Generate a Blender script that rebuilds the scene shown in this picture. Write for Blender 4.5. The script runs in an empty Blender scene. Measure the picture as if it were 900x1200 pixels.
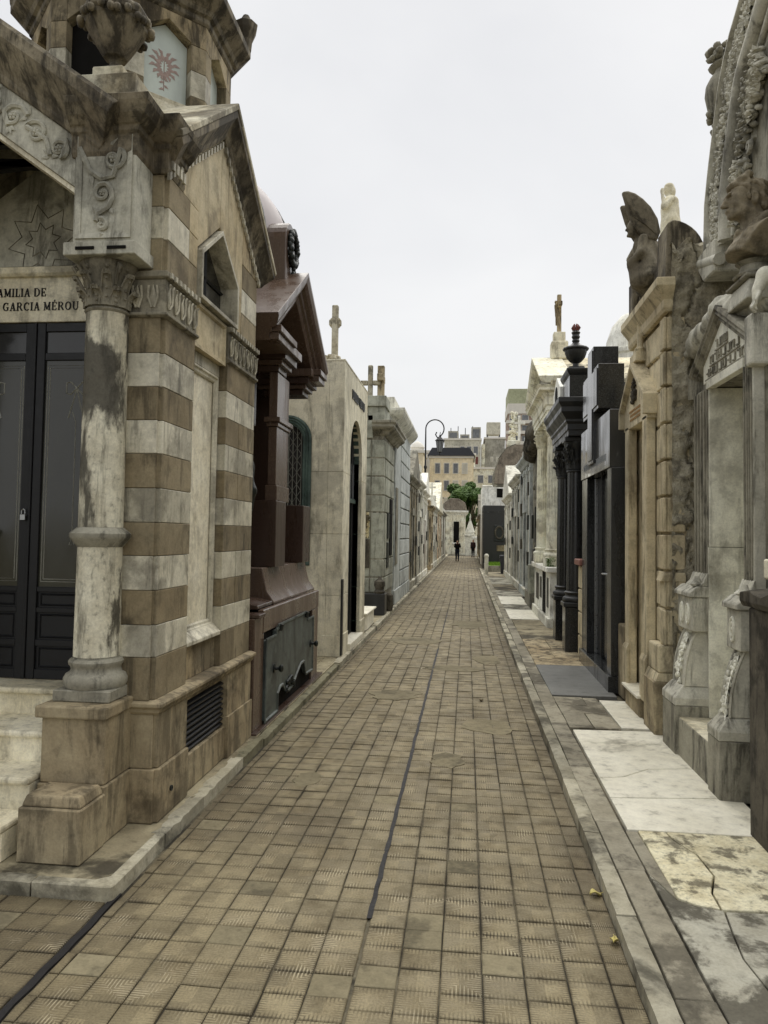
import bpy, math, random
import numpy as np
from mathutils import Vector, Matrix
random.seed(7)
RNG = np.random.default_rng(7)
SC = bpy.context.scene
COL = SC.collection
# ------------------------------------------------------------------ camera
CAM_H = 2.05
Fv = Vector((-0.11129327, 0.99275174, 0.04536299))
Rv = Vector((0.99373154, 0.11068611, 0.01569115))
Uv = Vector((-0.01055636, -0.04682495, 0.99884733))
cd = bpy.data.cameras.new('camera')
cd.sensor_fit = 'VERTICAL'
cd.sensor_height = 36.0
cd.lens = 36.0 * 870 / 1200
cd.shift_y = -13.0 / 1200
cd.clip_start = 0.05
cd.clip_end = 5000
cam = bpy.data.objects.new('camera', cd)
COL.objects.link(cam)
mw = Matrix((Rv, Uv, -Fv)).transposed().to_4x4()
mw.translation = (0, 0, CAM_H)
cam.matrix_world = mw
SC.camera = cam
# ------------------------------------------------------------------ sky and light: bright overcast
SUN_EL, SUN_AZ = math.radians(66), math.radians(20)      # azimuth clockwise from +Y
w = bpy.data.worlds.new('World')
SC.world = w
w.use_nodes = True
nt = w.node_tree
nt.nodes.clear()
wn = nt.nodes.new
wl = nt.links.new
out = wn('ShaderNodeOutputWorld')
bg = wn('ShaderNodeBackground')
bg.inputs['Strength'].default_value = 0.1
sky = wn('ShaderNodeTexSky')
sky.sky_type = 'NISHITA'
sky.sun_disc = False
sky.sun_elevation = SUN_EL
sky.sun_rotation = SUN_AZ
sky.air_density = 1.0
sky.dust_density = 4.0
tc = wn('ShaderNodeTexCoord')
mp = wn('ShaderNodeMapping')
mp.inputs['Scale'].default_value = (1.0, 1.0, 2.2)
wl(tc.outputs['Generated'], mp.inputs['Vector'])
cn = wn('ShaderNodeTexNoise')
cn.inputs['Scale'].default_value = 1.25
cn.inputs['Detail'].default_value = 5.1
cn.inputs['Roughness'].default_value = 0.5
cn.inputs['Distortion'].default_value = 0.3
wl(mp.outputs['Vector'], cn.inputs['Vector'])
cr = wn('ShaderNodeValToRGB')
cr.color_ramp.elements[0].position = 0.34
cr.color_ramp.elements[0].color = (0.785, 0.793, 0.81, 1)
cr.color_ramp.elements[1].position = 0.66
cr.color_ramp.elements[1].color = (0.94, 0.94, 0.937, 1)
wl(cn.outputs['Fac'], cr.inputs['Fac'])
sc_ = wn('ShaderNodeVectorMath')
sc_.operation = 'SCALE'
sc_.inputs['Scale'].default_value = 5.1
wl(cr.outputs['Color'], sc_.inputs[0])
mx = wn('ShaderNodeMix')
mx.data_type = 'RGBA'
mx.inputs['Factor'].default_value = 0.94
wl(sky.outputs['Color'], mx.inputs['A'])
wl(sc_.outputs['Vector'], mx.inputs['B'])
wl(mx.outputs['Result'], bg.inputs['Color'])
wl(bg.outputs['Background'], out.inputs['Surface'])
sd = bpy.data.lights.new('sun', 'SUN')
sd.energy = 1.5
sd.angle = math.radians(75)
sd.color = (1.0, 0.965, 0.90)
sun = bpy.data.objects.new('sun', sd)
COL.objects.link(sun)
sdir = Vector((math.sin(SUN_AZ) * math.cos(SUN_EL), math.cos(SUN_AZ) * math.cos(SUN_EL), math.sin(SUN_EL)))
sun.rotation_euler = (-sdir).to_track_quat('-Z', 'Y').to_euler()
sun.location = (5, -5, 30)
SC.view_settings.view_transform = 'Standard'
SC.view_settings.look = 'None'
SC.view_settings.exposure = 0.94
SC.view_settings.gamma = 1.0
SC.view_settings.use_curve_mapping = False
SC.cycles.max_bounces = 6
SC.cycles.diffuse_bounces = 3
SC.cycles.glossy_bounces = 3
SC.cycles.transmission_bounces = 3
# ------------------------------------------------------------------ mesh helpers
class MB:
    """collects geometry for one mesh object"""
    def __init__(s):
        s.v = []; s.f = []; s.uv = None
    def add(s, vs, fs):
        b = len(s.v)
        s.v.extend(tuple(map(float, p)) for p in vs)
        s.f.extend(tuple(i + b for i in f) for f in fs)
        return s
    def box(s, x0, x1, y0, y1, z0, z1):
        vs = [(x, y, z) for z in (z0, z1) for y in (y0, y1) for x in (x0, x1)]
        return s.add(vs, [(0, 2, 3, 1), (4, 5, 7, 6), (0, 1, 5, 4), (2, 6, 7, 3), (0, 4, 6, 2), (1, 3, 7, 5)])
    def tbox(s, c, a, b, z0, z1):
        """frustum: half sizes a=(x,y) at z0, b=(x,y) at z1"""
        vs = [(c[0] + i * a[0], c[1] + j * a[1], z0) for j in (-1, 1) for i in (-1, 1)]
        vs += [(c[0] + i * b[0], c[1] + j * b[1], z1) for j in (-1, 1) for i in (-1, 1)]
        return s.add(vs, [(0, 2, 3, 1), (4, 5, 7, 6), (0, 1, 5, 4), (2, 6, 7, 3), (0, 4, 6, 2), (1, 3, 7, 5)])
    def prism(s, pts, ax, a, b):
        """polygon pts extruded along ax: x:(y,z) y:(x,z) z:(x,y)"""
        def P(p, t):
            return {'x': (t, p[0], p[1]), 'y': (p[0], t, p[1]), 'z': (p[0], p[1], t)}[ax]
        n = len(pts)
        vs = [P(p, a) for p in pts] + [P(p, b) for p in pts]
        ar = sum(pts[i][0] * pts[(i + 1) % n][1] - pts[(i + 1) % n][0] * pts[i][1] for i in range(n))
        flip = (ar > 0) ^ (ax == 'y') ^ (b < a)
        fs = [tuple(range(n)), tuple(range(2 * n - 1, n - 1, -1))]
        fs += [(i, n + i, n + (i + 1) % n, (i + 1) % n) for i in range(n)]
        if flip:
            fs = [f[::-1] for f in fs]
        return s.add(vs, fs)
    def lathe(s, prof, c, n=24, flute=0, fd=0.0, a0=0.0, cap=True):
        """profile [(r,z)] bottom to top about vertical axis at c"""
        vs = []
        for r, z in prof:
            for k in range(n):
                t = a0 + 2 * math.pi * k / n
                rr = r
                if flute:
                    rr = r * (1 - fd * max(0.0, math.cos(t * flute)) ** 1.0)
                vs.append((c[0] + rr * math.cos(t), c[1] + rr * math.sin(t), c[2] + z))
        fs = []
        for i in range(len(prof) - 1):
            for k in range(n):
                q = (k + 1) % n
                fs.append((i * n + k, i * n + q, (i + 1) * n + q, (i + 1) * n + k))
        if cap:
            fs.append(tuple(range(n - 1, -1, -1)))
            m = (len(prof) - 1) * n
            fs.append(tuple(range(m, m + n)))
        return s.add(vs, fs)
    def tube(s, pts, r, n=6, cap=True):
        pts = [Vector(p) for p in pts]
        m = len(pts)
        rs = r if isinstance(r, (list, tuple)) else [r] * m
        vs = []
        prev = None
        for i, p in enumerate(pts):
            t = (pts[min(i + 1, m - 1)] - pts[max(i - 1, 0)])
            if t.length < 1e-9:
                t = Vector((0, 0, 1))
            t.normalize()
            if prev is None:
                a = Vector((0, 0, 1)) if abs(t.z) < 0.9 else Vector((1, 0, 0))
                u = t.cross(a).normalized()
            else:
                u = prev - t * prev.dot(t)
                u = u.normalized() if u.length > 1e-6 else t.orthogonal().normalized()
            prev = u
            w_ = t.cross(u)
            for k in range(n):
                an = 2 * math.pi * k / n
                vs.append(p + (u * math.cos(an) + w_ * math.sin(an)) * rs[i])
        fs = [(i * n + k, i * n + (k + 1) % n, (i + 1) * n + (k + 1) % n, (i + 1) * n + k) for i in range(m - 1) for k in range(n)]
        if cap:
            fs.append(tuple(range(n - 1, -1, -1)))
            fs.append(tuple(range((m - 1) * n, m * n)))
        return s.add(vs, fs)
    def sweep(s, path, prof, N=(0, 0, 1), closed=False):
        """closed profile [(side,n)] along path; side = tangent x N (mitred)"""
        N = Vector(N).normalized()
        path = [Vector(p) for p in path]
        m = len(path)
        k = len(prof)
        vs = []
        for i in range(m):
            tin = path[i] - path[i - 1] if (i > 0 or closed) else None
            tout = path[(i + 1) % m] - path[i] if (i < m - 1 or closed) else None
            if tin is None: tin = tout
            if tout is None: tout = tin
            s1 = tin.normalized().cross(N).normalized(); s2 = tout.normalized().cross(N).normalized()
            d = s1 + s2
            d = d / max(1e-6, d.dot(s1)) if d.length > 1e-6 else s1
            for a, b in prof:
                vs.append(path[i] + d * a + N * b)
        fs = []
        segs = m if closed else m - 1
        for i in range(segs):
            j = (i + 1) % m
            for q in range(k):
                r_ = (q + 1) % k
                fs.append((i * k + q, i * k + r_, j * k + r_, j * k + q))
        if not closed:
            fs.append(tuple(range(k - 1, -1, -1)))
            fs.append(tuple(range((m - 1) * k, m * k)))
        return s.add(vs, fs)
    def ball(s, c, r, n=8, m=5):
        r = r if isinstance(r, (tuple, list)) else (r, r, r)
        vs = [(c[0], c[1], c[2] - r[2])]
        for i in range(1, m):
            ph = -math.pi / 2 + math.pi * i / m
            for k in range(n):
                t = 2 * math.pi * k / n
                vs.append((c[0] + r[0] * math.cos(ph) * math.cos(t), c[1] + r[1] * math.cos(ph) * math.sin(t), c[2] + r[2] * math.sin(ph)))
        vs.append((c[0], c[1], c[2] + r[2]))
        fs = [(0, 1 + (k + 1) % n, 1 + k) for k in range(n)]
        for i in range(m - 2):
            for k in range(n):
                a = 1 + i * n
                fs.append((a + k, a + (k + 1) % n, a + n + (k + 1) % n, a + n + k))
        e = 1 + (m - 1) * n
        fs += [(e, e - n + k, e - n + (k + 1) % n) for k in range(n)]
        return s.add(vs, fs)
    def xf(s, fn, i0=0):
        s.v[i0:] = [tuple(fn(p)) for p in s.v[i0:]]
        return s
    def mesh(s, name, mat=None, smooth=None):
        me = bpy.data.meshes.new(name)
        me.from_pydata(s.v, [], s.f)
        if s.uv:
            ul = me.uv_layers.new(name='UVMap')
            for li, l in enumerate(me.loops):
                ul.data[li].uv = s.uv[l.vertex_index]
        if mat:
            me.materials.append(mat)
        me.validate()
        fix_normals(me)
        if smooth is not None:
            me.polygons.foreach_set('use_smooth', [True] * len(me.polygons))
            me.set_sharp_from_angle(angle=math.radians(smooth))
        me.update()
        return me
    def o(s, name, mat, parent=None, bev=0.0, smooth=None, seg=1):
        return link(name, s.mesh(name, mat, smooth), parent, bev, seg)

def fix_normals(me):
    import bmesh
    bm = bmesh.new()
    bm.from_mesh(me)
    bmesh.ops.recalc_face_normals(bm, faces=bm.faces)
    bm.to_mesh(me)
    bm.free()

ROOTLOC = {}
def wloc(o):
    v = Vector((0, 0, 0))
    while o is not None:
        v += o.location
        o = o.parent if o.name in ROOTLOC and ROOTLOC[o.name] == 'rel' else None
    return v
def link(name, me, parent=None, bev=0.0, seg=1):
    ob = bpy.data.objects.new(name, me)
    COL.objects.link(ob)
    if parent is not None:
        ob.parent = parent
        r = parent
        while r.parent is not None:
            r = r.parent
        if parent is r:
            ob.matrix_parent_inverse = Matrix.Translation(-r.location)
        # a part's own matrix is the identity, so a sub-part needs no correction
    if bev > 0:
        b = ob.modifiers.new('bevel', 'BEVEL')
        b.width = bev
        b.segments = seg
        b.limit_method = 'ANGLE'
        b.angle_limit = math.radians(40)
    return ob
def tag(o, label, cat, group=None):
    o['label'] = label
    o['category'] = cat
    if group: o['group'] = group
    return o
def T(name, label, cat, loc, group=None):
    o = bpy.data.objects.new(name, None)
    o.empty_display_size = 0.2
    COL.objects.link(o)
    o.location = loc
    return tag(o, label, cat, group)
def struct(o, kind='structure'):
    o['kind'] = kind
    return o
def copy_tree(o, parent=None, mat4=None):
    c = o.copy()
    COL.objects.link(c)
    if parent is not None:
        c.parent = parent
        c.matrix_parent_inverse = o.matrix_parent_inverse.copy()
    for ch in list(o.children):
        copy_tree(ch, c)
    return c
def arc(c, r, a0, a1, n):
    return [(c[0] + r * math.cos(math.radians(a0 + (a1 - a0) * i / n)), c[1] + r * math.sin(math.radians(a0 + (a1 - a0) * i / n))) for i in range(n + 1)]

# --- organic forms: signed distance fields turned into meshes (surface nets)
def smin(a, b, k):
    h = np.clip(0.5 + 0.5 * (b - a) / k, 0, 1)
    return b + (a - b) * h - k * h * (1 - h)
def sd_ell(X, Y, Z, c, r):
    x, y, z = (X - c[0]) / r[0], (Y - c[1]) / r[1], (Z - c[2]) / r[2]
    k0 = np.sqrt(x * x + y * y + z * z) + 1e-9
    x, y, z = x / r[0], y / r[1], z / r[2]
    k1 = np.sqrt(x * x + y * y + z * z) + 1e-9
    return k0 * (k0 - 1) / k1
def sd_cap(X, Y, Z, a, b, ra, rb):
    d = [b[i] - a[i] for i in range(3)]
    L = d[0] ** 2 + d[1] ** 2 + d[2] ** 2
    h = np.clip(((X - a[0]) * d[0] + (Y - a[1]) * d[1] + (Z - a[2]) * d[2]) / L, 0, 1)
    return np.sqrt((X - a[0] - h * d[0]) ** 2 + (Y - a[1] - h * d[1]) ** 2 + (Z - a[2] - h * d[2]) ** 2) - (ra + (rb - ra) * h)
def organic(prims, k=0.03, h=0.02, rough=None):
    """prims: ('e',c,r[,k]) ellipsoid, ('c',a,b,ra,rb[,k]) capsule, ('-e',c,r) cut; returns MB"""
    los = []; his = []
    for p in prims:
        if p[0][0] == '-': continue
        if p[0] == 'e':
            los.append(np.array(p[1]) - np.array(p[2])); his.append(np.array(p[1]) + np.array(p[2]))
        else:
            los.append(np.minimum(np.array(p[1]) - p[3], np.array(p[2]) - p[4])); his.append(np.maximum(np.array(p[1]) + p[3], np.array(p[2]) + p[4]))
    lo = np.min(los, 0) - 2.5 * h; hi = np.max(his, 0) + 2.5 * h
    ax = [np.arange(lo[i], hi[i] + h, h) for i in range(3)]
    X, Y, Z = np.meshgrid(*ax, indexing='ij')
    D = None
    for p in prims:
        if p[0] == '-p':
            d = -((X - p[1][0]) * p[2][0] + (Y - p[1][1]) * p[2][1] + (Z - p[1][2]) * p[2][2]); kk = p[3] if len(p) > 3 else .01
        elif p[0] in ('e', '-e'):
            d = sd_ell(X, Y, Z, p[1], p[2]); kk = p[3] if len(p) > 3 else k
        else:
            d = sd_cap(X, Y, Z, p[1], p[2], p[3], p[4]); kk = p[5] if len(p) > 5 else k
        if D is None: D = d
        elif p[0][0] == '-': D = -smin(-D, d, kk)
        else: D = smin(D, d, kk)
    if rough:
        D = D + rough(X, Y, Z)
    n = D.shape
    acc = np.zeros((n[0] - 1, n[1] - 1, n[2] - 1, 3)); cnt = np.zeros(acc.shape[:3])
    S = D < 0
    quads = []
    for a in range(3):
        sl0 = [slice(None)] * 3; sl1 = [slice(None)] * 3
        sl0[a] = slice(0, -1); sl1[a] = slice(1, None)
        A = D[tuple(sl0)]; B = D[tuple(sl1)]
        cr_ = np.argwhere(S[tuple(sl0)] != S[tuple(sl1)])
        b1, b2 = (a + 1) % 3, (a + 2) % 3
        ok = (cr_[:, b1] > 0) & (cr_[:, b1] < n[b1] - 1) & (cr_[:, b2] > 0) & (cr_[:, b2] < n[b2] - 1)
        cr_ = cr_[ok]
        va = A[tuple(cr_.T)]; vb = B[tuple(cr_.T)]
        t = va / (va - vb)
        pos = cr_.astype(float); pos[:, a] += t
        q = []
        for d1, d2 in ((0, 0), (1, 0), (1, 1), (0, 1)):
            ci = cr_.copy(); ci[:, b1] -= d1; ci[:, b2] -= d2
            np.add.at(acc, tuple(ci.T), pos); np.add.at(cnt, tuple(ci.T), 1)
            q.append(ci)
        quads.append(np.stack(q, 1))
    idx = -np.ones(cnt.shape, int)
    cells = np.argwhere(cnt > 0)
    idx[tuple(cells.T)] = np.arange(len(cells))
    P = acc[tuple(cells.T)] / cnt[tuple(cells.T)][:, None]
    P = P * h + lo
    mb = MB()
    mb.v = [tuple(p) for p in P]
    for q in quads:
        ids = idx[q[..., 0], q[..., 1], q[..., 2]]
        mb.f.extend(map(tuple, ids.tolist()))
    return mb
# ------------------------------------------------------------------ procedural materials
def srgb(c):
    return tuple(((x / 255) / 12.92 if x / 255 < 0.04045 else ((x / 255 + 0.055) / 1.055) ** 2.4) for x in c) + (1,)
class NT:
    def __init__(s, name):
        s.m = bpy.data.materials.new(name)
        s.m.use_nodes = True
        s.t = s.m.node_tree
        s.b = s.t.nodes['Principled BSDF']
    def n(s, t, **kw):
        x = s.t.nodes.new('ShaderNode' + t)
        for k, v in kw.items(): setattr(x, k, v)
        return x
    def l(s, a, b): s.t.links.new(a, b)
    def pos(s, scale=(1, 1, 1), off=(0, 0, 0), src='pos'):
        if src == 'pos': g = s.n('NewGeometry').outputs['Position']
        elif src == 'obj': g = s.n('TexCoord').outputs['Object']
        else: g = s.n('TexCoord').outputs['UV']
        mp_ = s.n('Mapping')
        mp_.inputs['Scale'].default_value = scale
        mp_.inputs['Location'].default_value = off
        s.l(g, mp_.inputs['Vector'])
        return mp_.outputs['Vector']
    def noise(s, vec, scale, detail=4, rough=0.6, dist=0.0):
        x = s.n('TexNoise')
        x.inputs['Scale'].default_value = scale
        x.inputs['Detail'].default_value = detail
        x.inputs['Roughness'].default_value = rough
        x.inputs['Distortion'].default_value = dist
        s.l(vec, x.inputs['Vector'])
        return x.outputs['Fac']
    def ramp(s, fac, a, b, lo=0.0, hi=1.0):
        x = s.n('MapRange', clamp=True, interpolation_type='SMOOTHSTEP')
        x.inputs['From Min'].default_value = a
        x.inputs['From Max'].default_value = b
        x.inputs['To Min'].default_value = lo
        x.inputs['To Max'].default_value = hi
        s.l(fac, x.inputs['Value'])
        return x.outputs['Result']
    def mix(s, fac, a, b, mode='MIX'):
        x = s.n('Mix', data_type='RGBA', blend_type=mode)
        for key, v in (('Factor', fac), ('A', a), ('B', b)):
            if hasattr(v, 'is_output'): s.l(v, x.inputs[key])
            else: x.inputs[key].default_value = v
        return x.outputs['Result']
    def math(s, op, a, b=None, c=None):
        x = s.n('Math', operation=op)
        for i, v in enumerate((a, b, c)):
            if v is None: continue
            if hasattr(v, 'is_output'): s.l(v, x.inputs[i])
            else: x.inputs[i].default_value = v
        return x.outputs[0]
    def bump(s, h, strength=0.3, dist=0.01):
        x = s.n('Bump')
        x.inputs['Strength'].default_value = strength
        x.inputs['Distance'].default_value = dist
        s.l(h, x.inputs['Height'])
        s.l(x.outputs['Normal'], s.b.inputs['Normal'])
    def fin(s, col, rough=0.8, spec=0.3, metal=0.0):
        if hasattr(col, 'is_output'): s.l(col, s.b.inputs['Base Color'])
        else: s.b.inputs['Base Color'].default_value = col
        if hasattr(rough, 'is_output'): s.l(rough, s.b.inputs['Roughness'])
        else: s.b.inputs['Roughness'].default_value = rough
        s.b.inputs['Specular IOR Level'].default_value = spec
        s.b.inputs['Metallic'].default_value = metal
        return s.m
SEED = [0]
LIFT = 1.14
def desat(c, k=0.74):
    g = .3 * c[0] + .59 * c[1] + .11 * c[2]
    return tuple(min(255, (g + (x - g) * k) * m) for x, m in zip(c, (.99, 1.0, .985)))
def stone(name, c1, c2, dark, streak=0.5, patch=0.4, scale=1.6, var=0.18, rough=0.85, bump=0.35, pth=(0.5, 0.62), sth=(0.48, 0.68), zst=1.25, speck=0.25, grain=55, dark2=None, spec=0.3, bdist=0.006, pz=1.0):
    """weathered stone: mottled base, run-down streaks, mould patches, grain"""
    t = NT(name)
    c1, c2, dark = desat(c1), desat(c2), desat(dark)
    c1, c2 = [tuple(min(242, x * LIFT) for x in c) for c in (c1, c2)]
    dark = tuple(x * .88 for x in dark)
    if dark2: dark2 = desat(dark2)
    SEED[0] += 1
    o = SEED[0] * 3.7
    p = t.pos(off=(o, -o, o * .5))
    n1 = t.noise(p, scale, 6, 0.65)
    col = t.mix(t.ramp(n1, 0.3, 0.7), srgb(c1), srgb(c2))
    # run-down stains
    ps = t.pos(scale=(6.5, 6.5, zst), off=(o, o, -o))
    n2 = t.noise(ps, 1.0, 9, 0.70, 0.35)
    if streak > 0:
        col = t.mix(t.ramp(n2, sth[0] + .01, sth[1] - .03, 0, min(.95, streak * 1.15)), col, srgb(dark))
    # patches of mould with ragged edges, and small spots of lichen
    n3 = t.noise(p if pz == 1.0 else t.pos(scale=(1, 1, pz), off=(o, -o, o * .5)), scale * 0.85, 12, 0.66, 0.25)
    mid = (pth[0] + pth[1]) / 2; hwid = (pth[1] - pth[0]) * .36
    col = t.mix(t.ramp(n3, mid - hwid, mid + hwid, 0, min(.95, patch * 1.1)), col, srgb(dark2 or dark))
    n5 = t.noise(p, scale * 7.0, 6, 0.6)
    col = t.mix(t.ramp(n5, 0.56, 0.70, 0, patch * .55), col, srgb(dark2 or dark))
    # grain
    n4 = t.noise(p, grain, 3, 0.7)
    g = t.math('MULTIPLY', t.ramp(n4, 0.25, 0.75, 1 - speck * .45, 1 + speck * .45), t.ramp(n5, 0.3, 0.7, 1.10, 0.90))
    ri = t.n('ObjectInfo').outputs['Random']
    v = t.ramp(ri, 0, 1, 1 - var, 1 + var)
    gv = t.math('MULTIPLY', g, v)
    vm = t.n('VectorMath', operation='SCALE')
    t.l(col, vm.inputs[0]); t.l(gv, vm.inputs['Scale'])
    h = t.math('ADD', t.math('MULTIPLY', n4, 0.5), t.noise(p, grain * 0.22, 5, 0.7))
    t.bump(h, bump, bdist)
    return t.fin(vm.outputs['Vector'], rough, spec)
def plain(name, c, rough=0.5, metal=0.0, spec=0.4, vary=0.15, scale=8, bump=0.0, emit=None):
    t = NT(name)
    p = t.pos()
    n1 = t.noise(p, scale, 5, 0.65)
    a = srgb(tuple(max(0, x * (1 - vary)) for x in c)); b = srgb(tuple(min(255, x * (1 + vary)) for x in c))
    col = t.mix(n1, a, b)
    if bump: t.bump(n1, bump, 0.004)
    return t.fin(col, t.ramp(n1, 0.2, 0.8, rough * 0.8, min(1, rough * 1.2)), spec, metal)
def granite(name, c, speckc, rough=0.12, amt=0.5, gs=140, bump=0.0):
    t = NT(name)
    p = t.pos()
    n1 = t.noise(p, gs, 2, 0.5)
    n2 = t.noise(p, gs * 0.31, 2, 0.5)
    col = t.mix(t.ramp(n1, 0.5, 0.68, 0, amt), srgb(c), srgb(speckc))
    col = t.mix(t.ramp(n2, 0.55, 0.75, 0, amt * 0.7), col, srgb(speckc))
    d = t.noise(t.pos(scale=(3, 3, .5)), 1.0, 6, 0.65)
    col = t.mix(t.ramp(d, 0.5, 0.75, 0, 0.35), col, srgb(tuple(min(255, x * 0.6 + 45) for x in c)))
    return t.fin(col, t.ramp(d, 0.35, 0.7, rough, rough + 0.25), 0.5)
M = {}
M['tan'] = stone('tan_sandstone', (176, 158, 124), (150, 128, 92), (62, 52, 38), 0.75, 0.55, 1.3, 0.12, sth=(0.44, 0.66))
M['tanl'] = stone('tan_stone_clean', (188, 172, 140), (170, 148, 108), (92, 76, 54), 0.4, 0.35, 1.1, 0.12)
M['brown'] = stone('brown_banded_stone', (134, 119, 91), (110, 94, 67), (54, 46, 33), 0.55, 0.4, 1.2, 0.16)
M['pale'] = stone('pale_banded_marble', (184, 176, 157), (156, 147, 126), (82, 73, 58), 0.55, 0.4, 1.6, 0.10, rough=0.6, bump=0.18)
M['panel'] = stone('veined_white_marble', (205, 196, 176), (190, 178, 152), (130, 112, 84), 0.3, 0.25, 2.2, 0.05, rough=0.5, bump=0.12, zst=1.6)
M['mould'] = stone('mould_stained_marble', (200, 192, 170), (176, 165, 140), (62, 56, 45), 0.6, 0.8, 3.0, 0.04, pth=(0.49, 0.60), rough=0.65, bump=0.2, pz=0.4)
M['relief'] = stone('grey_carved_marble', (176, 172, 158), (142, 136, 120), (66, 60, 48), 0.6, 0.45, 1.4, 0.06, rough=0.7, bump=0.2)
M['capdk'] = stone('dark_weathered_capital', (134, 126, 108), (104, 96, 80), (46, 41, 33), 0.55, 0.45, 3.0, 0.1)
M['cornice'] = stone('dark_stained_cornice', (132, 120, 98), (96, 84, 66), (44, 38, 30), 0.7, 0.6, 1.6, 0.1, sth=(0.42, 0.62))
M['coping'] = stone('lichen_coping', (186, 178, 156), (140, 126, 98), (66, 56, 42), 0.3, 0.6, 2.6, 0.1, pth=(0.46, 0.6))
M['step'] = stone('marble_step', (216, 206, 182), (196, 182, 150), (92, 80, 58), 0.35, 0.5, 1.8, 0.07, rough=0.55, bump=0.15, pth=(0.52, 0.68))
M['plinth'] = stone('plinth_sandstone', (158, 141, 109), (130, 111, 81), (60, 50, 36), 0.5, 0.5, 1.2, 0.07, sth=(0.43, 0.64), pth=(0.47, 0.6))
M['pave'] = stone('stained_concrete', (140, 128, 100), (104, 92, 68), (54, 47, 34), 0.0, 0.8, 1.4, 0.12, pth=(0.44, 0.62), bump=0.5)
M['kerb'] = stone('kerb_stone', (162, 154, 134), (132, 123, 101), (70, 64, 50), 0.0, 0.7, 1.8, 0.2, pth=(0.46, 0.66), bump=0.45)
M['kerbl'] = stone('pale_kerb_stone', (176, 172, 158), (150, 143, 126), (76, 70, 56), 0.0, 0.55, 1.8, 0.14, pth=(0.5, 0.66), bump=0.4)
M['moss'] = stone('mossy_kerb', (124, 117, 90), (98, 92, 68), (58, 55, 38), 0.0, 0.7, 2.4, 0.14, bump=0.5)
M['wslab'] = stone('white_marble_slab', (210, 203, 187), (194, 186, 167), (120, 108, 86), 0.0, 0.6, 1.3, 0.05, rough=0.5, bump=0.1, pth=(0.54, 0.68), speck=.1)
M['lslab'] = stone('lichen_covered_slab', (208, 198, 166), (184, 170, 132), (86, 76, 58), 0.0, 0.7, 5.5, 0.06, pth=(0.48, 0.62), bump=0.5)
M['gslab'] = stone('grey_concrete_slab', (158, 153, 138), (138, 131, 114), (90, 83, 68), 0.0, 0.8, 1.7, 0.10, pth=(0.46, 0.56), bump=0.4)
M['paver'] = stone('grey_paver', (146, 137, 118), (122, 113, 94), (78, 70, 55), 0.0, 0.6, 1.6, 0.16, bump=0.4)
M['grout'] = stone('dirty_grout', (104, 95, 74), (80, 71, 54), (40, 35, 25), 0.0, 0.8, 1.7, 0.0, bump=0.6, pth=(0.42, 0.58))
M['earth'] = stone('dry_earth', (112, 102, 78), (92, 82, 60), (60, 52, 38), 0.0, 0.5, 0.6, 0.0)
M['beige'] = stone('beige_cement', (206, 197, 174), (186, 175, 148), (104, 94, 74), 0.42, 0.3, 0.9, 0.06, bump=0.25)
M['greyst'] = stone('grey_green_stone', (158, 158, 144), (134, 133, 118), (72, 70, 60), 0.5, 0.4, 1.0, 0.08)
M['bluest'] = stone('pale_blue_plaster', (178, 181, 180), (156, 159, 158), (92, 94, 92), 0.4, 0.35, 0.9, 0.06)
M['lichen'] = stone('lichen_patch_stone', (198, 184, 140), (170, 150, 102), (56, 48, 36), 0.3, 0.8, 3.2, 0.05, pth=(0.44, 0.54))
M['greydk'] = stone('dark_grey_weathered_stone', (146, 140, 124), (112, 105, 90), (42, 38, 31), 0.65, 0.55, 1.2, 0.08)
M['greymd'] = stone('grey_weathered_marble', (190, 185, 172), (160, 154, 138), (72, 66, 55), 0.6, 0.45, 1.1, 0.07, bump=0.25)
M['niche'] = stone('pale_niche_marble', (216, 212, 198), (192, 186, 168), (118, 108, 88), 0.4, 0.4, 0.9, 0.03, rough=0.55, bump=0.12)
M['blackst'] = stone('soot_black_stone', (92, 84, 71), (62, 56, 47), (24, 22, 18), 0.7, 0.6, 1.5, 0.06, bump=0.5)
M['tomb'] = stone('tan_tomb_stone', (194, 178, 144), (168, 149, 114), (86, 74, 55), 0.55, 0.4, 1.0, 0.07)
M['rough'] = stone('rough_cracked_render', (170, 160, 138), (140, 129, 106), (70, 61, 48), 0.4, 0.5, 2.6, 0.05, bump=1.0, bdist=0.045, grain=30)
M['bust'] = stone('weathered_bust_stone', (142, 128, 104), (110, 98, 78), (54, 47, 37), 0.35, 0.35, 3.0, 0.03, bump=0.2)
M['angel'] = stone('sooty_angel_stone', (124, 114, 94), (88, 78, 62), (38, 33, 27), 0.5, 0.6, 2.6, 0.03, bump=0.25)
M['statue'] = stone('cream_statue_marble', (214, 206, 184), (190, 178, 150), (110, 98, 76), 0.3, 0.3, 2.5, 0.03)
M['white'] = stone('white_limewash', (222, 218, 206), (204, 198, 184), (140, 132, 116), 0.35, 0.3, 0.7, 0.05)
M['cream'] = stone('cream_limestone', (224, 216, 194), (204, 192, 164), (112, 98, 74), 0.5, 0.4, 1.2, 0.06)
M['greylt'] = stone('light_grey_plaster', (204, 200, 188), (182, 176, 162), (104, 98, 84), 0.5, 0.4, 0.8, 0.06)
M['roofst'] = stone('lichened_roof_slab', (204, 192, 162), (170, 154, 120), (84, 72, 54), 0.2, 0.7, 2.0, 0.06)
M['redgr'] = granite('polished_red_granite', (84, 68, 57), (124, 106, 92), 0.2, 0.55, 120)
M['redgrd'] = granite('dark_red_granite', (62, 47, 39), (92, 74, 64), 0.24, 0.5, 120)
M['mauve'] = plain('mauve_dome_metal', (168, 160, 160), 0.55, 0, 0.3, 0.06, 3)
M['blackgr'] = granite('polished_black_granite', (36, 37, 37), (92, 94, 94), 0.10, 0.5, 130)
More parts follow.
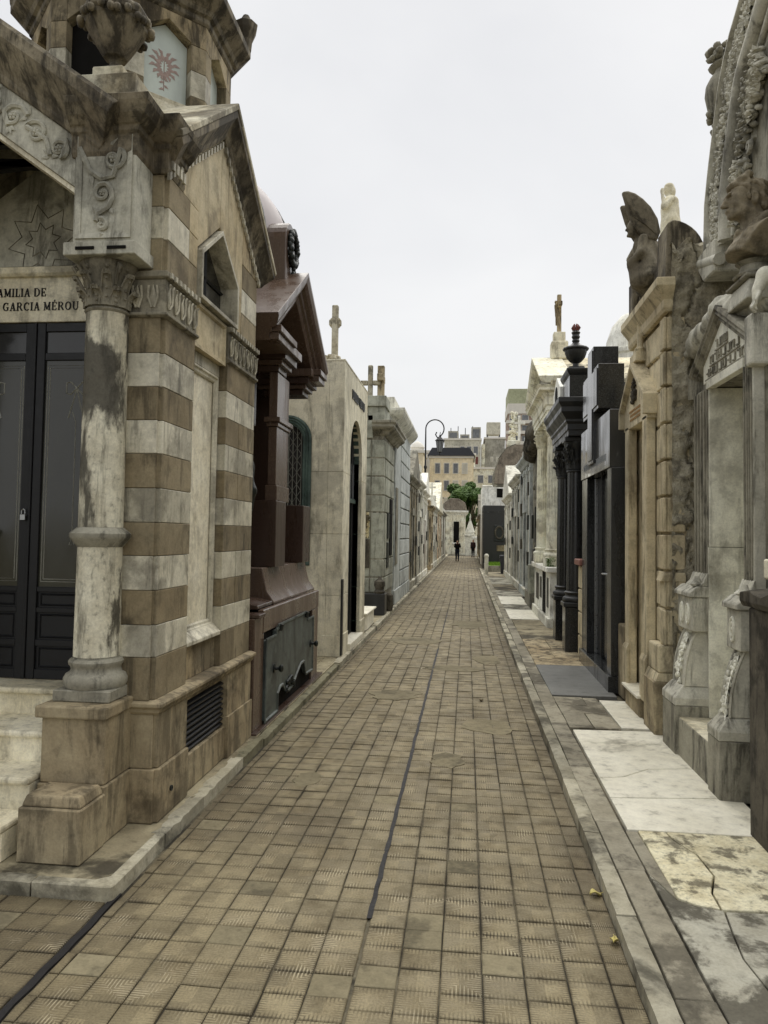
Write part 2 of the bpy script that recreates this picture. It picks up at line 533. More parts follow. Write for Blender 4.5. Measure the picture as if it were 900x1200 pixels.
M['blackpol'] = granite('mirror_black_granite', (58, 58, 56), (96, 96, 92), 0.05, 0.35, 130)
M['blackmat'] = granite('black_stone', (30, 31, 31), (58, 60, 60), 0.3, 0.4, 100)
M['bronze'] = stone('bronze_patina', (82, 90, 86), (58, 64, 62), (32, 36, 36), 0.5, 0.5, 3.0, 0.06, rough=0.5, bump=0.15, spec=0.5)
M['bronzed'] = plain('dark_bronze', (34, 38, 36), 0.4, 0.3, 0.5, 0.3, 12)
M['green'] = stone('verdigris_metal', (76, 96, 88), (54, 72, 66), (30, 40, 38), 0.5, 0.4, 3.0, 0.05, rough=0.5, bump=0.1)
M['iron'] = plain('black_painted_iron', (24, 25, 27), 0.45, 0.0, 0.4, 0.3, 14, 0.1)
M['ironw'] = plain('pale_lattice_metal', (150, 150, 140), 0.5, 0.2, 0.4, 0.15, 20)
M['steel'] = plain('brushed_steel', (170, 172, 172), 0.3, 0.9, 0.5, 0.08, 20)
M['plate'] = stone('grey_steel_plate', (108, 107, 104), (94, 93, 90), (72, 72, 70), 0.0, 0.5, 1.0, 0.0, rough=0.5, bump=0.08, spec=0.4)
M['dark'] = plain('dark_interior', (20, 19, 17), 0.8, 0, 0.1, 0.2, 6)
M['tar'] = plain('black_tar_joint', (34, 33, 34), 0.6, 0, 0.3, 0.3, 30, 0.3)
M['filler'] = plain('sandy_joint_fill', (124, 113, 86), 0.9, 0, 0.2, 0.15, 20, 0.2)
M['cement'] = stone('cement_patch', (124, 112, 84), (108, 97, 71), (78, 69, 50), 0.0, 0.5, 2.0, 0.1, bump=0.5)
M['letter'] = plain('black_letter_paint', (20, 19, 18), 0.5, 0, 0.3, 0.1, 9)
M['gold'] = plain('faded_gilt_letter', (150, 116, 66), 0.6, 0.1, 0.3, 0.2, 30)
M['print'] = plain('faded_red_print', (158, 138, 130), 0.6, 0, 0.3, 0.2, 20)
M['rust'] = plain('red_brown_finial', (104, 58, 50), 0.6, 0, 0.3, 0.2, 12)
M['redcap'] = granite('red_granite_cap', (140, 92, 78), (170, 124, 108), 0.3, 0.5)
M['crack'] = plain('crack_shadow', (30, 26, 20), 0.9, 0, 0.1, 0.2, 20)
M['weed'] = plain('weed_leaf', (72, 92, 44), 0.7, 0, 0.2, 0.4, 14)
M['leafy'] = plain('fallen_yellow_leaf', (196, 184, 120), 0.7, 0, 0.2, 0.25, 40)
M['grass'] = plain('lawn_green', (104, 134, 44), 0.8, 0, 0.2, 0.25, 6)
M['binp'] = plain('dark_grey_plastic', (38, 40, 46), 0.4, 0, 0.4, 0.15, 6)
M['skin'] = plain('skin', (196, 152, 124), 0.6, 0, 0.3, 0.05, 6)
M['cloth'] = plain('black_cloth', (26, 26, 29), 0.9, 0, 0.1, 0.3, 12)
M['jean'] = plain('dark_blue_denim', (36, 42, 56), 0.9, 0, 0.1, 0.3, 12)
M['hair'] = plain('dark_hair', (34, 25, 20), 0.6, 0, 0.3, 0.2, 20)
M['clothr'] = plain('dark_red_cloth', (52, 36, 38), 0.9, 0, 0.1, 0.3, 12)
M['yellow'] = stone('pale_yellow_render', (214, 197, 166), (204, 184, 150), (186, 164, 124), 0.25, 0.2, 0.12, 0.03, grain=3, bump=0)
M['greyb'] = stone('grey_render', (160, 154, 142), (140, 134, 122), (100, 94, 84), 0.4, 0.3, 0.15, 0.05, grain=3, bump=0)
M['greyb2'] = stone('pale_grey_render', (188, 182, 166), (170, 163, 146), (120, 112, 98), 0.4, 0.3, 0.15, 0.05, grain=3, bump=0)
M['brick'] = stone('pinkish_brick', (150, 124, 108), (132, 106, 92), (96, 80, 70), 0.2, 0.2, 0.2, 0.05, grain=4, bump=0)
M['olive'] = stone('olive_render', (156, 158, 124), (144, 146, 112), (120, 120, 92), 0.1, 0.1, 0.2, 0.03, grain=3, bump=0)
M['slate'] = plain('dark_slate_roof', (54, 56, 62), 0.6, 0, 0.3, 0.2, 2)
M['terr'] = stone('brown_zinc_roof', (128, 115, 100), (106, 94, 82), (62, 55, 48), 0.4, 0.4, 1.5, 0.05)
M['peach'] = stone('peach_plaster', (196, 158, 124), (176, 136, 104), (112, 88, 68), 0.4, 0.3, 0.8, 0.05)
M['bwhite'] = plain('white_trim', (214, 210, 200), 0.8, 0, 0.2, 0.06, 2)
M['leaf'] = None
def mat_glass(name, c, rough=0.08, spec=0.6):
    t = NT(name)
    n = t.noise(t.pos(scale=(2, 2, 1)), 1.0, 5, 0.6)
    col = t.mix(n, srgb(c), srgb(tuple(min(255, x * 1.7 + 8) for x in c)))
    return t.fin(col, t.ramp(n, 0.3, 0.7, rough, rough + 0.18), spec)
M['glass'] = mat_glass('dusty_door_glass', (34, 34, 28), 0.04)
M['glassd'] = mat_glass('dark_window_glass', (26, 26, 25), 0.06)
M['glassl'] = mat_glass('pale_frosted_glass', (128, 134, 128), 0.25)
M['pane'] = mat_glass('grey_far_window', (66, 68, 70), 0.15)
M['curtain'] = plain('window_curtain', (190, 186, 172), 0.8, 0, 0.2, 0.15, 1)
def mat_leaf():
    t = NT('tree_foliage')
    n = t.noise(t.pos(), 0.9, 4, 0.6)
    ri = t.noise(t.pos(), 14, 2, 0.6)
    col = t.mix(t.ramp(n, 0.3, 0.7), srgb((60, 86, 40)), srgb((104, 132, 66)))
    col = t.mix(t.ramp(ri, 0.4, 0.7, 0, 0.5), col, srgb((40, 58, 28)))
    return t.fin(col, 0.6, 0.3)
M['leaf'] = mat_leaf()
def mat_tile():
    """cement tile: ribs at right angles to each edge, dirt in the grooves, worn middle"""
    t = NT('ribbed_cement_tile')
    uv = t.n('TexCoord').outputs['UV']
    sep = t.n('SeparateXYZ'); t.l(uv, sep.inputs[0])
    u, v = sep.outputs[0], sep.outputs[1]
    au = t.math('ABSOLUTE', u); av = t.math('ABSOLUTE', v)
    sel = t.math('GREATER_THAN', au, av)              # 1: near the left/right edges
    co = t.math('ADD', t.math('MULTIPLY', v, sel), t.math('MULTIPLY', u, t.math('SUBTRACT', 1.0, sel)))
    wv = t.math('SINE', t.math('MULTIPLY', co, 33.0))
    groove0 = t.ramp(wv, 0.1, 0.75)
    edge = t.ramp(t.math('MAXIMUM', au, av), 0.35, 1.0)
    p = t.pos()
    big = t.noise(p, 1.1, 6, 0.6)
    snap = t.n('VectorMath', operation='SNAP'); t.l(t.pos(off=(.014, .035, 0)), snap.inputs[0]); snap.inputs[1].default_value = (.194, .1715, 10)
    wn_ = t.n('TexWhiteNoise'); t.l(snap.outputs['Vector'], wn_.inputs['Vector'])
    tv = wn_.outputs['Value']
    worn = t.ramp(t.noise(t.pos(scale=(1, .45, 1)), 0.8, 4, 0.6), 0.40, 0.60, 0.4, 1.0)
    grit = t.ramp(tv, 0.0, 1.0, 0.55, 1.0)
    med = t.noise(p, 5.0, 6, 0.65)
    fine = t.noise(p, 90, 3, 0.7)
    wear = t.noise(p, 2.2, 4, 0.6)
    col = t.mix(t.ramp(big, 0.3, 0.7), srgb((147, 136, 107)), srgb((124, 113, 86)))
    col = t.mix(t.ramp(med, 0.4, 0.72, 0, 0.6), col, srgb((94, 83, 61)))
    col = t.mix(t.ramp(wear, 0.5, 0.75, 0, 0.35), col, srgb((170, 159, 132)))
    groove = t.math('MULTIPLY', groove0, t.math('MULTIPLY', worn, grit))
    sx_ = t.n('SeparateXYZ'); t.l(t.n('NewGeometry').outputs['Position'], sx_.inputs[0])
    gd_ = t.math('ABSOLUTE', t.math('ADD', sx_.outputs[0], .55))
    gut = t.math('MULTIPLY', t.ramp(t.math('ADD', gd_, t.math('MULTIPLY', med, .35)), 1.22, 1.62, 0, .62), t.ramp(big, .3, .6, .5, 1.0))
    col = t.mix(gut, col, srgb((72, 62, 45)))
    blot = t.noise(t.pos(scale=(1, .6, 1), off=(3, 7, 0)), .55, 7, .62)
    col = t.mix(t.ramp(blot, .5, .66, 0, .5), col, srgb((94, 83, 62)))
    dirt = t.math('MULTIPLY', t.math('MULTIPLY', groove, edge), t.ramp(med, 0.3, 0.55, 0.45, 1.0))
    rimd = t.math('MULTIPLY', t.ramp(t.math('ADD', t.math('MAXIMUM', au, av), t.math('MULTIPLY', fine, .12)), .93, 1.02, 0, .75), t.math('MULTIPLY', worn, t.ramp(med, .35, .6, .15, 1.0)))
    col = t.mix(t.math('MAXIMUM', t.math('MULTIPLY', dirt, 0.95), rimd), col, srgb((46, 39, 26)))
    lt = t.math('MULTIPLY', t.math('MULTIPLY', t.ramp(wv, -0.9, -0.3, 1, 0), t.ramp(wear, 0.46, 0.62, 0, 0.55)), t.ramp(med, 0.45, 0.6))
    col = t.mix(lt, col, srgb((196, 186, 158)))
    k = t.math('MULTIPLY', t.ramp(tv, 0, 1, 0.84, 1.14), t.ramp(fine, 0.25, 0.75, 0.8, 1.2))
    vm = t.n('VectorMath', operation='SCALE'); t.l(col, vm.inputs[0]); t.l(k, vm.inputs['Scale'])
    h = t.math('ADD', t.math('MULTIPLY', groove, -1.0), t.math('ADD', t.math('MULTIPLY', fine, 0.3), t.math('MULTIPLY', med, 1.2)))
    t.bump(h, 0.6, 0.0035)
    return t.fin(vm.outputs['Vector'], t.ramp(med, 0.3, 0.7, 0.55, 0.8), 0.35)
M['tile'] = mat_tile()
# a plain serif alphabet made of strokes (x0,y0,x1,y1,width); cell 1 high
def _serif(x, y, w_=0.30): return (x - w_ / 2, y, x + w_ / 2, y, 0.05)
GL = {
 'I': (.34, [(.17, 0, .17, 1, .13), _serif(.17, .025), _serif(.17, .975)]),
 'L': (.62, [(.17, 0, .17, 1, .13), _serif(.17, .025), _serif(.17, .975), (.1, .025, .58, .025, .05), (.56, 0, .58, .28, .05)]),
 'M': (.95, [(.17, 0, .17, 1, .06), (.78, 0, .78, 1, .13), (.17, 1, .47, .1, .13), (.47, .1, .78, 1, .06), _serif(.15, .025, .24), _serif(.79, .025), _serif(.11, .975, .2), _serif(.82, .975, .22)]),
 'A': (.78, [(.4, 1, .13, 0, .06), (.4, 1, .64, 0, .13), (.22, .32, .56, .32, .05), _serif(.13, .025, .24), _serif(.64, .025, .28)]),
 'D': (.82, [(.17, 0, .17, 1, .13), (.08, .025, .45, .025, .05), (.08, .975, .45, .975, .05), (.45, .975, .66, .8, .08), (.66, .8, .72, .5, .12), (.72, .5, .66, .2, .12), (.66, .2, .45, .025, .08)]),
 'E': (.70, [(.17, 0, .17, 1, .13), (.08, .025, .6, .025, .05), (.08, .975, .6, .975, .05), (.17, .5, .46, .5, .05), (.6, 0, .62, .26, .05), (.6, 1, .61, .76, .05), (.46, .38, .46, .62, .04)]),
 'F': (.66, [(.17, 0, .17, 1, .13), _serif(.17, .025), (.08, .975, .6, .975, .05), (.17, .5, .46, .5, .05), (.6, 1, .61, .74, .05), (.46, .38, .46, .62, .04)]),
 'G': (.84, [(.68, .85, .5, .98, .06), (.5, .98, .3, .92, .08), (.3, .92, .15, .7, .12), (.15, .7, .13, .35, .13), (.13, .35, .28, .08, .12), (.28, .08, .5, .02, .07), (.5, .02, .68, .1, .06), (.68, .06, .68, .42, .12), _serif(.66, .42, .28), (.69, .98, .69, .7, .05)]),
 'R': (.82, [(.17, 0, .17, 1, .13), _serif(.17, .025), (.08, .975, .45, .975, .05), (.45, .975, .6, .86, .09), (.6, .86, .6, .62, .12), (.6, .62, .45, .5, .08), (.17, .5, .45, .5, .05), (.42, .5, .7, .03, .13), _serif(.72, .025, .16)]),
 'C': (.80, [(.66, .85, .5, .98, .06), (.5, .98, .3, .92, .08), (.3, .92, .15, .7, .12), (.15, .7, .13, .35, .13), (.13, .35, .28, .08, .12), (.28, .08, .5, .02, .07), (.5, .02, .67, .16, .06), (.68, .98, .68, .7, .05)]),
 'O': (.86, [(.43, .98, .24, .9, .08), (.24, .9, .13, .65, .12), (.13, .65, .13, .35, .13), (.13, .35, .24, .1, .12), (.24, .1, .43, .02, .08), (.43, .02, .62, .1, .08), (.62, .1, .73, .35, .12), (.73, .35, .73, .65, .13), (.73, .65, .62, .9, .12), (.62, .9, .43, .98, .08)]),
 'U': (.86, [(.17, .3, .17, 1, .13), (.17, .3, .26, .08, .11), (.26, .08, .45, .02, .08), (.45, .02, .6, .08, .07), (.6, .08, .68, .3, .06), (.68, .3, .68, 1, .06), _serif(.17, .975), _serif(.68, .975, .24)]),
}
GL['É'] = (.70, GL['E'][1] + [(.32, 1.1, .46, 1.26, .08)])
def lettering(mb, text, P, height, right=None, align='c', track=0.06, depth=0.006):
    """raised letters on the plane P(a,b,out)->xyz; a along the line, b up"""
    wd = sum((GL[c][0] + track) if c in GL else 0.38 for c in text) * height
    x = -wd / 2 if align == 'c' else (right - wd if right is not None else 0)
    host = mb
    for c in text:
        if c not in GL:
            x += 0.38 * height; continue
        if isinstance(host, tuple): mb = MB()
        for (x0, y0, x1, y1, wth) in GL[c][1]:
            wth = wth * 1.22 + .01
            dx, dy = x1 - x0, y1 - y0
            L = math.hypot(dx, dy) or 1
            nx, ny = -dy / L * wth / 2, dx / L * wth / 2
            q = [(x0 + nx, y0 + ny), (x0 - nx, y0 - ny), (x1 - nx, y1 - ny), (x1 + nx, y1 + ny)]
            vs = [P(x + a * height, b * height, d) for d in (0, depth) for a, b in q]
            mb.add(vs, [(0, 1, 2, 3), (7, 6, 5, 4), (0, 4, 5, 1), (1, 5, 6, 2), (2, 6, 7, 3), (3, 7, 4, 0)])
        if isinstance(host, tuple): mb.o('letter', host[1], host[0])
        x += (GL[c][0] + track) * height
# ------------------------------------------------------------------ the setting: ground, paved lane, pavements
ground = struct(MB().add([(-1500, -300, -.05), (1500, -300, -.05), (1500, 2500, -.05), (-1500, 2500, -.05)], [(0, 1, 2, 3)]).o('ground', M['earth']))
lane = struct(MB().box(-1.93, 0.80, 0.8, 96, -.06, -.010).o('lane', M['grout']))
cross_path = struct(MB().box(-7.0, -1.95, 0.8, 4.02, -.06, -.010).o('cross_path', M['grout']))
def tile_mesh(wx, wy):
    """bevelled tile with UV -1..1 over its top"""
    mb = MB(); b = 0.0035; hx, hy = wx / 2, wy / 2
    vs = [(i * hx, j * hy, -.022) for i, j in ((-1, -1), (1, -1), (1, 1), (-1, 1))]
    vs += [(i * hx, j * hy, -b) for i, j in ((-1, -1), (1, -1), (1, 1), (-1, 1))]
    vs += [(i * (hx - b), j * (hy - b), 0) for i, j in ((-1, -1), (1, -1), (1, 1), (-1, 1))]
    fs = [(8, 9, 10, 11)] + [(k, (k + 1) % 4, 4 + (k + 1) % 4, 4 + k) for k in range(4)] + [(4 + k, 4 + (k + 1) % 4, 8 + (k + 1) % 4, 8 + k) for k in range(4)]
    mb.v, mb.f = vs, fs
    mb.uv = [(p[0] / hx, p[1] / hy) for p in vs]
    return mb
TP = 0.1715
cols = []                                   # (centre x, width)
x = -1.905 + 0.1
for i in range(7):
    cols.append((-1.852 + 0.0965 + i * 0.193, 0.1865))
for i in range(6):
    cols.append((-0.491 + 0.0975 + i * 0.195, 0.1885))
cols.append((-0.491 + 6 * 0.195 + 0.060, 0.112))
cols.append((-1.880, .046))
PROTO = {}
def tile_obj(cx, cy, wx, wy, parent, rot=0):
    plainone = random.random() < .045
    key = (round(wx, 3), round(wy, 3), plainone)
    if key not in PROTO:
        PROTO[key] = tile_mesh(wx, wy).mesh('tile', M['cement'] if plainone else M['tile'])
    ob = bpy.data.objects.new('tile', PROTO[key])
    COL.objects.link(ob)
    ob.parent = parent
    ob.location = (cx + random.uniform(-.0015, .0015), cy + random.uniform(-.002, .002), random.uniform(-.005, .0018))
    ob.rotation_euler = (random.uniform(-.013, .013), random.uniform(-.013, .013), rot + random.uniform(-.006, .006))
    return ob
rest = MB(); rest.uv = []
def tile_joined(cx, cy, wx, wy, rot=0):
    m = tile_mesh(wx, wy)
    z = random.uniform(-.005, .0018); tx, ty = random.uniform(-.013, .013), random.uniform(-.013, .013)
    rest.add([(cx + p[0], cy + p[1], p[2] + z + tx * p[0] + ty * p[1]) for p in m.v], m.f)
    rest.uv.extend(m.uv if random.random() > .05 else [(0, 0)] * len(m.uv))
n_ind = 0
ROW0 = 2.52
for r in range(int((76 - 1.0) / TP)):
    cy = 1.0 + r * TP
    for ci, (cx, wx) in enumerate(cols):
        if ci >= 7 and 18 < cy: pass
        near = 2.9 < cy < 7.0 and n_ind < 270 and wx > .12
        # the part of the lane left of the first tar joint, right of the lens, and so on all belong to the same lane
        off = 0.03 if ci < 7 or cx < -1.8 else -0.045
        if near:
            tile_obj(cx, cy + off, wx, TP - .0055, lane); n_ind += 1
        else:
            tile_joined(cx, cy + off, wx, TP - .0055)
o = rest.o('tiles', M['tile'], lane); o['kind'] = 'stuff'
rest = MB(); rest.uv = []
# tiles of the crossing path, laid with the courses across
k_ = 0
for r in range(16):
    cy = 3.925 - r * TP
    for c in range(25):
        cx = -2.055 - c * .19
        if cy > 2.3 and cx > -3.1:
            tile_obj(cx, cy, TP - .005, .185, cross_path, math.pi / 2); k_ += 1
        else:
            tile_joined(cx, cy, TP - .005, .185)
o = rest.o('tiles', M['tile'], cross_path); o['kind'] = 'stuff'
# tar filled expansion joints and the iron rail let into the lane
def strip_on_lane(name, x, y0, y1, wd, mat, label, h=0.003):
    mb = MB(); n = max(2, int((y1 - y0) / .12)); L = []; R_ = []
    for i in range(n + 1):
        y = y0 + (y1 - y0) * i / n
        j = random.uniform(-.004, .004)
        L.append((x - wd / 2 + j + random.uniform(-.003, .003), y)); R_.append((x + wd / 2 + j + random.uniform(-.003, .003), y))
    vs = [(p[0], p[1], -.012) for p in L + R_] + [(p[0], p[1], h + random.uniform(-.0015, .0015)) for p in L + R_]
    q = n + 1; fs = []
    for i in range(n):
        fs += [(2 * q + i, 2 * q + i + 1, 3 * q + i + 1, 3 * q + i), (i, i + 1, 2 * q + i + 1, 2 * q + i), (q + i, 3 * q + i, 3 * q + i + 1, q + i + 1)]
    mb.add(vs, fs)
    o = mb.o(name, mat, lane)
    o['label'] = label
    return o
strip_on_lane('tar_joint', -0.496, 4.03, 13.6, .027, M['tar'], 'black tar joint running up the middle of the lane')
strip_on_lane('tar_joint', -0.496, 15.0, 20.0, .014, M['tar'], 'fainter tar joint further up the lane')
strip_on_lane('tar_joint', -1.93, 1.0, 4.1, .038, M['tar'], 'broad black tar joint beside the crossing path', .004)
from mathutils import noise as mnoise
def rough_box(x0, x1, y0, y1, z0, z1, amp=.006, step=.09, chip=.012):
    """box with a worn, uneven top and edges"""
    nx = max(2, int((x1 - x0) / .05)); ny = max(2, int((y1 - y0) / step)); mb = MB()
    def P(i, j, top):
        x = x0 + (x1 - x0) * i / nx; y = y0 + (y1 - y0) * j / ny
        q = Vector((x * 7, y * 7, 3.1))
        n = mnoise.noise(q); e = (i in (0, nx)) or (j in (0, ny))
        ex = mnoise.noise(q * 1.7 + Vector((4, 1, 2)))
        z = z1 + n * amp * .5 - (chip * (.6 + .8 * max(0, ex)) if (e and top) else 0)
        dx = amp * ex if i in (0, nx) else 0
        return (x + dx, y, z)
    for j in range(ny + 1):
        for i in range(nx + 1): mb.v.append(P(i, j, True))
    w_ = nx + 1
    mb.f = [(j * w_ + i, j * w_ + i + 1, (j + 1) * w_ + i + 1, (j + 1) * w_ + i) for j in range(ny) for i in range(nx)]
    rim = [i for i in range(w_)] + [j * w_ + nx for j in range(1, ny + 1)] + [ny * w_ + i for i in range(nx - 1, -1, -1)] + [j * w_ for j in range(ny - 1, 0, -1)]
    b = len(mb.v)
    mb.v += [(mb.v[r][0], mb.v[r][1], z0) for r in rim]
    n = len(rim)
    mb.f += [(rim[k], b + k, b + (k + 1) % n, rim[(k + 1) % n]) for k in range(n)]
    return mb
# cement repairs smeared over the tiles
for (px, py, rx, ry) in ((-.15, 6.9, .16, .22), (.25, 8.2, .3, .35), (-.9, 9.6, .35, .3), (-.2, 11.6, .5, .25), (.35, 12.6, .25, .5), (-1.3, 6.2, .12, .2), (-1.0, 14.5, .6, .5), (.1, 17.5, .5, .8)):
    n = 18
    pts = [(px + rx * math.cos(6.283 * k / n) * random.uniform(.7, 1.15), py + ry * math.sin(6.283 * k / n) * random.uniform(.7, 1.15)) for k in range(n)]
    MB().prism(pts, 'z', -.012, .0022 + random.uniform(0, .001)).o('cement_patch', M['cement'], lane)
# kerb of the right pavement, stone by stone
pave_r = struct(MB().box(0.905, 2.6, 1.0, 47.5, -.05, .058).o('pavement_right', M['grout']))
kerbm = {}
y = 1.2
while y < 46:
    L = random.choice((0.9, 1.1, 1.3)) if y < 12 else random.choice((1.2, 1.6))
    mat = M['kerb']
    x0, x1 = (.800, .902)
    zz = .088 + random.uniform(-.006, .006)
    rough_box(x0 + random.uniform(-.004, .004), x1, y, y + L - .006, -.05, zz).o('kerb_stone', mat, pave_r, 0, 50)
    y += L
def slab(name, pts, mat, z=.088, label=None, parent=None, th=.05, bev=.004):
    o = MB().prism(pts, 'z', z - th, z).o(name, mat, parent or pave_r, bev)
    if label: o['label'] = label
    return o
def rect(x0, x1, y0, y1, j=.006):
    r = lambda: random.uniform(-j, j)
    return [(x0 + r(), y0 + r()), (x1 + r(), y0 + r()), (x1 + r(), y1 + r()), (x0 + r(), y1 + r())]
# inner course of grey pavers behind the kerb
y = 1.4
while y < 44:
    L = random.choice((.75, 1.0, 1.25)) if y < 14 else 1.6
    slab('paver', rect(.908, 1.075, y, y + L - .008), M['paver'], .084 + random.uniform(-.004, .004))
    y += L
slab('concrete_slab', [(1.08, 1.5), (2.2, 1.5), (2.2, 2.9), (1.75, 2.95), (1.3, 3.1), (1.08, 3.2)], M['gslab'], .086)
slab('concrete_slab', [(1.085, 3.21), (1.3, 3.11), (1.335, 3.45), (1.31, 3.75), (1.335, 3.95), (1.375, 4.21), (1.25, 4.24), (1.16, 4.30), (1.085, 4.60)], M['gslab'], .086)
slab('concrete_slab', [(1.31, 3.105), (1.75, 2.96), (2.2, 2.91), (2.2, 4.25), (1.62, 4.215), (1.385, 4.205), (1.345, 3.95), (1.32, 3.75), (1.345, 3.45)], M['gslab'], .084)
slab('concrete_slab', [(1.085, 4.61), (1.165, 4.32), (1.175, 4.45), (1.16, 5.25), (1.085, 5.25)], M['paver'], .083)
slab('lichen_slab', [(1.17, 4.315), (1.25, 4.25), (1.36, 4.22), (1.37, 4.4), (1.45, 4.62), (1.44, 4.9), (1.36, 5.1), (1.34, 5.245), (1.165, 5.245)], M['lslab'], .092, 'cream slab piece left of a crack, blotched with lichen')
slab('lichen_slab', [(1.372, 4.218), (1.62, 4.225), (2.1, 4.26), (2.1, 5.25), (1.35, 5.248), (1.37, 5.1), (1.452, 4.9), (1.462, 4.62), (1.382, 4.4)], M['lslab'], .091, 'cream slab piece right of a crack, blotched with lichen')
slab('marble_slab', [(1.10, 5.26), (2.08, 5.26), (2.08, 5.98), (1.10, 5.86)], M['wslab'], .092)
slab('marble_slab', [(1.10, 5.876), (2.08, 5.996), (2.08, 6.72), (1.55, 6.62), (1.3, 6.38), (1.10, 6.32)], M['wslab'], .0925)
slab('marble_slab', [(1.10, 6.332), (1.3, 6.392), (1.55, 6.632), (2.08, 6.732), (2.08, 7.42), (1.10, 7.40)], M['wslab'], .092)
slab('marble_slab', [(1.10, 7.41), (2.08, 7.43), (2.08, 7.92), (1.10, 7.86)], M['wslab'], .091)
for (a, b, c, d) in ((1.085, 1.33, 7.97, 8.6), (1.34, 1.60, 7.97, 8.6), (1.085, 1.60, 8.61, 9.0), (1.085, 1.42, 9.01, 9.45), (1.43, 1.60, 9.01, 9.45)):
    slab('paver', rect(a, b, c, d), M['paver'], .086 + random.uniform(-.003, .003))
slab('marble_slab', rect(1.61, 1.93, 8.0, 9.3), M['wslab'], .094)
o = slab('steel_plate', rect(1.075, 1.86, 9.5, 11.68), M['plate'], .100, 'grey steel plate lying in front of the black granite tomb')
for (a, b, c, d) in ((1.08, 1.9, 11.75, 12.5), (1.08, 1.45, 12.52, 13.4), (1.46, 1.9, 12.52, 13.4), (1.08, 1.5, 13.42, 14.6), (1.51, 1.9, 13.42, 14.6), (1.08, 1.9, 14.62, 16.1), (1.08, 1.9, 16.12, 17.9)):
    slab('paver', rect(a, b, c, d), M['tan'] if c < 14 else M['pave'], .088 + random.uniform(-.003, .003))
for (a, b, c, d, m) in ((1.05, 1.85, 18.1, 20.4, 'wslab'), (1.05, 1.85, 20.42, 21.9, 'gslab'), (1.03, 1.8, 22.0, 24.8, 'wslab'), (1.05, 1.9, 24.85, 27.5, 'gslab'), (1.05, 1.9, 27.55, 31, 'pave'), (1.05, 1.9, 31.05, 36, 'gslab'), (1.05, 1.9, 36.05, 45, 'pave')):
    slab('marble_slab' if m == 'wslab' else 'concrete_slab', rect(a, b, c, d), M[m], .089)
# left pavement: platform of the chapel with its rounded corner kerb, then narrow kerbs on
pave_l = struct(MB().prism([(-7, 4.06), (-2.05, 4.06), (-2.05, 4.1), (-2.0, 4.15), (-2.0, 96), (-7, 96)], 'z', -.05, .076).o('pavement_left', M['pave']))
def kerb_l(x0, x1, y0, y1, mat, z=.085, name='kerb_stone'):
    return rough_box(x0, x1, y0, y1, -.05, z + random.uniform(-.003, .003), .012, .07, .014).o(name, mat, pave_l, 0, 50)
cpts = [(-2.0, 4.75), (-2.0, 4.13)] + [(-2.06, 4.08), (-2.4, 4.08), (-2.4, 4.0), (-1.955, 4.0)] + arc((-1.955, 4.03), .03, -90, 0, 3)[1:] + [(-1.925, 4.3), (-1.935, 4.75)]
MB().prism(cpts[::-1], 'z', -.05, .083).o('kerb_stone', M['kerb'], pave_l, .006)
xx = -2.405
while xx > -6.5:
    L = random.choice((.8, 1.0)); kerb_l(xx - L, xx - .005, 4.0, 4.1, M['kerb']); xx -= L
y = 4.755
while y < 7.05:
    L = min(random.choice((.7, .9, 1.0)), 7.1 - y); kerb_l(-2.03, -1.93, y, y + L - .005, M['kerb'] if y < 5.6 else M['moss']); y += L
y = 7.1
while y < 10.5:
    L = .85; kerb_l(-2.005, -1.915, y, y + L - .005, M['moss'], .07); y += L
MB().box(-2.32, -2.01, 7.12, 10.45, .02, .094).o('granite_edging', M['redgrd'], pave_l, .006)
while y < 90:
    L = random.choice((.9, 1.2, 1.5)); kerb_l(-2.03, -1.915, y, y + L - .006, M['kerb'], .085); y += L
for j in range(3):
    for i in range(5):
        slab('paver', rect(-3.02 + i * .2, -2.83 + i * .2, 10.5 + j * .44, 10.93 + j * .44), M['pave'], .083, None, pave_l)
for i in range(4):
    slab('marble_strip', rect(-2.32, -2.12, 14.9 + i * .42, 15.12 + i * .42), M['wslab'], .088, None, pave_l)
# a few fallen leaves on the lane
for i, (lx, ly, rz, lab) in enumerate(((.755, 4.46, .4, 'curled yellow leaf on the tiles by the right kerb, the farther one'), (.765, 3.97, 1.3, 'curled yellow leaf on the tiles by the right kerb, the nearer one'), (.2, 9.4, .9, 'brown fallen leaf in the middle of the lane'))):
    mb = MB(); n = 7
    for s_ in range(n + 1):
        t = s_ / n; w_ = .022 * math.sin(math.pi * min(1, t * .95 + .03)) + .002
        for k in (-1, 0, 1):
            mb.v.append(((t - .5) * .075, k * w_, .006 + .014 * abs(k) + .012 * math.sin(t * 5 + i)))
    mb.f = [(3 * a + b, 3 * a + b + 1, 3 * a + b + 4, 3 * a + b + 3) for a in range(n) for b in (0, 1)]
    mb.tube([(.035, 0, .012), (.06, .01, .008)], .002, 4)
    o = mb.o('fallen_leaf', M['leafy'] if i < 2 else M['brown'], None, 0, 60)
    so = o.modifiers.new('solid', 'SOLIDIFY'); so.thickness = .0012
    o.location = (lx, ly, 0.004); o.rotation_euler = (0, 0, rz)
    tag(o, lab, 'leaf', 'fallen leaves')
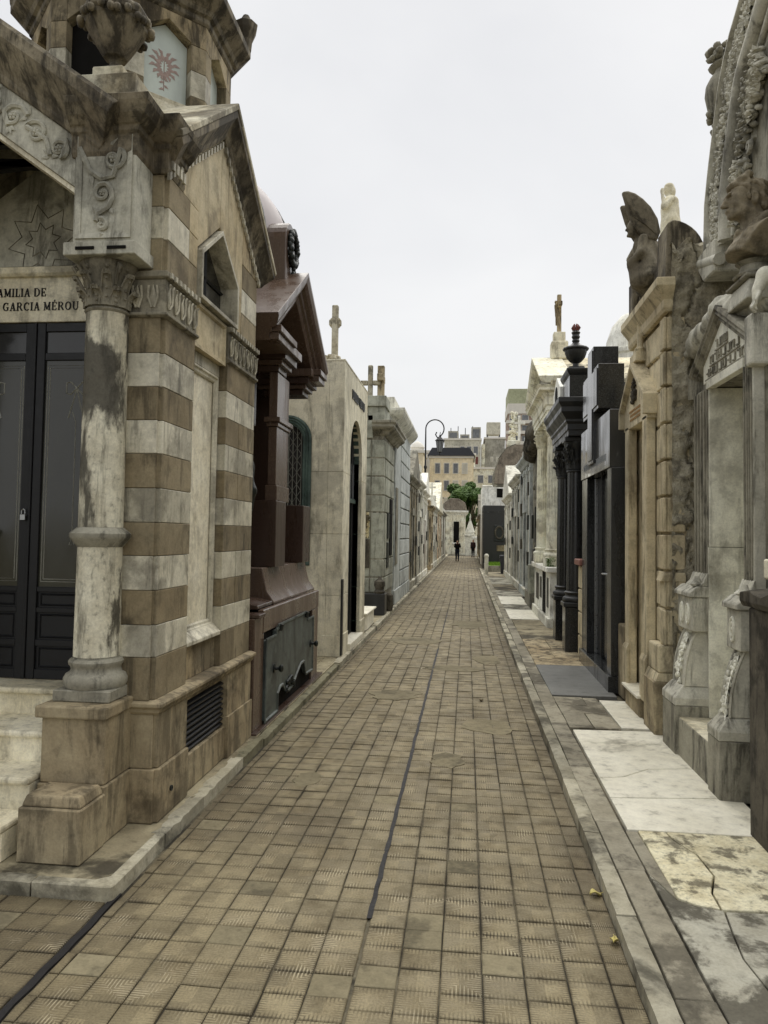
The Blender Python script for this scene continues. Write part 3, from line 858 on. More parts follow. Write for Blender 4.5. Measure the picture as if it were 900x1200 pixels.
# ------------------------------------------------------------------ shared ornament
def spiral(c, r, turns, a0, ax, n=22, sgn=1):
    """flat spiral around c in the plane ax=(u,v) vectors, growing from the centre"""
    u, v = Vector(ax[0]), Vector(ax[1]); c = Vector(c); P = []
    for i in range(n + 1):
        t = i / n
        a = a0 + sgn * turns * 2 * math.pi * t
        rr = r * (0.22 + 0.78 * t)
        P.append(c + u * (rr * math.cos(a)) + v * (rr * math.sin(a)))
    return P
def rosette(mb, c, r, ax, nrm):
    u, v, n = Vector(ax[0]), Vector(ax[1]), Vector(nrm); c = Vector(c)
    for k in range(5):
        a = 2 * math.pi * k / 5 + .3
        mb.ball(c + u * (r * .55 * math.cos(a)) + v * (r * .55 * math.sin(a)) + n * .004, r * .42, 6, 4)
    mb.ball(c + n * .012, r * .36, 6, 4)
def leaf_blob(mb, p, q, w_, nrm, lift=.01):
    """a pointed leaf from p to q lying on a face with normal nrm"""
    p, q, n = Vector(p), Vector(q), Vector(nrm).normalized()
    d = q - p; s = d.cross(n).normalized() * w_
    pts = [p, p + d * .35 + s + n * lift * .3, p + d * .4 + n * lift, p + d * .35 - s + n * lift * .3, q + n * lift * .6]
    mb.add(pts, [(0, 1, 2), (0, 2, 3), (1, 4, 2), (2, 4, 3)])
def acanthus_capital(mb, c, r0, r1, z0, z1, n=8, seg=32):
    """bell with two rings of leaves curling outward and corner volutes"""
    h = z1 - z0
    mb.lathe([(r0 * 1.06, 0), (r0 * 1.12, h * .04), (r0 * 1.02, h * .08), (r0, h * .12), (r0 * 1.02, h * .5), (r0 * 1.22, h * .8), (r0 * 1.42, h * .93), (r0 * 1.42, h)], (c[0], c[1], z0), seg)
    for ring, (hz, rr, hh) in enumerate(((.1, 1.02, .36), (.1, 1.05, .66))):
        for k in range(n):
            a = 2 * math.pi * (k + ring * .5) / n
            ca, sa = math.cos(a), math.sin(a)
            pts = []
            for t in (0, .25, .5, .75, .92, 1.0, .95):
                out_ = r0 * (rr + .12 * t + .75 * max(0, t - .55) * (1 + ring * .35))
                z = z0 + h * (hz + hh * min(t, .95)) - (h * .07 if t == .95 else 0)
                wv = r0 * .34 * (1 - .55 * t) if t < .99 else r0 * .12
                pts.append((out_, z, wv))
            base = len(mb.v)
            for (o_, z, wv) in pts:
                for kx in (-1, 0, 1):
                    ox = o_ + (.13 * r0 if kx == 0 else 0)
                    mb.v.append((c[0] + ox * ca - kx * wv * sa, c[1] + ox * sa + kx * wv * ca, z))
            for i in range(len(pts) - 1):
                for kx in (0, 1):
                    b = base + 3 * i + kx
                    mb.f.append((b, b + 1, b + 4, b + 3))
            rows = mb.v[base:base + 3 * len(pts)]
            for kx in (0, 2):
                mb.tube([rows[3 * i + kx] for i in range(len(pts))], [r0 * .065] * 4 + [r0 * .08, r0 * .09, r0 * .06], 5)
            for i in range(1, 5):
                mb.ball(rows[3 * i + 1], r0 * .075, 6, 4)
            if ring == 0:
                a2 = a + math.pi / n
                for q_, zz_ in ((1.12, .62), (1.2, .74), (1.3, .86)):
                    mb.ball((c[0] + r0 * q_ * math.cos(a2), c[1] + r0 * q_ * math.sin(a2), z0 + h * zz_), r0 * .11, 6, 4)
    for k in range(4):
        a = math.pi / 4 + k * math.pi / 2
        d = Vector((math.cos(a), math.sin(a), 0))
        P = [Vector((c[0], c[1], z0 + h * .55)) + d * r0 * 1.05, Vector((c[0], c[1], z0 + h * .78)) + d * r0 * 1.3, Vector((c[0], c[1], z0 + h * .9)) + d * r0 * 1.62,
             Vector((c[0], c[1], z0 + h * .82)) + d * r0 * 1.74, Vector((c[0], c[1], z0 + h * .74)) + d * r0 * 1.62, Vector((c[0], c[1], z0 + h * .80)) + d * r0 * 1.56]
        mb.tube(P, [r0 * .09, r0 * .11, r0 * .12, r0 * .11, r0 * .09, r0 * .06], 6)
    return mb
def attic_base(r, h):
    """column base profile from plinth top"""
    return [(r * 1.34, 0), (r * 1.42, h * .12), (r * 1.42, h * .28), (r * 1.32, h * .42), (r * 1.16, h * .48), (r * 1.1, h * .58), (r * 1.12, h * .68), (r * 1.2, h * .74), (r * 1.22, h * .84), (r * 1.14, h * .92), (r * 1.02, h * .94), (r * 1.0, h)]
def latin_cross(mb, c, h, arm, th, za=.66, along='y'):
    """upright cross; arms along x or y"""
    x, y, z = c
    mb.box(x - th, x + th, y - th, y + th, z, z + h)
    if along == 'y':
        mb.box(x - th * .9, x + th * .9, y - arm, y - th, z + h * za - th, z + h * za + th); mb.box(x - th * .9, x + th * .9, y + th, y + arm, z + h * za - th, z + h * za + th)
    else:
        mb.box(x - arm, x - th, y - th * .9, y + th * .9, z + h * za - th, z + h * za + th); mb.box(x + th, x + arm, y - th * .9, y + th * .9, z + h * za - th, z + h * za + th)
# ------------------------------------------------------------------ striped chapel with porch (near left)
L1 = T('striped_chapel', 'gothic chapel of brown and pale striped stone with columned porch, nearest on the left', 'chapel', (-3.2, 5.9, .08))
XA = -2.1
def q_(x0, x1, y0, y1, n=.03):      # block plan with rebated near corner
    return [(x0, y0), (x1 - n, y0), (x1 - n, y0 + n), (x1, y0 + n), (x1, y1), (x0, y1)]
zc = [.90, 1.19, 1.41, 1.645, 1.88, 2.11, 2.347, 2.585, 2.817, 3.05, 3.286, 3.56]
for i in range(11):
    mat = M['brown'] if i % 2 == 0 else M['pale']
    z0, z1 = zc[i], zc[i + 1] - .003
    j = random.uniform(-.002, .002)
    MB().prism(q_(-2.62, XA + j, 4.88 + j, 5.47), 'z', z0, z1).o('stone_block', mat, L1, .004)
    MB().prism([(-2.5, 6.25), (XA + j, 6.25), (XA + j, 6.62), (-2.5, 6.62)], 'z', z0, z1).o('stone_block', mat, L1, .004)
    MB().prism([(-2.5, 6.623), (XA - j, 6.623), (XA - j, 7.1), (-2.5, 7.1)], 'z', z0, z1).o('stone_block', mat, L1, .004)
# plinth
MB().box(-4.75, -2.16, 5.52, 7.1, .08, .9).o('plinth', M['plinth'], L1)
for (y0, y1) in ((4.9, 5.45), (6.40, 7.1)):
    MB().prism(q_(-2.6, -2.075, y0, y1, .03 if y0 < 5 else .001), 'z', .44, .80).o('plinth_pier', M['plinth'], L1, .004)
    MB().prism(q_(-2.6, -2.055, y0 - .02, y1, .03 if y0 < 5 else .001), 'z', .08, .437).o('base_course', M['plinth'], L1, .006)
MB().box(-2.2, -2.085, 5.453, 6.397, .08, .355).o('base_course', M['plinth'], L1, .006)
MB().box(-2.2, -2.10, 5.453, 6.397, .765, .80).o('plinth_lintel', M['plinth'], L1, .003)
MB().sweep([(-2.6, 4.9, .80), (-2.075, 4.9, .80), (-2.075, 7.11, .80)], [(-.3, 0), (.0, 0), (.02, .02), (.025, .045), (.05, .06), (.05, .085), (.0, .1), (-.3, .1)]).o('plinth_moulding', M['plinth'], L1, .004)
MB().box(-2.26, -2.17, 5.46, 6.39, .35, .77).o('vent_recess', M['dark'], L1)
for i in range(9):
    z = .37 + i * .0435
    MB().add([(-2.165, 5.47, z + .03), (-2.165, 6.38, z + .03), (-2.105, 6.38, z), (-2.105, 5.47, z), (-2.165, 5.47, z + .04), (-2.165, 6.38, z + .04), (-2.105, 6.38, z + .012), (-2.105, 5.47, z + .012)],
             [(0, 1, 2, 3), (4, 7, 6, 5), (0, 3, 7, 4), (1, 5, 6, 2), (2, 6, 7, 3), (0, 4, 5, 1)]).o('louvre_slat', M['iron'], L1)
MB().lathe([(.02, -.01), (.02, .012), (.012, .012), (.01, .003)], (0, 0, 0), 12).xf(lambda p: (-2.055 + p[2], 5.12 + p[0], .245 + p[1])).o('drain_outlet', M['bronzed'], L1, 0, 30)
# marble panel between the pillars
MB().box(-2.5, -2.15, 5.473, 6.247, .9, 1.17).o('panel_base', M['tan'], L1, .004)
MB().prism([(-2.4, 1.17), (-2.10, 1.17), (-2.10, 1.20), (-2.19, 1.29), (-2.4, 1.29)], 'y', 5.474, 6.246).o('panel_sill', M['pale'], L1, .004)
MB().box(-2.5, -2.205, 5.52, 6.2, 1.29, 3.36).o('marble_panel', M['panel'], L1)
fr = [(-2.20, 5.535, 1.30), (-2.20, 6.185, 1.30), (-2.20, 6.185, 3.35), (-2.20, 5.535, 3.35)]
MB().sweep(fr, [(-.012, 0), (.05, 0), (.05, .03), (.03, .035), (.02, .02), (.0, .018), (-.012, .008)], (1, 0, 0), True).o('panel_frame', M['pale'], L1, .003)
MB().box(-2.5, -2.17, 5.473, 6.247, 3.40, 3.50).o('panel_lintel', M['pale'], L1, .004)
MB().box(-2.5, -2.135, 5.473, 6.247, 3.503, 3.86).o('window_apron', M['tanl'], L1, .004)
MB().sweep([(-2.135, 5.49, 3.53), (-2.135, 6.23, 3.53), (-2.135, 6.23, 3.83), (-2.135, 5.49, 3.83)], [(-.01, 0), (.03, 0), (.03, .02), (.005, .02)], (1, 0, 0), True).o('apron_moulding', M['tanl'], L1)
# pillar capitals with upright leaves
def pillar_cap(y0, y1, front=True):
    x0 = -2.64
    mb = MB().box(x0, XA + .005, y0 - (.0 if front else 0), y1, 3.565, 3.80)
    mb.o('pillar_capital', M['capdk'], L1, .004)
    m2 = MB(); n = max(3, int((y1 - y0) / .11))
    for i in range(n):
        yc = y0 + (i + .5) * (y1 - y0) / n
        for s_ in (-1, 1):
            m2.tube([(XA + .01, yc + s_ * .008, 3.60), (XA + .02, yc + s_ * .03, 3.64), (XA + .02, yc + s_ * .036, 3.70), (XA + .025, yc + s_ * .02, 3.745), (XA + .03, yc + s_ * .035, 3.765)], .008, 5)
        leaf_blob(m2, (XA + .006, yc, 3.59), (XA + .006, yc, 3.75), .02, (1, 0, 0), .02)
    if front:
        for i in range(4):
            xc = -2.58 + (i + .5) * .115
            leaf_blob(m2, (xc, y0 - .002, 3.60), (xc, y0 - .002, 3.76), .03, (0, -1, 0), .02)
            for s_ in (-1, 1):
                m2.tube([(xc + s_ * .01, y0 - .008, 3.60), (xc + s_ * .035, y0 - .015, 3.67), (xc + s_ * .03, y0 - .02, 3.75)], .008, 5)
    m2.o('capital_leaves', M['pale'], L1, 0, 50)
    path = [(x0, y0, 3.53), (XA, y0, 3.53), (XA, y1, 3.53)] if front else [(XA, y0, 3.53), (XA, y1, 3.53)]
    MB().sweep(path, [(-.2, 0), (.006, 0), (.03, .012), (.03, .03), (.008, .036), (-.2, .036)]).o('capital_astragal', M['capdk'], L1, .003)
    up = [(p[0], p[1], 3.80) for p in path]
    MB().sweep(up, [(-.2, 0), (.012, 0), (.03, .01), (.03, .05), (-.2, .05)]).o('capital_abacus', M['capdk'], L1, .003)
    m3 = MB(); k = int((y1 - y0) / .07)
    for i in range(k):
        yy = y0 + (i + .2) * (y1 - y0) / k
        m3.box(XA + .0305, XA + .045, yy, yy + .035, 3.808, 3.845)
    m3.o('dentil_row', M['pale'], L1)['kind'] = 'stuff'
pillar_cap(4.875, 5.475)
pillar_cap(6.245, 7.105, False)
# upper wall with the pointed window, banded courses either side
W0, W1, WS, WT = 5.52, 6.46, 4.26, 4.60
WC = (W0 + W1) / 2
up = [3.852, 4.09, 4.32, 4.545]
for i in range(3):
    mat = M['brown'] if i % 2 == 0 else M['pale']
    MB().prism(q_(-2.62, XA, 4.88, 5.30, .03), 'z', up[i], up[i + 1] - .003).o('stone_block', mat, L1, .004)
    MB().box(-2.6, XA - .004, 6.62, 7.1, up[i], up[i + 1] - .003).o('stone_block', mat, L1, .004)
    MB().box(-2.6, XA - .003, 5.303, W0 - .04, up[i], up[i + 1] - .003).o('stone_block', M['tanl'] if i != 0 else M['brown'], L1, .004)
GA = (6.0, 5.40)                        # gable apex on the wall plane
def gz(y): return GA[1] - abs(y - GA[0]) * .74
tri = [[(W0 - .04, 4.545), (W0 - .04, WS), (WC, WT + .03), (WC, gz(WC)), (5.5, gz(5.5)), (4.95, 4.62), (4.88, 4.548)],
       [(WC + .003, WT + .03), (W1 + .04, WS), (6.62, WS - .1), (6.62, gz(6.62)), (GA[0], GA[1]), (WC + .003, gz(WC))],
       [(6.623, 4.548), (7.1, 4.548), (7.1, gz(7.1)), (6.623, gz(6.623))], [(W1 + .04, 3.86), (6.617, 3.86), (6.617, WS - .1), (W1 + .04, WS)]]
for p, mt in zip(tri, ('tanl', 'tanl', 'tan', 'tanl')):
    MB().prism(p, 'x', -2.6, XA - .006).o('gable_stone', M[mt], L1, .004)
wp = [(W0, 3.88), (W1, 3.88), (W1, WS), (WC, WT), (W0, WS)]
MB().sweep([(XA - .006, p[0], p[1]) for p in wp], [(-.035, .03), (-.035, -.3), (.0, -.05), (.0, .03)][::-1], (1, 0, 0), True).o('window_frame', M['pale'], L1, .004)
MB().sweep([(XA - .056, p[0], p[1]) for p in wp], [(-.03, .0), (-.03, -.3), (.012, -.3), (.012, .0)][::-1], (1, 0, 0), True).o('window_reveal_shade', M['bronzed'], L1)  # lining coloured dark to stand for the shade inside the deep stone reveal
wo = MB().prism(wp, 'x', -2.25, -2.24).o('window_pane', M['glassd'], L1)
for (a, b) in (((WC, 3.88), (WC, WT)), ((W0, 4.2), (W1, 4.2))):
    MB().tube([(-2.23, a[0], a[1]), (-2.23, b[0], b[1])], .016, 4).o('window_bar', M['iron'], L1)
# alley gable: coping, cove moulding, dentils
gp = [(XA, 4.93, gz(4.93)), (XA, GA[0], GA[1]), (XA, 7.2, gz(7.2))]
MB().sweep(gp, [(.0, -.4), (.0, .012), (-.03, .03), (-.045, .035), (-.13, .10), (-.15, .12), (-.2, .12), (-.2, -.4)], (1, 0, 0)).o('gable_cornice', M['cornice'], L1, .003)
MB().sweep(gp, [(-.203, -.6), (-.203, .13), (-.25, .13), (-.25, -.6)], (1, 0, 0)).o('gable_coping', M['coping'], L1, .006)
md = MB()
for s_ in (-1, 1):
    for i in range(17):
        yy = GA[0] + s_ * (.06 + i * .066)
        zz = gz(yy)
        md.add([(XA - .001 + dx, yy + a * .017, zz - b - .74 * s_ * a * .017) for dx in (0, .022) for a, b in ((-1, .065), (1, .065), (1, .012), (-1, .012))], [(0, 1, 2, 3), (7, 6, 5, 4), (0, 4, 5, 1), (1, 5, 6, 2), (2, 6, 7, 3), (3, 7, 4, 0)])
md.o('dentil_row', M['pale'], L1)['kind'] = 'stuff'
# pedestal, block in front of it and column
def porch_support(cx, sx):
    """pedestal, column and impost; sx=+1 right one, -1 its twin"""
    def X(v): return XC + sx * (v - XC)
    def bx(x0, x1, *a): return MB().box(min(X(x0), X(x1)), max(X(x0), X(x1)), *a)
    bx(-2.69, -2.26, 4.54, 5.0, .44, .85).o('pedestal', M['plinth'], L1, .006)
    bx(-2.70, -2.245, 4.525, 5.0, .08, .437).o('pedestal_base', M['plinth'], L1, .006)
    bx(-2.63, -2.235, 4.215, 4.52, .08, .40).o('step_end_block', M['plinth'], L1, .008)
    MB().tbox((X(-2.4325), 4.372), (.188, .142), (.168, .122), .402, .465).o('block_cap', M['plinth'], L1, .012, None, 2)
    bx(-2.72, -2.24, 4.50, 5.05, .852, .93).o('pedestal_cap', M['plinth'], L1, .012, None, 2)
    bx(-2.675, -2.285, 4.625, 5.015, .932, 1.005).o('column_plinth', M['greydk'], L1, .006)
    c = (X(-2.48), 4.82)
    MB().lathe(attic_base(.146, .20), (c[0], c[1], 1.006), 32).o('column_base', M['greydk'], L1, 0, 40)
    MB().lathe([(.150, 0), (.148, .4), (.146, .73)], (c[0], c[1], 1.207), 32).o('lower_shaft', M['mould'], L1, 0, 40)
    MB().lathe([(.15, 0), (.16, .012), (.19, .05), (.2, .066), (.2, .09), (.17, .115), (.152, .13)], (c[0], c[1], 1.938), 32).o('shaft_ring', M['greydk'], L1, 0, 35)
    MB().lathe([(.146, 0), (.144, .7), (.140, 1.46)], (c[0], c[1], 2.069), 32).o('upper_shaft', M['mould'], L1, 0, 40)
    acanthus_capital(MB(), c, .136, .2, 3.53, 3.87).o('column_capital', M['capdk'], L1, 0, 45)
    bx(-2.69, -2.19, 4.585, 5.05, 3.872, 3.96).o('abacus', M['relief'], L1, .005)
    for i in range(2):
        xx = -2.60 + i * .22
        MB().box(min(X(xx), X(xx + .13)), max(X(xx), X(xx + .13)), 4.578, 4.5845, 3.905, 3.925).o('abacus_slot', M['dark'], L1)
    bx(-2.635, -2.21, 4.605, 4.876, 3.962, 4.70).o('impost_block', M['relief'], L1, .005)
    MB().sweep([(X(-2.60), 4.604, 4.0), (X(-2.245), 4.604, 4.0), (X(-2.245), 4.604, 4.67), (X(-2.60), 4.604, 4.67)], [(-.02, 0), (.015, 0), (.015, .012), (-.02, .006)], (0, -1, 0), True).o('impost_moulding', M['relief'], L1)
XC = -3.42
porch_support(0, 1)
porch_support(0, -1)
# marble steps
for i, (z, y) in enumerate(((.88, 5.20), (.69, 4.76), (.49, 4.44), (.29, 4.17))):
    yb = (5.56, 5.24, 4.80, 4.48)[i]
    MB().box(-4.13, -2.715, y + .03, yb, .08 if i == 3 else (.69, .49, .29)[i] - .01, z - .045).o('step_riser', M['step'], L1, .003)
    MB().box(-4.14, -2.71, y, yb, z - .044, z).o('step_tread', M['step'], L1, .015, None, 2)
# scroll relief on impost block and gable frieze
sc = MB(); AX = ((1, 0, 0), (0, 0, 1)); NR = (0, -1, 0)
def scroll(mb, c, r, a0, sgn, tail=None, fr=.4):
    c = Vector((c[0], 4.598, c[1]))
    P = spiral(c, r, 1.15, a0, AX, 22, sgn)
    if tail: P = P + [Vector((t[0], 4.598, t[1])) for t in tail]
    n = len(P)
    mb.tube(P, [.010 + .011 * i / n for i in range(n)], 6)
    rosette(mb, c, r * fr, AX, NR)
scroll(sc, (-2.36, 4.52), .085, 0, 1, [(-2.36, 4.40), (-2.44, 4.385), (-2.52, 4.44), (-2.56, 4.52), (-2.60, 4.60)])
scroll(sc, (-2.43, 4.29), .065, 2, -1, [(-2.37, 4.31), (-2.36, 4.25), (-2.39, 4.19), (-2.46, 4.15), (-2.47, 4.10)])
scroll(sc, (-2.43, 4.075), .042, 1, 1)
for p, q in (((-2.52, 4.44), (-2.50, 4.32)), ((-2.5, 4.42), (-2.42, 4.40)), ((-2.46, 4.15), (-2.50, 4.2)), ((-2.38, 4.19), (-2.35, 4.14)), ((-2.42, 4.03), (-2.44, 3.985)), ((-2.40, 4.6), (-2.33, 4.66))):
    leaf_blob(sc, (p[0], 4.603, p[1]), (q[0], 4.603, q[1]), .02, NR, .018)
sc.o('scroll_relief', M['relief'], L1, 0, 50)
FY = 4.62
def fz(x): return 4.345 + (-2.633 - x) * .72
for s_ in (1, -1):
    X = lambda v: XC + s_ * (v - XC)
    MB().prism([(X(-2.638), fz(-2.638)), (X(XC + .001), fz(XC)), (X(XC + .001), fz(XC) + .34), (X(-2.638), fz(-2.638) + .34)], 'y', FY, FY + .22).o('gable_frieze', M['relief'], L1, .004)
    fs = MB()
    for i, (xx, r) in enumerate(((-2.76, .075), (-2.93, .085), (-3.10, .075), (-3.24, .08), (-3.36, .06))):
        c = Vector((X(xx), FY - .006, fz(xx) + .175))
        P = spiral(c, r, 1.2, i * 1.3, AX, 22, s_ if i % 2 else -s_)
        t2 = X(xx + .11), fz(xx + .11) + (.09 if i % 2 else .25)
        P += [Vector((c.x + s_ * r * .9, FY - .006, c.z + (-.05 if i % 2 else .06))), Vector((t2[0], FY - .006, t2[1]))]
        fs.tube(P, [.009 + .010 * k / len(P) for k in range(len(P))], 6)
        rosette(fs, c, r * .42, AX, NR)
        for k in range(3):
            a = random.uniform(0, 6.28)
            leaf_blob(fs, (t2[0], FY - .001, t2[1]), (t2[0] + .07 * math.cos(a), FY - .001, t2[1] + .07 * math.sin(a)), .018, NR, .016)
    fs.o('frieze_relief', M['relief'], L1, 0, 50)
    MB().prism([(X(-2.638), fz(-2.638) - .04), (X(XC + .001), fz(XC) - .04), (X(XC + .001), fz(XC) - .003), (X(-2.638), fz(-2.638) - .003)], 'y', FY + .02, FY + .24).o('arch_soffit', M['panel'], L1)
    # porch roof slabs and the beams crossing under them
    MB().prism([(X(-2.4), fz(-2.4) + .3), (X(XC + .001), fz(XC) + .3), (X(XC + .001), fz(XC) + .38), (X(-2.4), fz(-2.4) + .38)], 'y', FY + .23, 6.0).o('porch_roof', M['capdk'], L1)
MB().sweep([(-2.47, FY, fz(-2.47) + .34), (XC, FY, fz(XC) + .34), (2 * XC + 2.47, FY, fz(-2.47) + .34)], [(0, -.2), (0, .02), (.03, .035), (.05, .035), (.08, .05), (.2, .15), (.23, .17), (.3, .17), (.33, .15), (.33, -.2)], (0, -1, 0)).o('porch_gable_cornice', M['cornice'], L1, .004)
for s_ in (1, -1):
    X = lambda v: XC + s_ * (v - XC)
    for k, yy in enumerate((4.98, 5.3)):
        MB().sweep([(X(-2.5), yy, fz(-2.5) + .18), (X(XC + .3), yy, fz(XC + .3) + .16), (X(XC - .55), yy, fz(XC + .55) + .40)], [(-.03, -.03), (.03, -.03), (.03, .03), (-.03, .03)], (0, -1, 0)).o('porch_beam', M['iron'], L1)
# horizontal cornice over impost and corner pillar
cp = [(-2.66, 4.605, 4.702), (-2.21, 4.605, 4.702), (-2.21, 4.86, 4.702), (XA + .0, 4.86, 4.702), (XA + .0, 5.16, 4.702)]
MB().sweep(cp, [(-.3, -.16), (.0, -.16), (.012, -.13), (.012, -.02), (.03, .0), (.035, .03), (.05, .04), (.09, .085), (.125, .15), (.135, .19), (-.3, .19)]).o('corner_cornice', M['cornice'], L1, .004)
md = MB()
for i in range(4):
    md.box(XA + .0125, XA + .03, 4.90 + i * .065, 4.935 + i * .065, 4.585, 4.655)
md.o('dentil_row', M['pale'], L1)['kind'] = 'stuff'
# urn pedestal and faceted urn at the corner
MB().tbox((-2.42, 4.76), (.24, .22), (.21, .19), 4.892, 4.95).box(-2.62, -2.22, 4.58, 4.94, 4.95, 5.10).o('urn_pedestal', M['coping'], L1, .008)
MB().box(-2.565, -2.345, 4.65, 4.87, 5.102, 5.20).o('urn_base', M['coping'], L1, .01)
MB().lathe([(.085, 0), (.09, .02), (.05, .05), (.042, .075), (.05, .1), (.09, .115), (.155, .21), (.215, .31), (.235, .36), (.225, .375), (.255, .40), (.262, .44), (.235, .475), (.12, .5), (.03, .515)], (0, 0, 0), 8, a0=math.pi / 8).xf(lambda p: (-2.455 + p[0] * .9, 4.76 + p[1] * .9, 5.202 + p[2] * .93)).o('corner_urn', M['cornice'], L1, .008)
mu = MB()
for k in range(8):
    a = math.pi / 4 * k
    for t in (-.07, 0, .07):
        mu.ball((-2.455 + .222 * math.cos(a) - t * math.sin(a), 4.76 + .222 * math.sin(a) + t * math.cos(a), 5.560 - abs(t) * .4), (.028, .028, .03), 6, 4)
mu.o('urn_ornament', M['cornice'], L1, 0, 60)
# wall core, door wall, lintel with the inscription
MB().box(-4.75, -2.45, 5.56, 7.35, .9, 4.62).o('wall_core', M['tan'], L1)
MB().box(-4.75, -2.6, 4.9, 5.55, .08, .60).o('porch_floor', M['step'], L1)
MB().box(-4.75, -4.2, 4.9, 5.55, .6, 4.55).o('porch_side_wall', M['brown'], L1)
DY = 5.50
MB().box(-4.25, -2.55, DY + .0, DY + .055, 3.70, 4.10).o('lintel', M['step'], L1, .004)
MB().sweep([(-4.25, DY, 4.06), (-2.55, DY, 4.06)][::1], [(0, 0), (.03, .0), (.05, .02), (.05, .07), (-.03, .09), (-.03, 0)]).o('lintel_moulding', M['step'], L1, .003)
lintel = [o_ for o_ in L1.children if o_.name.startswith('lintel') and 'mould' not in o_.name][0]
lettering((lintel, M['letter']), 'FAMILIA DE', lambda a, b, d: (XC - .16 + a, DY - .0005 - d, 3.905 + b), .065, track=.1)
lettering((lintel, M['letter']), 'GARCIA MÉROU', lambda a, b, d: (a, DY - .0005 - d, 3.792 + b), .065, right=-3.065, track=.1, align='r')
MB().prism([(-4.3, 4.155), (-2.54, 4.155), (-2.54, 4.34), (XC, 4.98), (-4.3, 4.34)], 'y', DY + .01, DY + .06).o('tympanum', M['relief'], L1)
ty = MB()
def star(mb, c, r, n=8, w_=.005):
    pts = [(c[0] + (r if k % 2 == 0 else r * .62) * math.cos(math.pi * k / n + .2), DY + .008, c[1] + (r if k % 2 == 0 else r * .62) * math.sin(math.pi * k / n + .2)) for k in range(2 * n)]
    mb.tube(pts + [pts[0]], w_, 4)
star(ty, (XC + .02, 4.36), .30); star(ty, (XC + .02, 4.36), .15); star(ty, (XC + .52, 4.24), .10); star(ty, (XC - .5, 4.24), .10)
ty.o('star_tracery', M['greydk'], L1)
# the iron double door with etched panes
dz0, dz1 = .885, 3.69
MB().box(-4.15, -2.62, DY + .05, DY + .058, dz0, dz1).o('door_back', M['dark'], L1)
DC = -3.425
for s_ in (-1, 1):
    x0, x1 = (DC + .012, -2.74) if s_ > 0 else (-4.11, DC - .012)
    leafo = MB()
    leafo.box(x0, x0 + .07, DY + .0, DY + .045, dz0, dz1).box(x1 - .07, x1, DY, DY + .045, dz0, dz1)
    for (z0, z1) in ((dz0, .96), (1.14, 1.19), (1.40, 1.44), (1.56, 1.60), (3.39, 3.45), (3.62, dz1)):
        leafo.box(x0 + .07, x1 - .07, DY + .004, DY + .041, z0, z1)
    lf = leafo.o('door_leaf', M['iron'], L1, .004)
    MB().box(x0 + .07, x1 - .07, DY + .02, DY + .028, 1.60, 3.39).o('pane', M['glass'], lf)
    MB().box(x0 + .07, x1 - .07, DY + .02, DY + .028, 3.45, 3.62).o('pane', M['glassd'], lf)
    for (z0, z1) in ((.96, 1.14), (1.19, 1.40), (1.44, 1.56)):
        MB().box(x0 + .07, x1 - .07, DY + .022, DY + .03, z0, z1).o('lower_panel', M['iron'], lf)
        MB().sweep([(x0 + .1, DY + .022, z0 + .02), (x1 - .1, DY + .022, z0 + .02), (x1 - .1, DY + .022, z1 - .02), (x0 + .1, DY + .022, z1 - .02)], [(-.008, 0), (.008, 0), (0, .01)], (0, -1, 0), True).o('panel_moulding', M['iron'], lf)
    xc = (x0 + x1) / 2
    et = MB(); ey = DY + .019
    for k in (-1, 1):
        et.tube([(xc, ey, 3.17), (xc + k * .05, ey, 3.22), (xc + k * .085, ey, 3.21), (xc + k * .085, ey, 3.13), (xc + k * .05, ey, 3.12), (xc, ey, 3.17)], .006, 4)
        et.tube([(xc, ey, 3.17), (xc + k * .03, ey, 3.05), (xc + k * .065, ey, 2.93)], .006, 4)
    et.ball((xc, ey, 3.17), .014, 6, 4)
    et.tube([(xc - .03, ey, 2.98), (xc, ey, 2.9), (xc, ey, 2.0), (xc - .02, ey, 1.93), (xc + .02, ey, 1.93), (xc, ey, 2.0)], .004, 4)
    for d_ in (.02, .04):
        et.tube([(x0 + .07 + d_, ey, 1.62 + d_), (x1 - .07 - d_, ey, 1.62 + d_), (x1 - .07 - d_, ey, 3.37 - d_), (x0 + .07 + d_, ey, 3.37 - d_), (x0 + .07 + d_, ey, 1.62 + d_)], .004, 4)
    et.o('etched_pattern', M['ironw'], lf)
MB().box(DC - .011, DC + .011, DY - .012, DY + .04, dz0, dz1).o('meeting_bar', M['iron'], L1, .004)
MB().box(-4.2, -4.115, DY - .01, DY + .05, dz0, dz1).o('door_frame', M['iron'], L1, .004)
MB().box(-2.735, -2.64, DY - .01, DY + .05, dz0, dz1).o('door_frame', M['iron'], L1, .004)
pk = MB().box(DC - .055, DC - .012, DY - .04, DY - .018, 2.12, 2.165)
pk.tube([(DC - .048, DY - .03, 2.165), (DC - .048, DY - .03, 2.195), (DC - .033, DY - .03, 2.208), (DC - .019, DY - .03, 2.195), (DC - .019, DY - .03, 2.165)], .005, 5)
pk.tube([(DC - .033, DY - .03, 2.2), (DC - .03, DY - .01, 2.205)], .006, 5)
pk.o('padlock', M['steel'], L1, .003)
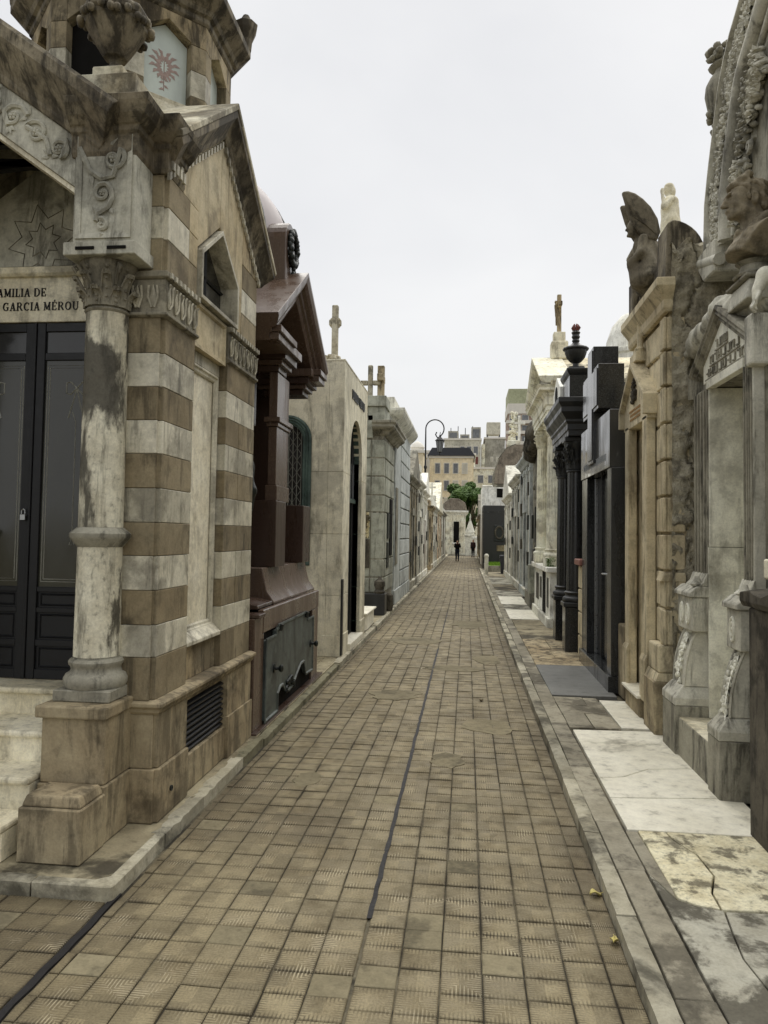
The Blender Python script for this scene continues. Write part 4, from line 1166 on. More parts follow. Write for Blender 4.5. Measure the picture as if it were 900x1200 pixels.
# octagonal lantern above the crossing
dcx, dcy, da = -3.175, 6.53, .83
def octo(r, k0=0): return [(dcx + r / math.cos(math.pi / 8) * math.cos(math.pi / 8 + math.pi / 4 * k), dcy + r / math.cos(math.pi / 8) * math.sin(math.pi / 8 + math.pi / 4 * k)) for k in range(8)]
b0, b1, b2 = octo(da + .16), octo(da + .08), octo(da + .04)
mb = MB(); mb.add([(p[0], p[1], 4.9) for p in b0] + [(p[0], p[1], 5.08) for p in b0] + [(p[0], p[1], 5.62) for p in b1] + [(p[0], p[1], 5.70) for p in b2],
    [(8 * r + k, 8 * r + (k + 1) % 8, 8 * r + 8 + (k + 1) % 8, 8 * r + 8 + k) for r in range(3) for k in range(8)] + [tuple(range(24, 32))])
mb.o('lantern_base', M['coping'], L1, .01)
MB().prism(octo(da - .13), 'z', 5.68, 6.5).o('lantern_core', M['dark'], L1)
for k in range(8):
    a = math.pi / 4 * k
    ca, sa = math.cos(a), math.sin(a)
    hw = da * math.tan(math.pi / 8)
    def FP(t, d, z): return (dcx + (da + d) * ca - t * sa, dcy + (da + d) * sa + t * ca, z)
    def fpoly(name, poly, d0, d1, mat, bev=.003):
        n = len(poly); mb = MB()
        mb.add([FP(t, d0, z) for t, z in poly] + [FP(t, d1, z) for t, z in poly], [tuple(range(n)), tuple(range(2 * n - 1, n - 1, -1))] + [(i, n + i, n + (i + 1) % n, (i + 1) % n) for i in range(n)])
        return mb.o(name, mat, L1, bev)
    wz = [5.70, 5.86, 6.09, 6.32, 6.53]; ww = hw * .60
    for i in range(4):
        mt = M['brown'] if i % 2 == 0 else M['pale']
        for s_ in (-1, 1):
            t0, t1 = sorted((s_ * ww, s_ * hw))
            fpoly('stone_block', [(t0, wz[i]), (t1, wz[i]), (t1, wz[i + 1] - .003), (t0, wz[i + 1] - .003)], -.14, .0, mt if i < 3 else M['tan'])
    fpoly('window_head', [(-ww + .001, 6.33), (0, 6.46), (ww - .001, 6.33), (ww - .001, 6.53), (-ww + .001, 6.53)], -.14, -.002, M['tan'])
    wpoly = [(-ww, 5.74), (ww, 5.74), (ww, 6.32), (0, 6.45), (-ww, 6.32)]
    fpoly('window_sill', [(-ww, 5.70), (ww, 5.70), (ww, 5.742), (-ww, 5.742)], -.14, .02, M['coping'])
    fpoly('lantern_window', [(t * .98, z) for t, z in wpoly], -.10, -.09, M['glassl'] if k in (7, 0, 1) else M['dark'], 0)
    if k == 7:
        mf = MB()
        nr = Vector((ca, sa, 0))
        for s_ in (-1, 1):
            for j in range(7):
                an = math.radians(80 - j * 24); L = (.13, .15, .15, .14, .12, .10, .08)[j]
                q0 = (0, 6.10 - j * .012)
                for w2, f0, f1 in ((.022, .15, .75), (.016, .6, 1.0)):
                    bend = -.35 * (f1 - .15)
                    leaf_blob(mf, FP(s_ * L * f0 * math.cos(an), -.0885, q0[1] + L * f0 * math.sin(an)), FP(s_ * L * f1 * math.cos(an + bend), -.0885, q0[1] + L * f1 * math.sin(an + bend)), w2, nr, .003)
        mf.tube([FP(0, -.0885, 5.86), FP(0, -.0885, 6.12)], .004, 5)
        for t in range(6): leaf_blob(mf, FP(0, -.0885, 5.88 + t * .03), FP((t % 2 - .5) * .09, -.0885, 5.86 + t * .03), .012, nr, .003)
        mf.o('window_floral_print', M['print'], L1, 0, 60)
cl = octo(da); 
MB().sweep([(p[0], p[1], 6.53) for p in cl], [(-.2, 0), (.0, 0), (.02, .02), (.02, .06), (.05, .075), (.07, .11), (.14, .17), (.17, .20), (.17, .27), (-.2, .34)], (0, 0, 1), True).o('lantern_cornice', M['cornice'], L1, .004)
for k in range(8):
    p = octo(da + .12)[k]
    MB().lathe([(.06, 0), (.07, .1), (.11, .2), (.12, .26), (.06, .3), (.03, .36)], (p[0], p[1], 6.80), 8).o('lantern_finial', M['cornice'], L1, .004)
dm = [(da * .98, 6.86), (da * .93, 7.15), (da * .75, 7.5), (da * .45, 7.8), (da * .16, 7.98), (.06, 8.1), (.09, 8.2), (.02, 8.35)]
MB().lathe([(r / math.cos(math.pi / 8), z) for r, z in dm], (dcx, dcy, 0), 8, a0=math.pi / 8).o('lantern_dome', M['cornice'], L1)
# roofs behind the gables
MB().prism([(5.62, 4.63), (7.15, 4.63), (7.15, 4.66), (GA[0], 5.5), (5.62, 5.2)], 'x', -4.7, -2.61).o('chapel_roof', M['capdk'], L1)
# ------------------------------------------------------------------ red granite tomb with gabled portico
L2 = T('red_granite_tomb', 'polished red granite tomb with gabled portico, bronze hatch and mauve dome', 'tomb', (-2.8, 8.8, .08))
g, gd = M['redgr'], M['redgrd']
MB().box(-4.2, -2.10, 7.46, 10.28, .09, 1.22).o('plinth', g, L1 and L2, .008)
MB().box(-4.2, -2.06, 7.16, 7.45, .09, 1.20).o('plinth_pier', g, L2, .008)
MB().box(-2.12, -2.055, 7.46, 10.30, 1.02, 1.26).o('plinth_cap', g, L2, .01)
MB().box(-2.099, -2.06, 7.452, 7.50, .09, 1.018).o('plinth_stile', g, L2, .004)
MB().box(-2.099, -2.06, 9.90, 10.29, .09, 1.018).o('plinth_stile', g, L2, .004)
MB().box(-4.2, -2.02, 7.17, 7.40, 1.202, 1.24).o('pier_cap', gd, L2, .006)
MB().prism([(-2.11, 1.262), (-2.11, 1.29), (-2.19, 1.40), (-2.23, 1.56), (-2.25, 1.66), (-3.9, 1.66), (-3.9, 1.262)], 'y', 8.05, 10.24).o('plinth_slope', g, L2, .008, 35, 2)
MB().prism([(-2.12, 1.262), (-2.12, 1.30), (-2.3, 1.34), (-3.9, 1.34), (-3.9, 1.262)], 'y', 7.45, 8.04).o('plinth_ledge', gd, L2, .006)
# bronze hatch with stepped head and cut-out foot
hp = [(7.52, .12), (8.02, .12), (8.02, .30), (8.12, .36), (8.25, .36), (8.38, .26), (8.55, .24), (8.75, .26), (8.95, .36), (9.15, .44), (9.32, .44), (9.45, .26), (9.86, .24), (9.86, .93), (9.5, .93), (9.5, 1.0), (9.4, 1.0), (9.4, 1.035), (8.0, 1.035), (8.0, 1.0), (7.92, 1.0), (7.92, .94), (7.52, .94)]
hatch = MB().prism(hp, 'x', -2.085, -2.04).o('hatch', M['bronze'], L2, .008)
MB().sweep([(-2.04, p[0], p[1]) for p in hp], [(-.012, 0), (.022, 0), (.022, .012), (.0, .016)], (1, 0, 0), True).o('hatch_rim', M['bronze'], hatch)
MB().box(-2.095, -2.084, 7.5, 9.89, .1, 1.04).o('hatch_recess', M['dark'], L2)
for y in (7.86, 9.72):
    MB().lathe([(.05, 0), (.05, .012), (.018, .02), (.016, .05), (.035, .065), (.042, .085), (.03, .1), (.008, .105)], (0, 0, 0), 14).xf(lambda p, y=y: (-2.04 + p[2], y + p[0], .60 + p[1])).o('hatch_knob', M['bronzed'], hatch, 0, 40)
og = MB()
for k in range(30):
    t = k / 29
    og.ball((-2.03, 8.36 + .42 * t + random.uniform(-.02, .02), .26 + .10 * math.sin(math.pi * t) + random.uniform(-.03, .03)), random.uniform(.018, .032), 6, 4)
og.o('hatch_garland', M['bronzed'], hatch, 0, 60)['kind'] = 'stuff'
for s_ in (0, 1):
    MB().tube([(-2.03, 8.05 if s_ == 0 else 9.38, .98), (-2.01, 8.05 if s_ == 0 else 9.38, 1.05)], .025, 8).o('hatch_hinge', M['bronzed'], hatch)
# piers and square columns carrying the gable
def pier(y0, y1, column):
    MB().box(-2.5, -2.17, y0, y1, 1.662, 2.42).o('pier', gd, L2, .006)
    if column:
        x0, x1, ya, yb = -2.30, -2.20, y0 + .06, y0 + .62
        MB().box(x0 - .02, x1 + .02, ya - .02, yb + .02, 2.422, 2.60).o('column_base', g, L2, .006)
        MB().box(x0, x1, ya, yb, 2.602, 3.28).o('column', g, L2, .006)
        for k, (e, z0, z1) in enumerate(((.02, 3.282, 3.33), (.045, 3.332, 3.39), (.0, 3.392, 3.92))):
            MB().box(x0 - e, x1 + e, ya - e, yb + e, z0, z1).o('column_capital' if k < 2 else 'upper_column', g, L2, .006)
    for k, (e, z0, z1) in enumerate(((.03, 3.922, 3.99), (.08, 3.992, 4.05), (.13, 4.052, 4.14), (.18, 4.142, 4.24))):
        if column: MB().box(-2.6 - e, -2.215 + e, y0 + .06 - e, y1 - .08 + e, z0, z1).o('entablature', gd if k % 2 == 0 else g, L2, .005)
        else: MB().box(-2.75 - e, -2.25 + e, y0 + .06 - e, y1 - .08 + e, z0, z1).o('bracket', gd if k % 2 == 0 else g, L2, .005)
pier(8.3, 8.76, True); pier(9.72, 10.15, False)
MB().box(-3.6, -3.45, 7.2, 10.2, 1.66, 4.2).o('back_wall', gd, L2)
MB().box(-3.5, -2.55, 10.06, 10.2, 1.66, 4.2).o('side_wall', gd, L2)
pa = [(-2.62, 3.9)] + arc((-2.98, 3.3), .36, 0, 90, 8) + [(-3.45, 3.66), (-3.45, 4.2), (-2.45, 4.2), (-2.45, 3.3)]
MB().prism([(-2.62, 3.3)] + arc((-2.98, 3.3), .36, 0, 90, 8)[1:] + [(-3.4, 3.66), (-3.4, 4.2), (-2.48, 4.2), (-2.48, 3.3)], 'y', 8.36, 8.46).o('side_arch', gd, L2, .004)
# gable roof with heavy mouldings
ap, ez, yA, yB = 5.14, 4.26, 7.5, 10.2
yc = (yA + yB) / 2
MB().prism([(yA, ez), (yc, ap), (yB, ez), (yB - .25, ez), (yc, ap - .20), (yA + .25, ez)], 'x', -3.6, -2.12).o('gable_body', gd, L2)
rp = [(-2.12, yA, ez), (-2.12, yc, ap), (-2.12, yB, ez)]
MB().sweep(rp, [(.2, -.2), (.2, .0), (.16, .02), (.12, .02), (.11, .05), (.06, .06), (.05, .10), (.0, .13), (-.06, .15), (-.10, .15), (-.10, -1.4), (.0, -1.4)], (1, 0, 0)).o('gable_moulding', g, L2, .003)
for k, (a, b, dx) in enumerate(((yA + .1, 8.3, .1), (9.75, yB - .05, .1))):
    MB().box(-2.9, -2.0, a, b, 4.10, 4.18).box(-2.9, -1.97, a - .02, b + .02, 4.181, 4.255).o('gable_return', g, L2, .006)
# rounded stele with wreath on the ridge, small barrel behind, and the dome
st = arc((yc, 5.62), .25, 0, 180, 12)
MB().prism([(yc + .25, 5.0)] + st + [(yc - .25, 5.0)], 'x', -2.45, -2.2).o('ridge_stele', g, L2, .012, None, 2)
wr = MB()
for k in range(26):
    a = 2 * math.pi * k / 26
    wr.ball((-2.165 + random.uniform(-.01, .01), yc + .16 * math.cos(a), 5.56 + .2 * math.sin(a)), (.04, .04, .05), 6, 4)
for k in range(6): wr.ball((-2.165, yc + random.uniform(-.04, .04), 5.34 - k * .03), (.03, .035, .03), 6, 4)
wr.o('bronze_wreath', M['bronzed'], L2, 0, 60)
MB().lathe([(.16, 0), (.16, .35), (.1, .38)], (0, 0, 0), 16).xf(lambda p: (-2.46 - p[2], yc + p[0], 5.55 + p[1])).o('ridge_drum', g, L2, 0, 40)
dpf = [(1.03, -.45), (1.03, .22)] + [(1.02 * math.sqrt(max(0.0, 1 - (q / 10) ** 2)) + .001, .25 + 1.22 * q / 10) for q in range(11)]
MB().lathe(dpf, (-3.3, 9.15, 5.25), 40).o('dome', M['mauve'], L2, 0, 40)
MB().lathe([(1.02, 0), (1.06, .02), (1.02, .05)], (-3.3, 9.15, 5.45), 40, cap=False).o('dome_band', M['bronzed'], L2, 0, 40)
for k in range(8):
    a = k * math.pi / 4 + .2
    MB().tube([(-3.3 + (r + .005) * math.cos(a), 9.15 + (r + .005) * math.sin(a), 5.25 + z) for r, z in dpf[2:]], .018, 5).o('dome_rib', M['bronzed'], L2)
MB().box(-4.2, -2.5, 8.0, 10.2, 4.3, 5.0).o('dome_base', gd, L2)
# dark bronze mourner inside the portico
fig = organic([('c', (-2.52, 7.82, 1.66), (-2.50, 7.85, 2.35), .20, .15), ('c', (-2.50, 7.85, 2.3), (-2.48, 7.87, 2.75), .14, .17), ('c', (-2.48, 7.87, 2.95), (-2.45, 7.88, 3.0), .07, .06), ('e', (-2.43, 7.88, 3.12), (.10, .09, .13)),
   ('c', (-2.40, 7.80, 2.82), (-2.31, 7.78, 2.5), .06, .05), ('c', (-2.31, 7.78, 2.5), (-2.35, 7.84, 2.3), .05, .04), ('c', (-2.52, 8.02, 2.82), (-2.42, 8.08, 2.5), .06, .05), ('c', (-2.45, 7.75, 1.7), (-2.42, 7.8, 2.3), .1, .06), ('c', (-2.5, 7.97, 1.7), (-2.46, 7.95, 2.3), .1, .05), ('e', (-2.49, 7.88, 3.12), (.11, .11, .15))], .05, .025)
o = tag(fig.o('mourner_statue', M['bronzed'], None, 0, 60), 'dark bronze standing mourner half hidden inside the red granite portico', 'statue')
# ------------------------------------------------------------------ plain beige tomb with arched door
L3 = T('beige_tomb', 'plain beige cement tomb with tall arched door and green arched window', 'tomb', (-2.8, 13.2, .08))
bX, bY0, bY1, bZ = -2.0, 11.85, 14.62, 4.87
yd, hw, zs = 13.26, .72, 3.38            # door centre, half width, springing
def door_arc(y0, hw_, zs_, zb, n=14): return [(y0 + hw_, zb)] + arc((y0, zs_), hw_, 0, 180, n) + [(y0 - hw_, zb)]
# alley front in slabs: three courses with joints, cut round the door
outer = [bY0, bY1]
zj = [.42, 1.06, 2.05, 3.06, bZ]
for i in range(3):
    for (a, b) in ((bY0, yd - hw), (yd + hw, bY1)):
        MB().box(-2.25, bX, a, b, zj[i], zj[i + 1] - .004).o('wall_slab', M['beige'], L3, .004)
hd = [(bY0, 3.06), (yd - hw, 3.06)] + arc((yd, zs), hw, 180, 90, 8) + [(yd, bZ), (bY0, bZ)]
MB().prism(hd, 'x', -2.25, bX).o('wall_slab', M['beige'], L3, .004)
hd2 = [(yd + .003, bZ), (yd + .003, zs + hw)] + arc((yd, zs), hw, 90, 0, 8)[1:] + [(yd + hw, 3.06), (bY1, 3.06), (bY1, bZ)]
MB().prism(hd2, 'x', -2.25, bX).o('wall_slab', M['beige'], L3, .004)
MB().box(-2.3, -1.985, bY0 - .008, yd - hw, .08, .418).o('base_course', M['beige'], L3, .006)
MB().box(-2.3, -1.985, yd + hw, bY1, .08, .418).o('base_course', M['beige'], L3, .006)
MB().box(-2.45, -1.93, yd - hw - .05, yd + hw + .05, .08, .2).o('door_step', M['wslab'], L3, .008)
# side facing the lane entrance: slabs round the window
wx, wh, wzs, wzb = -2.93, .40, 3.58, 1.55
for i in range(3):
    z0, z1 = (.08, 1.06, 2.05)[i], (1.06, 2.05, 3.06)[i] - .004
    if i == 0:
        MB().box(-3.7, -2.252, bY0, bY0 + .25, z0, z1).o('wall_slab', M['beige'], L3, .004)
    else:
        MB().box(wx + wh, -2.252, bY0, bY0 + .25, z0, z1).o('wall_slab', M['beige'], L3, .004)
        MB().box(-3.7, wx - wh, bY0, bY0 + .25, z0, z1).o('wall_slab', M['beige'], L3, .004)
MB().box(wx - wh, wx + wh, bY0 + .002, bY0 + .25, 1.06, wzb).o('wall_slab', M['beige'], L3, .004)
MB().prism([(wx + wh, 3.06), (-2.252, 3.06), (-2.252, bZ), (wx, bZ), (wx, wzs + wh)] + arc((wx, wzs), wh, 90, 0, 8)[1:], 'y', bY0, bY0 + .25).o('wall_slab', M['beige'], L3, .004)
MB().prism([(wx - wh, 3.06), (-3.7, 3.06), (-3.7, bZ), (wx - .003, bZ), (wx - .003, wzs + wh)] + arc((wx, wzs), wh, 90, 180, 8)[1:], 'y', bY0, bY0 + .25).o('wall_slab', M['beige'], L3, .004)
MB().box(-3.7, -2.26, bY0 + .26, bY1 - .05, .1, bZ - .03).o('tomb_core', M['beige'], L3)
MB().box(-3.72, -1.995, bY0 - .005, bY1, bZ + .001, bZ + .035).o('roof_coping', M['beige'], L3, .006)
MB().box(-2.004, -1.975, bY0 - .012, bY0 + .10, .1, 1.32).o('corner_guard', M['blackmat'], L3, .003)
# green metal window with lattice
wpath = [(wx + wh, bY0 - .01, wzb)] + [(p[0], bY0 - .01, p[1]) for p in arc((wx, wzs), wh, 0, 180, 14)] + [(wx - wh, bY0 - .01, wzb)]
win = MB().sweep(wpath, [(.0, -.2), (.0, .012), (-.03, .02), (-.05, .0), (-.07, .015), (-.09, -.01), (-.11, .005), (-.13, -.03), (-.15, -.03), (-.15, -.2)], (0, -1, 0)).o('window_frame', M['green'], L3, 0, 40)
MB().prism([(wx + wh - .14, wzb), ] + arc((wx, wzs), wh - .14, 0, 180, 12) + [(wx - wh + .14, wzb)], 'y', bY0 + .10, bY0 + .11).o('pane', M['glassd'], win)
MB().box(wx - wh, wx + wh, bY0 - .012, bY0 + .06, wzb - .02, wzb + .3).o('window_apron', M['green'], win, .004)
lat = MB(); iw = wh - .15
for i in range(-3, 4):
    xx = wx + i * iw / 3.5
    lat.tube([(xx, bY0 + .085, wzb + .3), (xx, bY0 + .085, wzs + math.sqrt(max(0, iw * iw - (xx - wx) ** 2)))], .006, 4)
for k in range(24):
    z = wzb + .35 + k * .10
    if z > wzs + .2: break
    off = (k % 2) * iw / 3.5
    P = []
    for i in range(-3, 4): P.append((wx + i * iw / 3.5, bY0 + .08, z + (.05 if (i + k) % 2 else -.05)))
    lat.tube(P, .005, 4)
lat.o('window_lattice', M['ironw'], win)['kind'] = 'stuff'
# the arched metal door
dp = door_arc(yd, hw, zs, .2)
dr = MB().sweep([(-2.06, p[0], p[1]) for p in dp], [(0, -.1), (0, .0), (.03, .03), (.06, .0), (.09, .0), (.09, -.1)][::-1], (1, 0, 0)).o('door_frame', M['green'], L3, 0, 40)
MB().prism(door_arc(yd, hw - .0, zs, .2), 'x', -2.2, -2.15).o('door_leaf', M['iron'], L3)
for yy in (yd - .36, yd, yd + .36):
    MB().box(-2.15, -2.125, yy - .02, yy + .02, .22, zs + math.sqrt(hw * hw - (yy - yd) ** 2) - .05).o('door_mullion', M['iron'], L3)
MB().box(-2.15, -2.11, yd - hw + .02, yd + hw - .02, 2.62, 2.70).o('door_transom', M['green'], L3, .003)
MB().box(-2.148, -2.142, yd - hw + .05, yd + hw - .05, 2.72, 3.36).o('fanlight', M['pane'], L3)
# bronze letters, too far to be read: a row of worn raised strokes
yy = 12.62
while yy < 14.05:
    w_ = random.uniform(.07, .1)
    mb = MB().box(bX + .001, bX + .02, yy, yy + .022, 4.40, 4.56)
    if random.random() < .7: mb.box(bX + .001, bX + .019, yy + .022, yy + w_, 4.54, 4.56)
    if random.random() < .6: mb.box(bX + .001, bX + .019, yy + .022, yy + w_, 4.40, 4.42)
    mb.box(bX + .001, bX + .02, yy + w_, yy + w_ + .02, 4.40, 4.56)
    mb.o('letter', M['bronzed'], L3); yy += w_ + (.05 if abs(yy - 13.2) > .1 else .16)
def wheel_cross(c, h, mat, parent, name='cross'):
    mb = MB(); x, y, z = c
    latin_cross(mb, c, h, h * .11, h * .055, .68, 'x')
    o = mb.o(name, mat, parent, .012)
    ring = [(x + h * .085 * math.cos(a * math.pi / 8), y, z + h * .68 + h * .085 * math.sin(a * math.pi / 8)) for a in range(17)]
    MB().tube(ring, h * .035, 6).o('cross_ring', mat, parent, 0, 50)
wheel_cross((-2.26, 12.3, 5.0), .93, M['coping'], L3)
rk = MB()
for k in range(14):
    rk.ball((-2.26 + random.uniform(-.16, .16), 12.3 + random.uniform(-.14, .14), 4.93 + random.uniform(0, .10)), (random.uniform(.05, .09), random.uniform(.05, .09), random.uniform(.04, .08)), 6, 4)
rk.o('cross_rocks', M['coping'], L3, 0, 20)
# ------------------------------------------------------------------ grey banded tomb with two crosses
L4 = T('grey_banded_tomb', 'grey banded stone tomb topped by two crosses, dark plaques on its near side', 'tomb', (-2.6, 19.6, .08))
aX, y0, y1 = -2.05, 18.35, 20.75
MB().box(-3.6, aX - .03, y0 + .03, y1 - .03, .1, 5.1).o('tomb_core', M['greydk'], L4)
zz = [.62, 1.0, 1.45, 2.62, 3.05, 3.52, 3.98, 4.45]
for i in range(len(zz) - 1):
    MB().box(-3.55, -2.40, y0, y0 + .3, zz[i], zz[i + 1] - .03).o('stone_course', M['greyst'], L4, .012)
    MB().box(-2.385, aX - .02, y0 + .02, y0 + .3, zz[i], zz[i + 1] - .03).o('stone_course', M['greyst'], L4, .012)
    MB().box(-2.30, aX, y0 + .32, y1, zz[i], zz[i + 1] - .03).o('stone_course', M['greyst'], L4, .012)
MB().box(-3.58, -2.36, y0 - .02, y0 + .3, 4.46, 5.04).o('upper_block', M['greyst'], L4, .01)
MB().sweep([(-2.36, y0, 4.52), (aX, y0, 4.52), (aX, y1 + .6, 4.52)], [(-.3, 0), (.0, 0), (.06, .05), (.1, .10), (.2, .16), (.24, .2), (.24, .26), (.28, .30), (.28, .36), (-.3, .36)]).o('cornice', M['greydk'], L4, .006)
MB().box(-2.5, aX - .02, y0 - .02, y1, 4.9, 5.25).o('attic', M['greyst'], L4, .01)
MB().box(-2.62, aX + .02, y0 - .08, y0 + .9, 5.255, 5.52).o('cross_pedestal', M['greyst'], L4, .012)
mb = MB(); latin_cross(mb, (-2.2, y0 + .2, 5.52), .80, .26, .085, .60, 'y'); mb.o('square_cross', M['tan'], L4, .01)
mb = MB(); latin_cross(mb, (-2.46, y0 + .1, 5.3), 1.02, .26, .06, .56, 'x'); mb.o('budded_cross', M['coping'], L4, .02)
MB().box(-3.2, -2.42, y0 - .02, y0 + .001, 1.95, 2.60).o('lichen_relief', M['lichen'], L4, .01)
pm = MB()
for k in range(24): pm.ball((-2.55 + random.uniform(-.12, .12), y0 - .02, 2.28 + random.uniform(-.2, .2)), (random.uniform(.03, .07), .03, random.uniform(.03, .07)), 6, 4)
pm.o('relief_figure', M['lichen'], L4, 0, 60)
MB().box(-3.2, -2.40, y0 - .035, y0 + .001, 1.22, 1.93).o('plaque', M['blackst'], L4, .006)
for k, (a, b, z0_, z1_) in enumerate(((19.0, 19.45, 1.95, 2.6), (19.0, 19.4, 1.2, 1.85), (19.6, 20.2, 1.5, 3.0))):
    MB().box(aX - .01, aX + .03, a, b, z0_, z1_).o('plaque', M['bronzed'] if k < 2 else M['dark'], L4, .006)
MB().box(-3.4, -1.98, y0 - .25, y0 + .28, .08, .60).o('black_base', M['blackmat'], L4, .01)
MB().lathe([(.12, 0), (.14, .05), (.1, .1), (.14, .2), (.13, .3), (.05, .36), (.03, .42)], (-2.12, y0 - .12, .60), 12).o('base_vase', M['blackst'], L4, 0, 40)
MB().lathe([(.09, 0), (.11, .15), (.1, .4), (.05, .45)], (-1.98, 19.2, .09), 12).o('base_vase', M['blackst'], L4, 0, 40)
# ------------------------------------------------------------------ pale blue tomb with grooved front
L5 = T('pale_blue_tomb', 'pale blue grey tomb with white grooved courses, beyond the crosses', 'tomb', (-2.6, 23.7, .08))
MB().box(-4.0, -2.10, 20.95, 26.3, .08, 5.6).o('tomb_core', M['bluest'], L5)
MB().box(-2.25, -2.03, 20.9, 22.6, .08, 5.1).o('end_pilaster', M['bluest'], L5, .01)
zz = .5; k = 0
while zz < 5.0:
    h_ = .48
    MB().box(-2.25, -2.02, 22.7, 24.4, zz, zz + h_ - .04).o('stone_course', M['bluest'], L5, .012)
    MB().box(-2.25, -2.02, 24.42, 26.2, zz, zz + h_ - .04).o('stone_course', M['bluest'], L5, .012)
    zz += h_
MB().box(-2.3, -2.0, 20.88, 26.3, .08, .48).o('base_course', M['bluest'], L5, .01)
MB().sweep([(-3.4, 20.9, 5.25), (-2.03, 20.9, 5.25), (-2.03, 26.35, 5.25)], [(-.5, 0), (0, 0), (.05, .06), (.12, .12), (.2, .2), (.26, .3), (.26, .38), (-.5, .42)]).o('cornice', M['greylt'], L5, .006)
MB().box(-3.4, -2.1, 21.0, 26.2, 5.67, 6.0).o('attic', M['greylt'], L5, .01)
MB().box(-2.02, -2.0, 21.0, 21.6, 1.2, 3.4).o('side_panel', M['greydk'], L5, .005)
# ------------------------------------------------------------------ white step block beside the beige tomb
tag(MB().prism([(-2.7, 15.1), (-2.05, 15.1), (-2.02, 15.3), (-2.05, 16.6), (-2.7, 16.6)], 'z', .08, .40).box(-2.74, -2.0, 15.05, 16.65, .401, .44).o('marble_bench', M['wslab'], None, .008), 'low white marble bench slab just past the beige tomb', 'bench')
# ------------------------------------------------------------------ dark plinth monument at the right edge
R1 = T('dark_plinth', 'soot blackened stone plinth with rough top slab at the right edge', 'plinth', (2.3, 4.7, .08))
MB().box(1.90, 2.9, 3.6, 5.30, .08, 1.60).o('plinth_body', M['blackst'], R1, .015, None, 2)
rs = MB(); n = 14
top = []
for i in range(n + 1):
    y = 3.55 + (5.36 - 3.55) * i / n
    top.append((1.86 + random.uniform(-.02, .02), y, 1.70 + random.uniform(-.02, .03)))
for i, p in enumerate(top): rs.v += [(p[0] + .02, p[1], 1.602), (p[0], p[1], 1.64), p, (2.3, p[1], p[2] + .05), (2.9, p[1], 1.80), (2.9, p[1], 1.602)]
rs.f = [(6 * i + k, 6 * i + (k + 1) % 6, 6 * i + 6 + (k + 1) % 6, 6 * i + 6 + k) for i in range(n) for k in range(6)] + [tuple(range(5, -1, -1)), tuple(range(6 * n, 6 * n + 6))]
rs.o('rough_slab', M['blackst'], R1, .006)
v1 = T('marble_vase', 'small white marble vase on a bracket, above the soot blackened plinth', 'vase', (2.06, 4.95, 1.76))
MB().box(1.98, 2.28, 4.85, 5.1, 1.745, 1.80).o('vase_plinth', M['greymd'], v1, .006)
MB().box(1.93, 2.3, 4.82, 5.12, 1.80, 1.93).o('vase_base', M['statue'], v1, .01)
MB().lathe([(.06, 0), (.10, .03), (.12, .1), (.13, .16), (.11, .22), (.08, .25), (.13, .28), (.15, .31)], (2.11, 4.97, 1.931), 18).o('vase_body', M['statue'], v1, 0, 45)
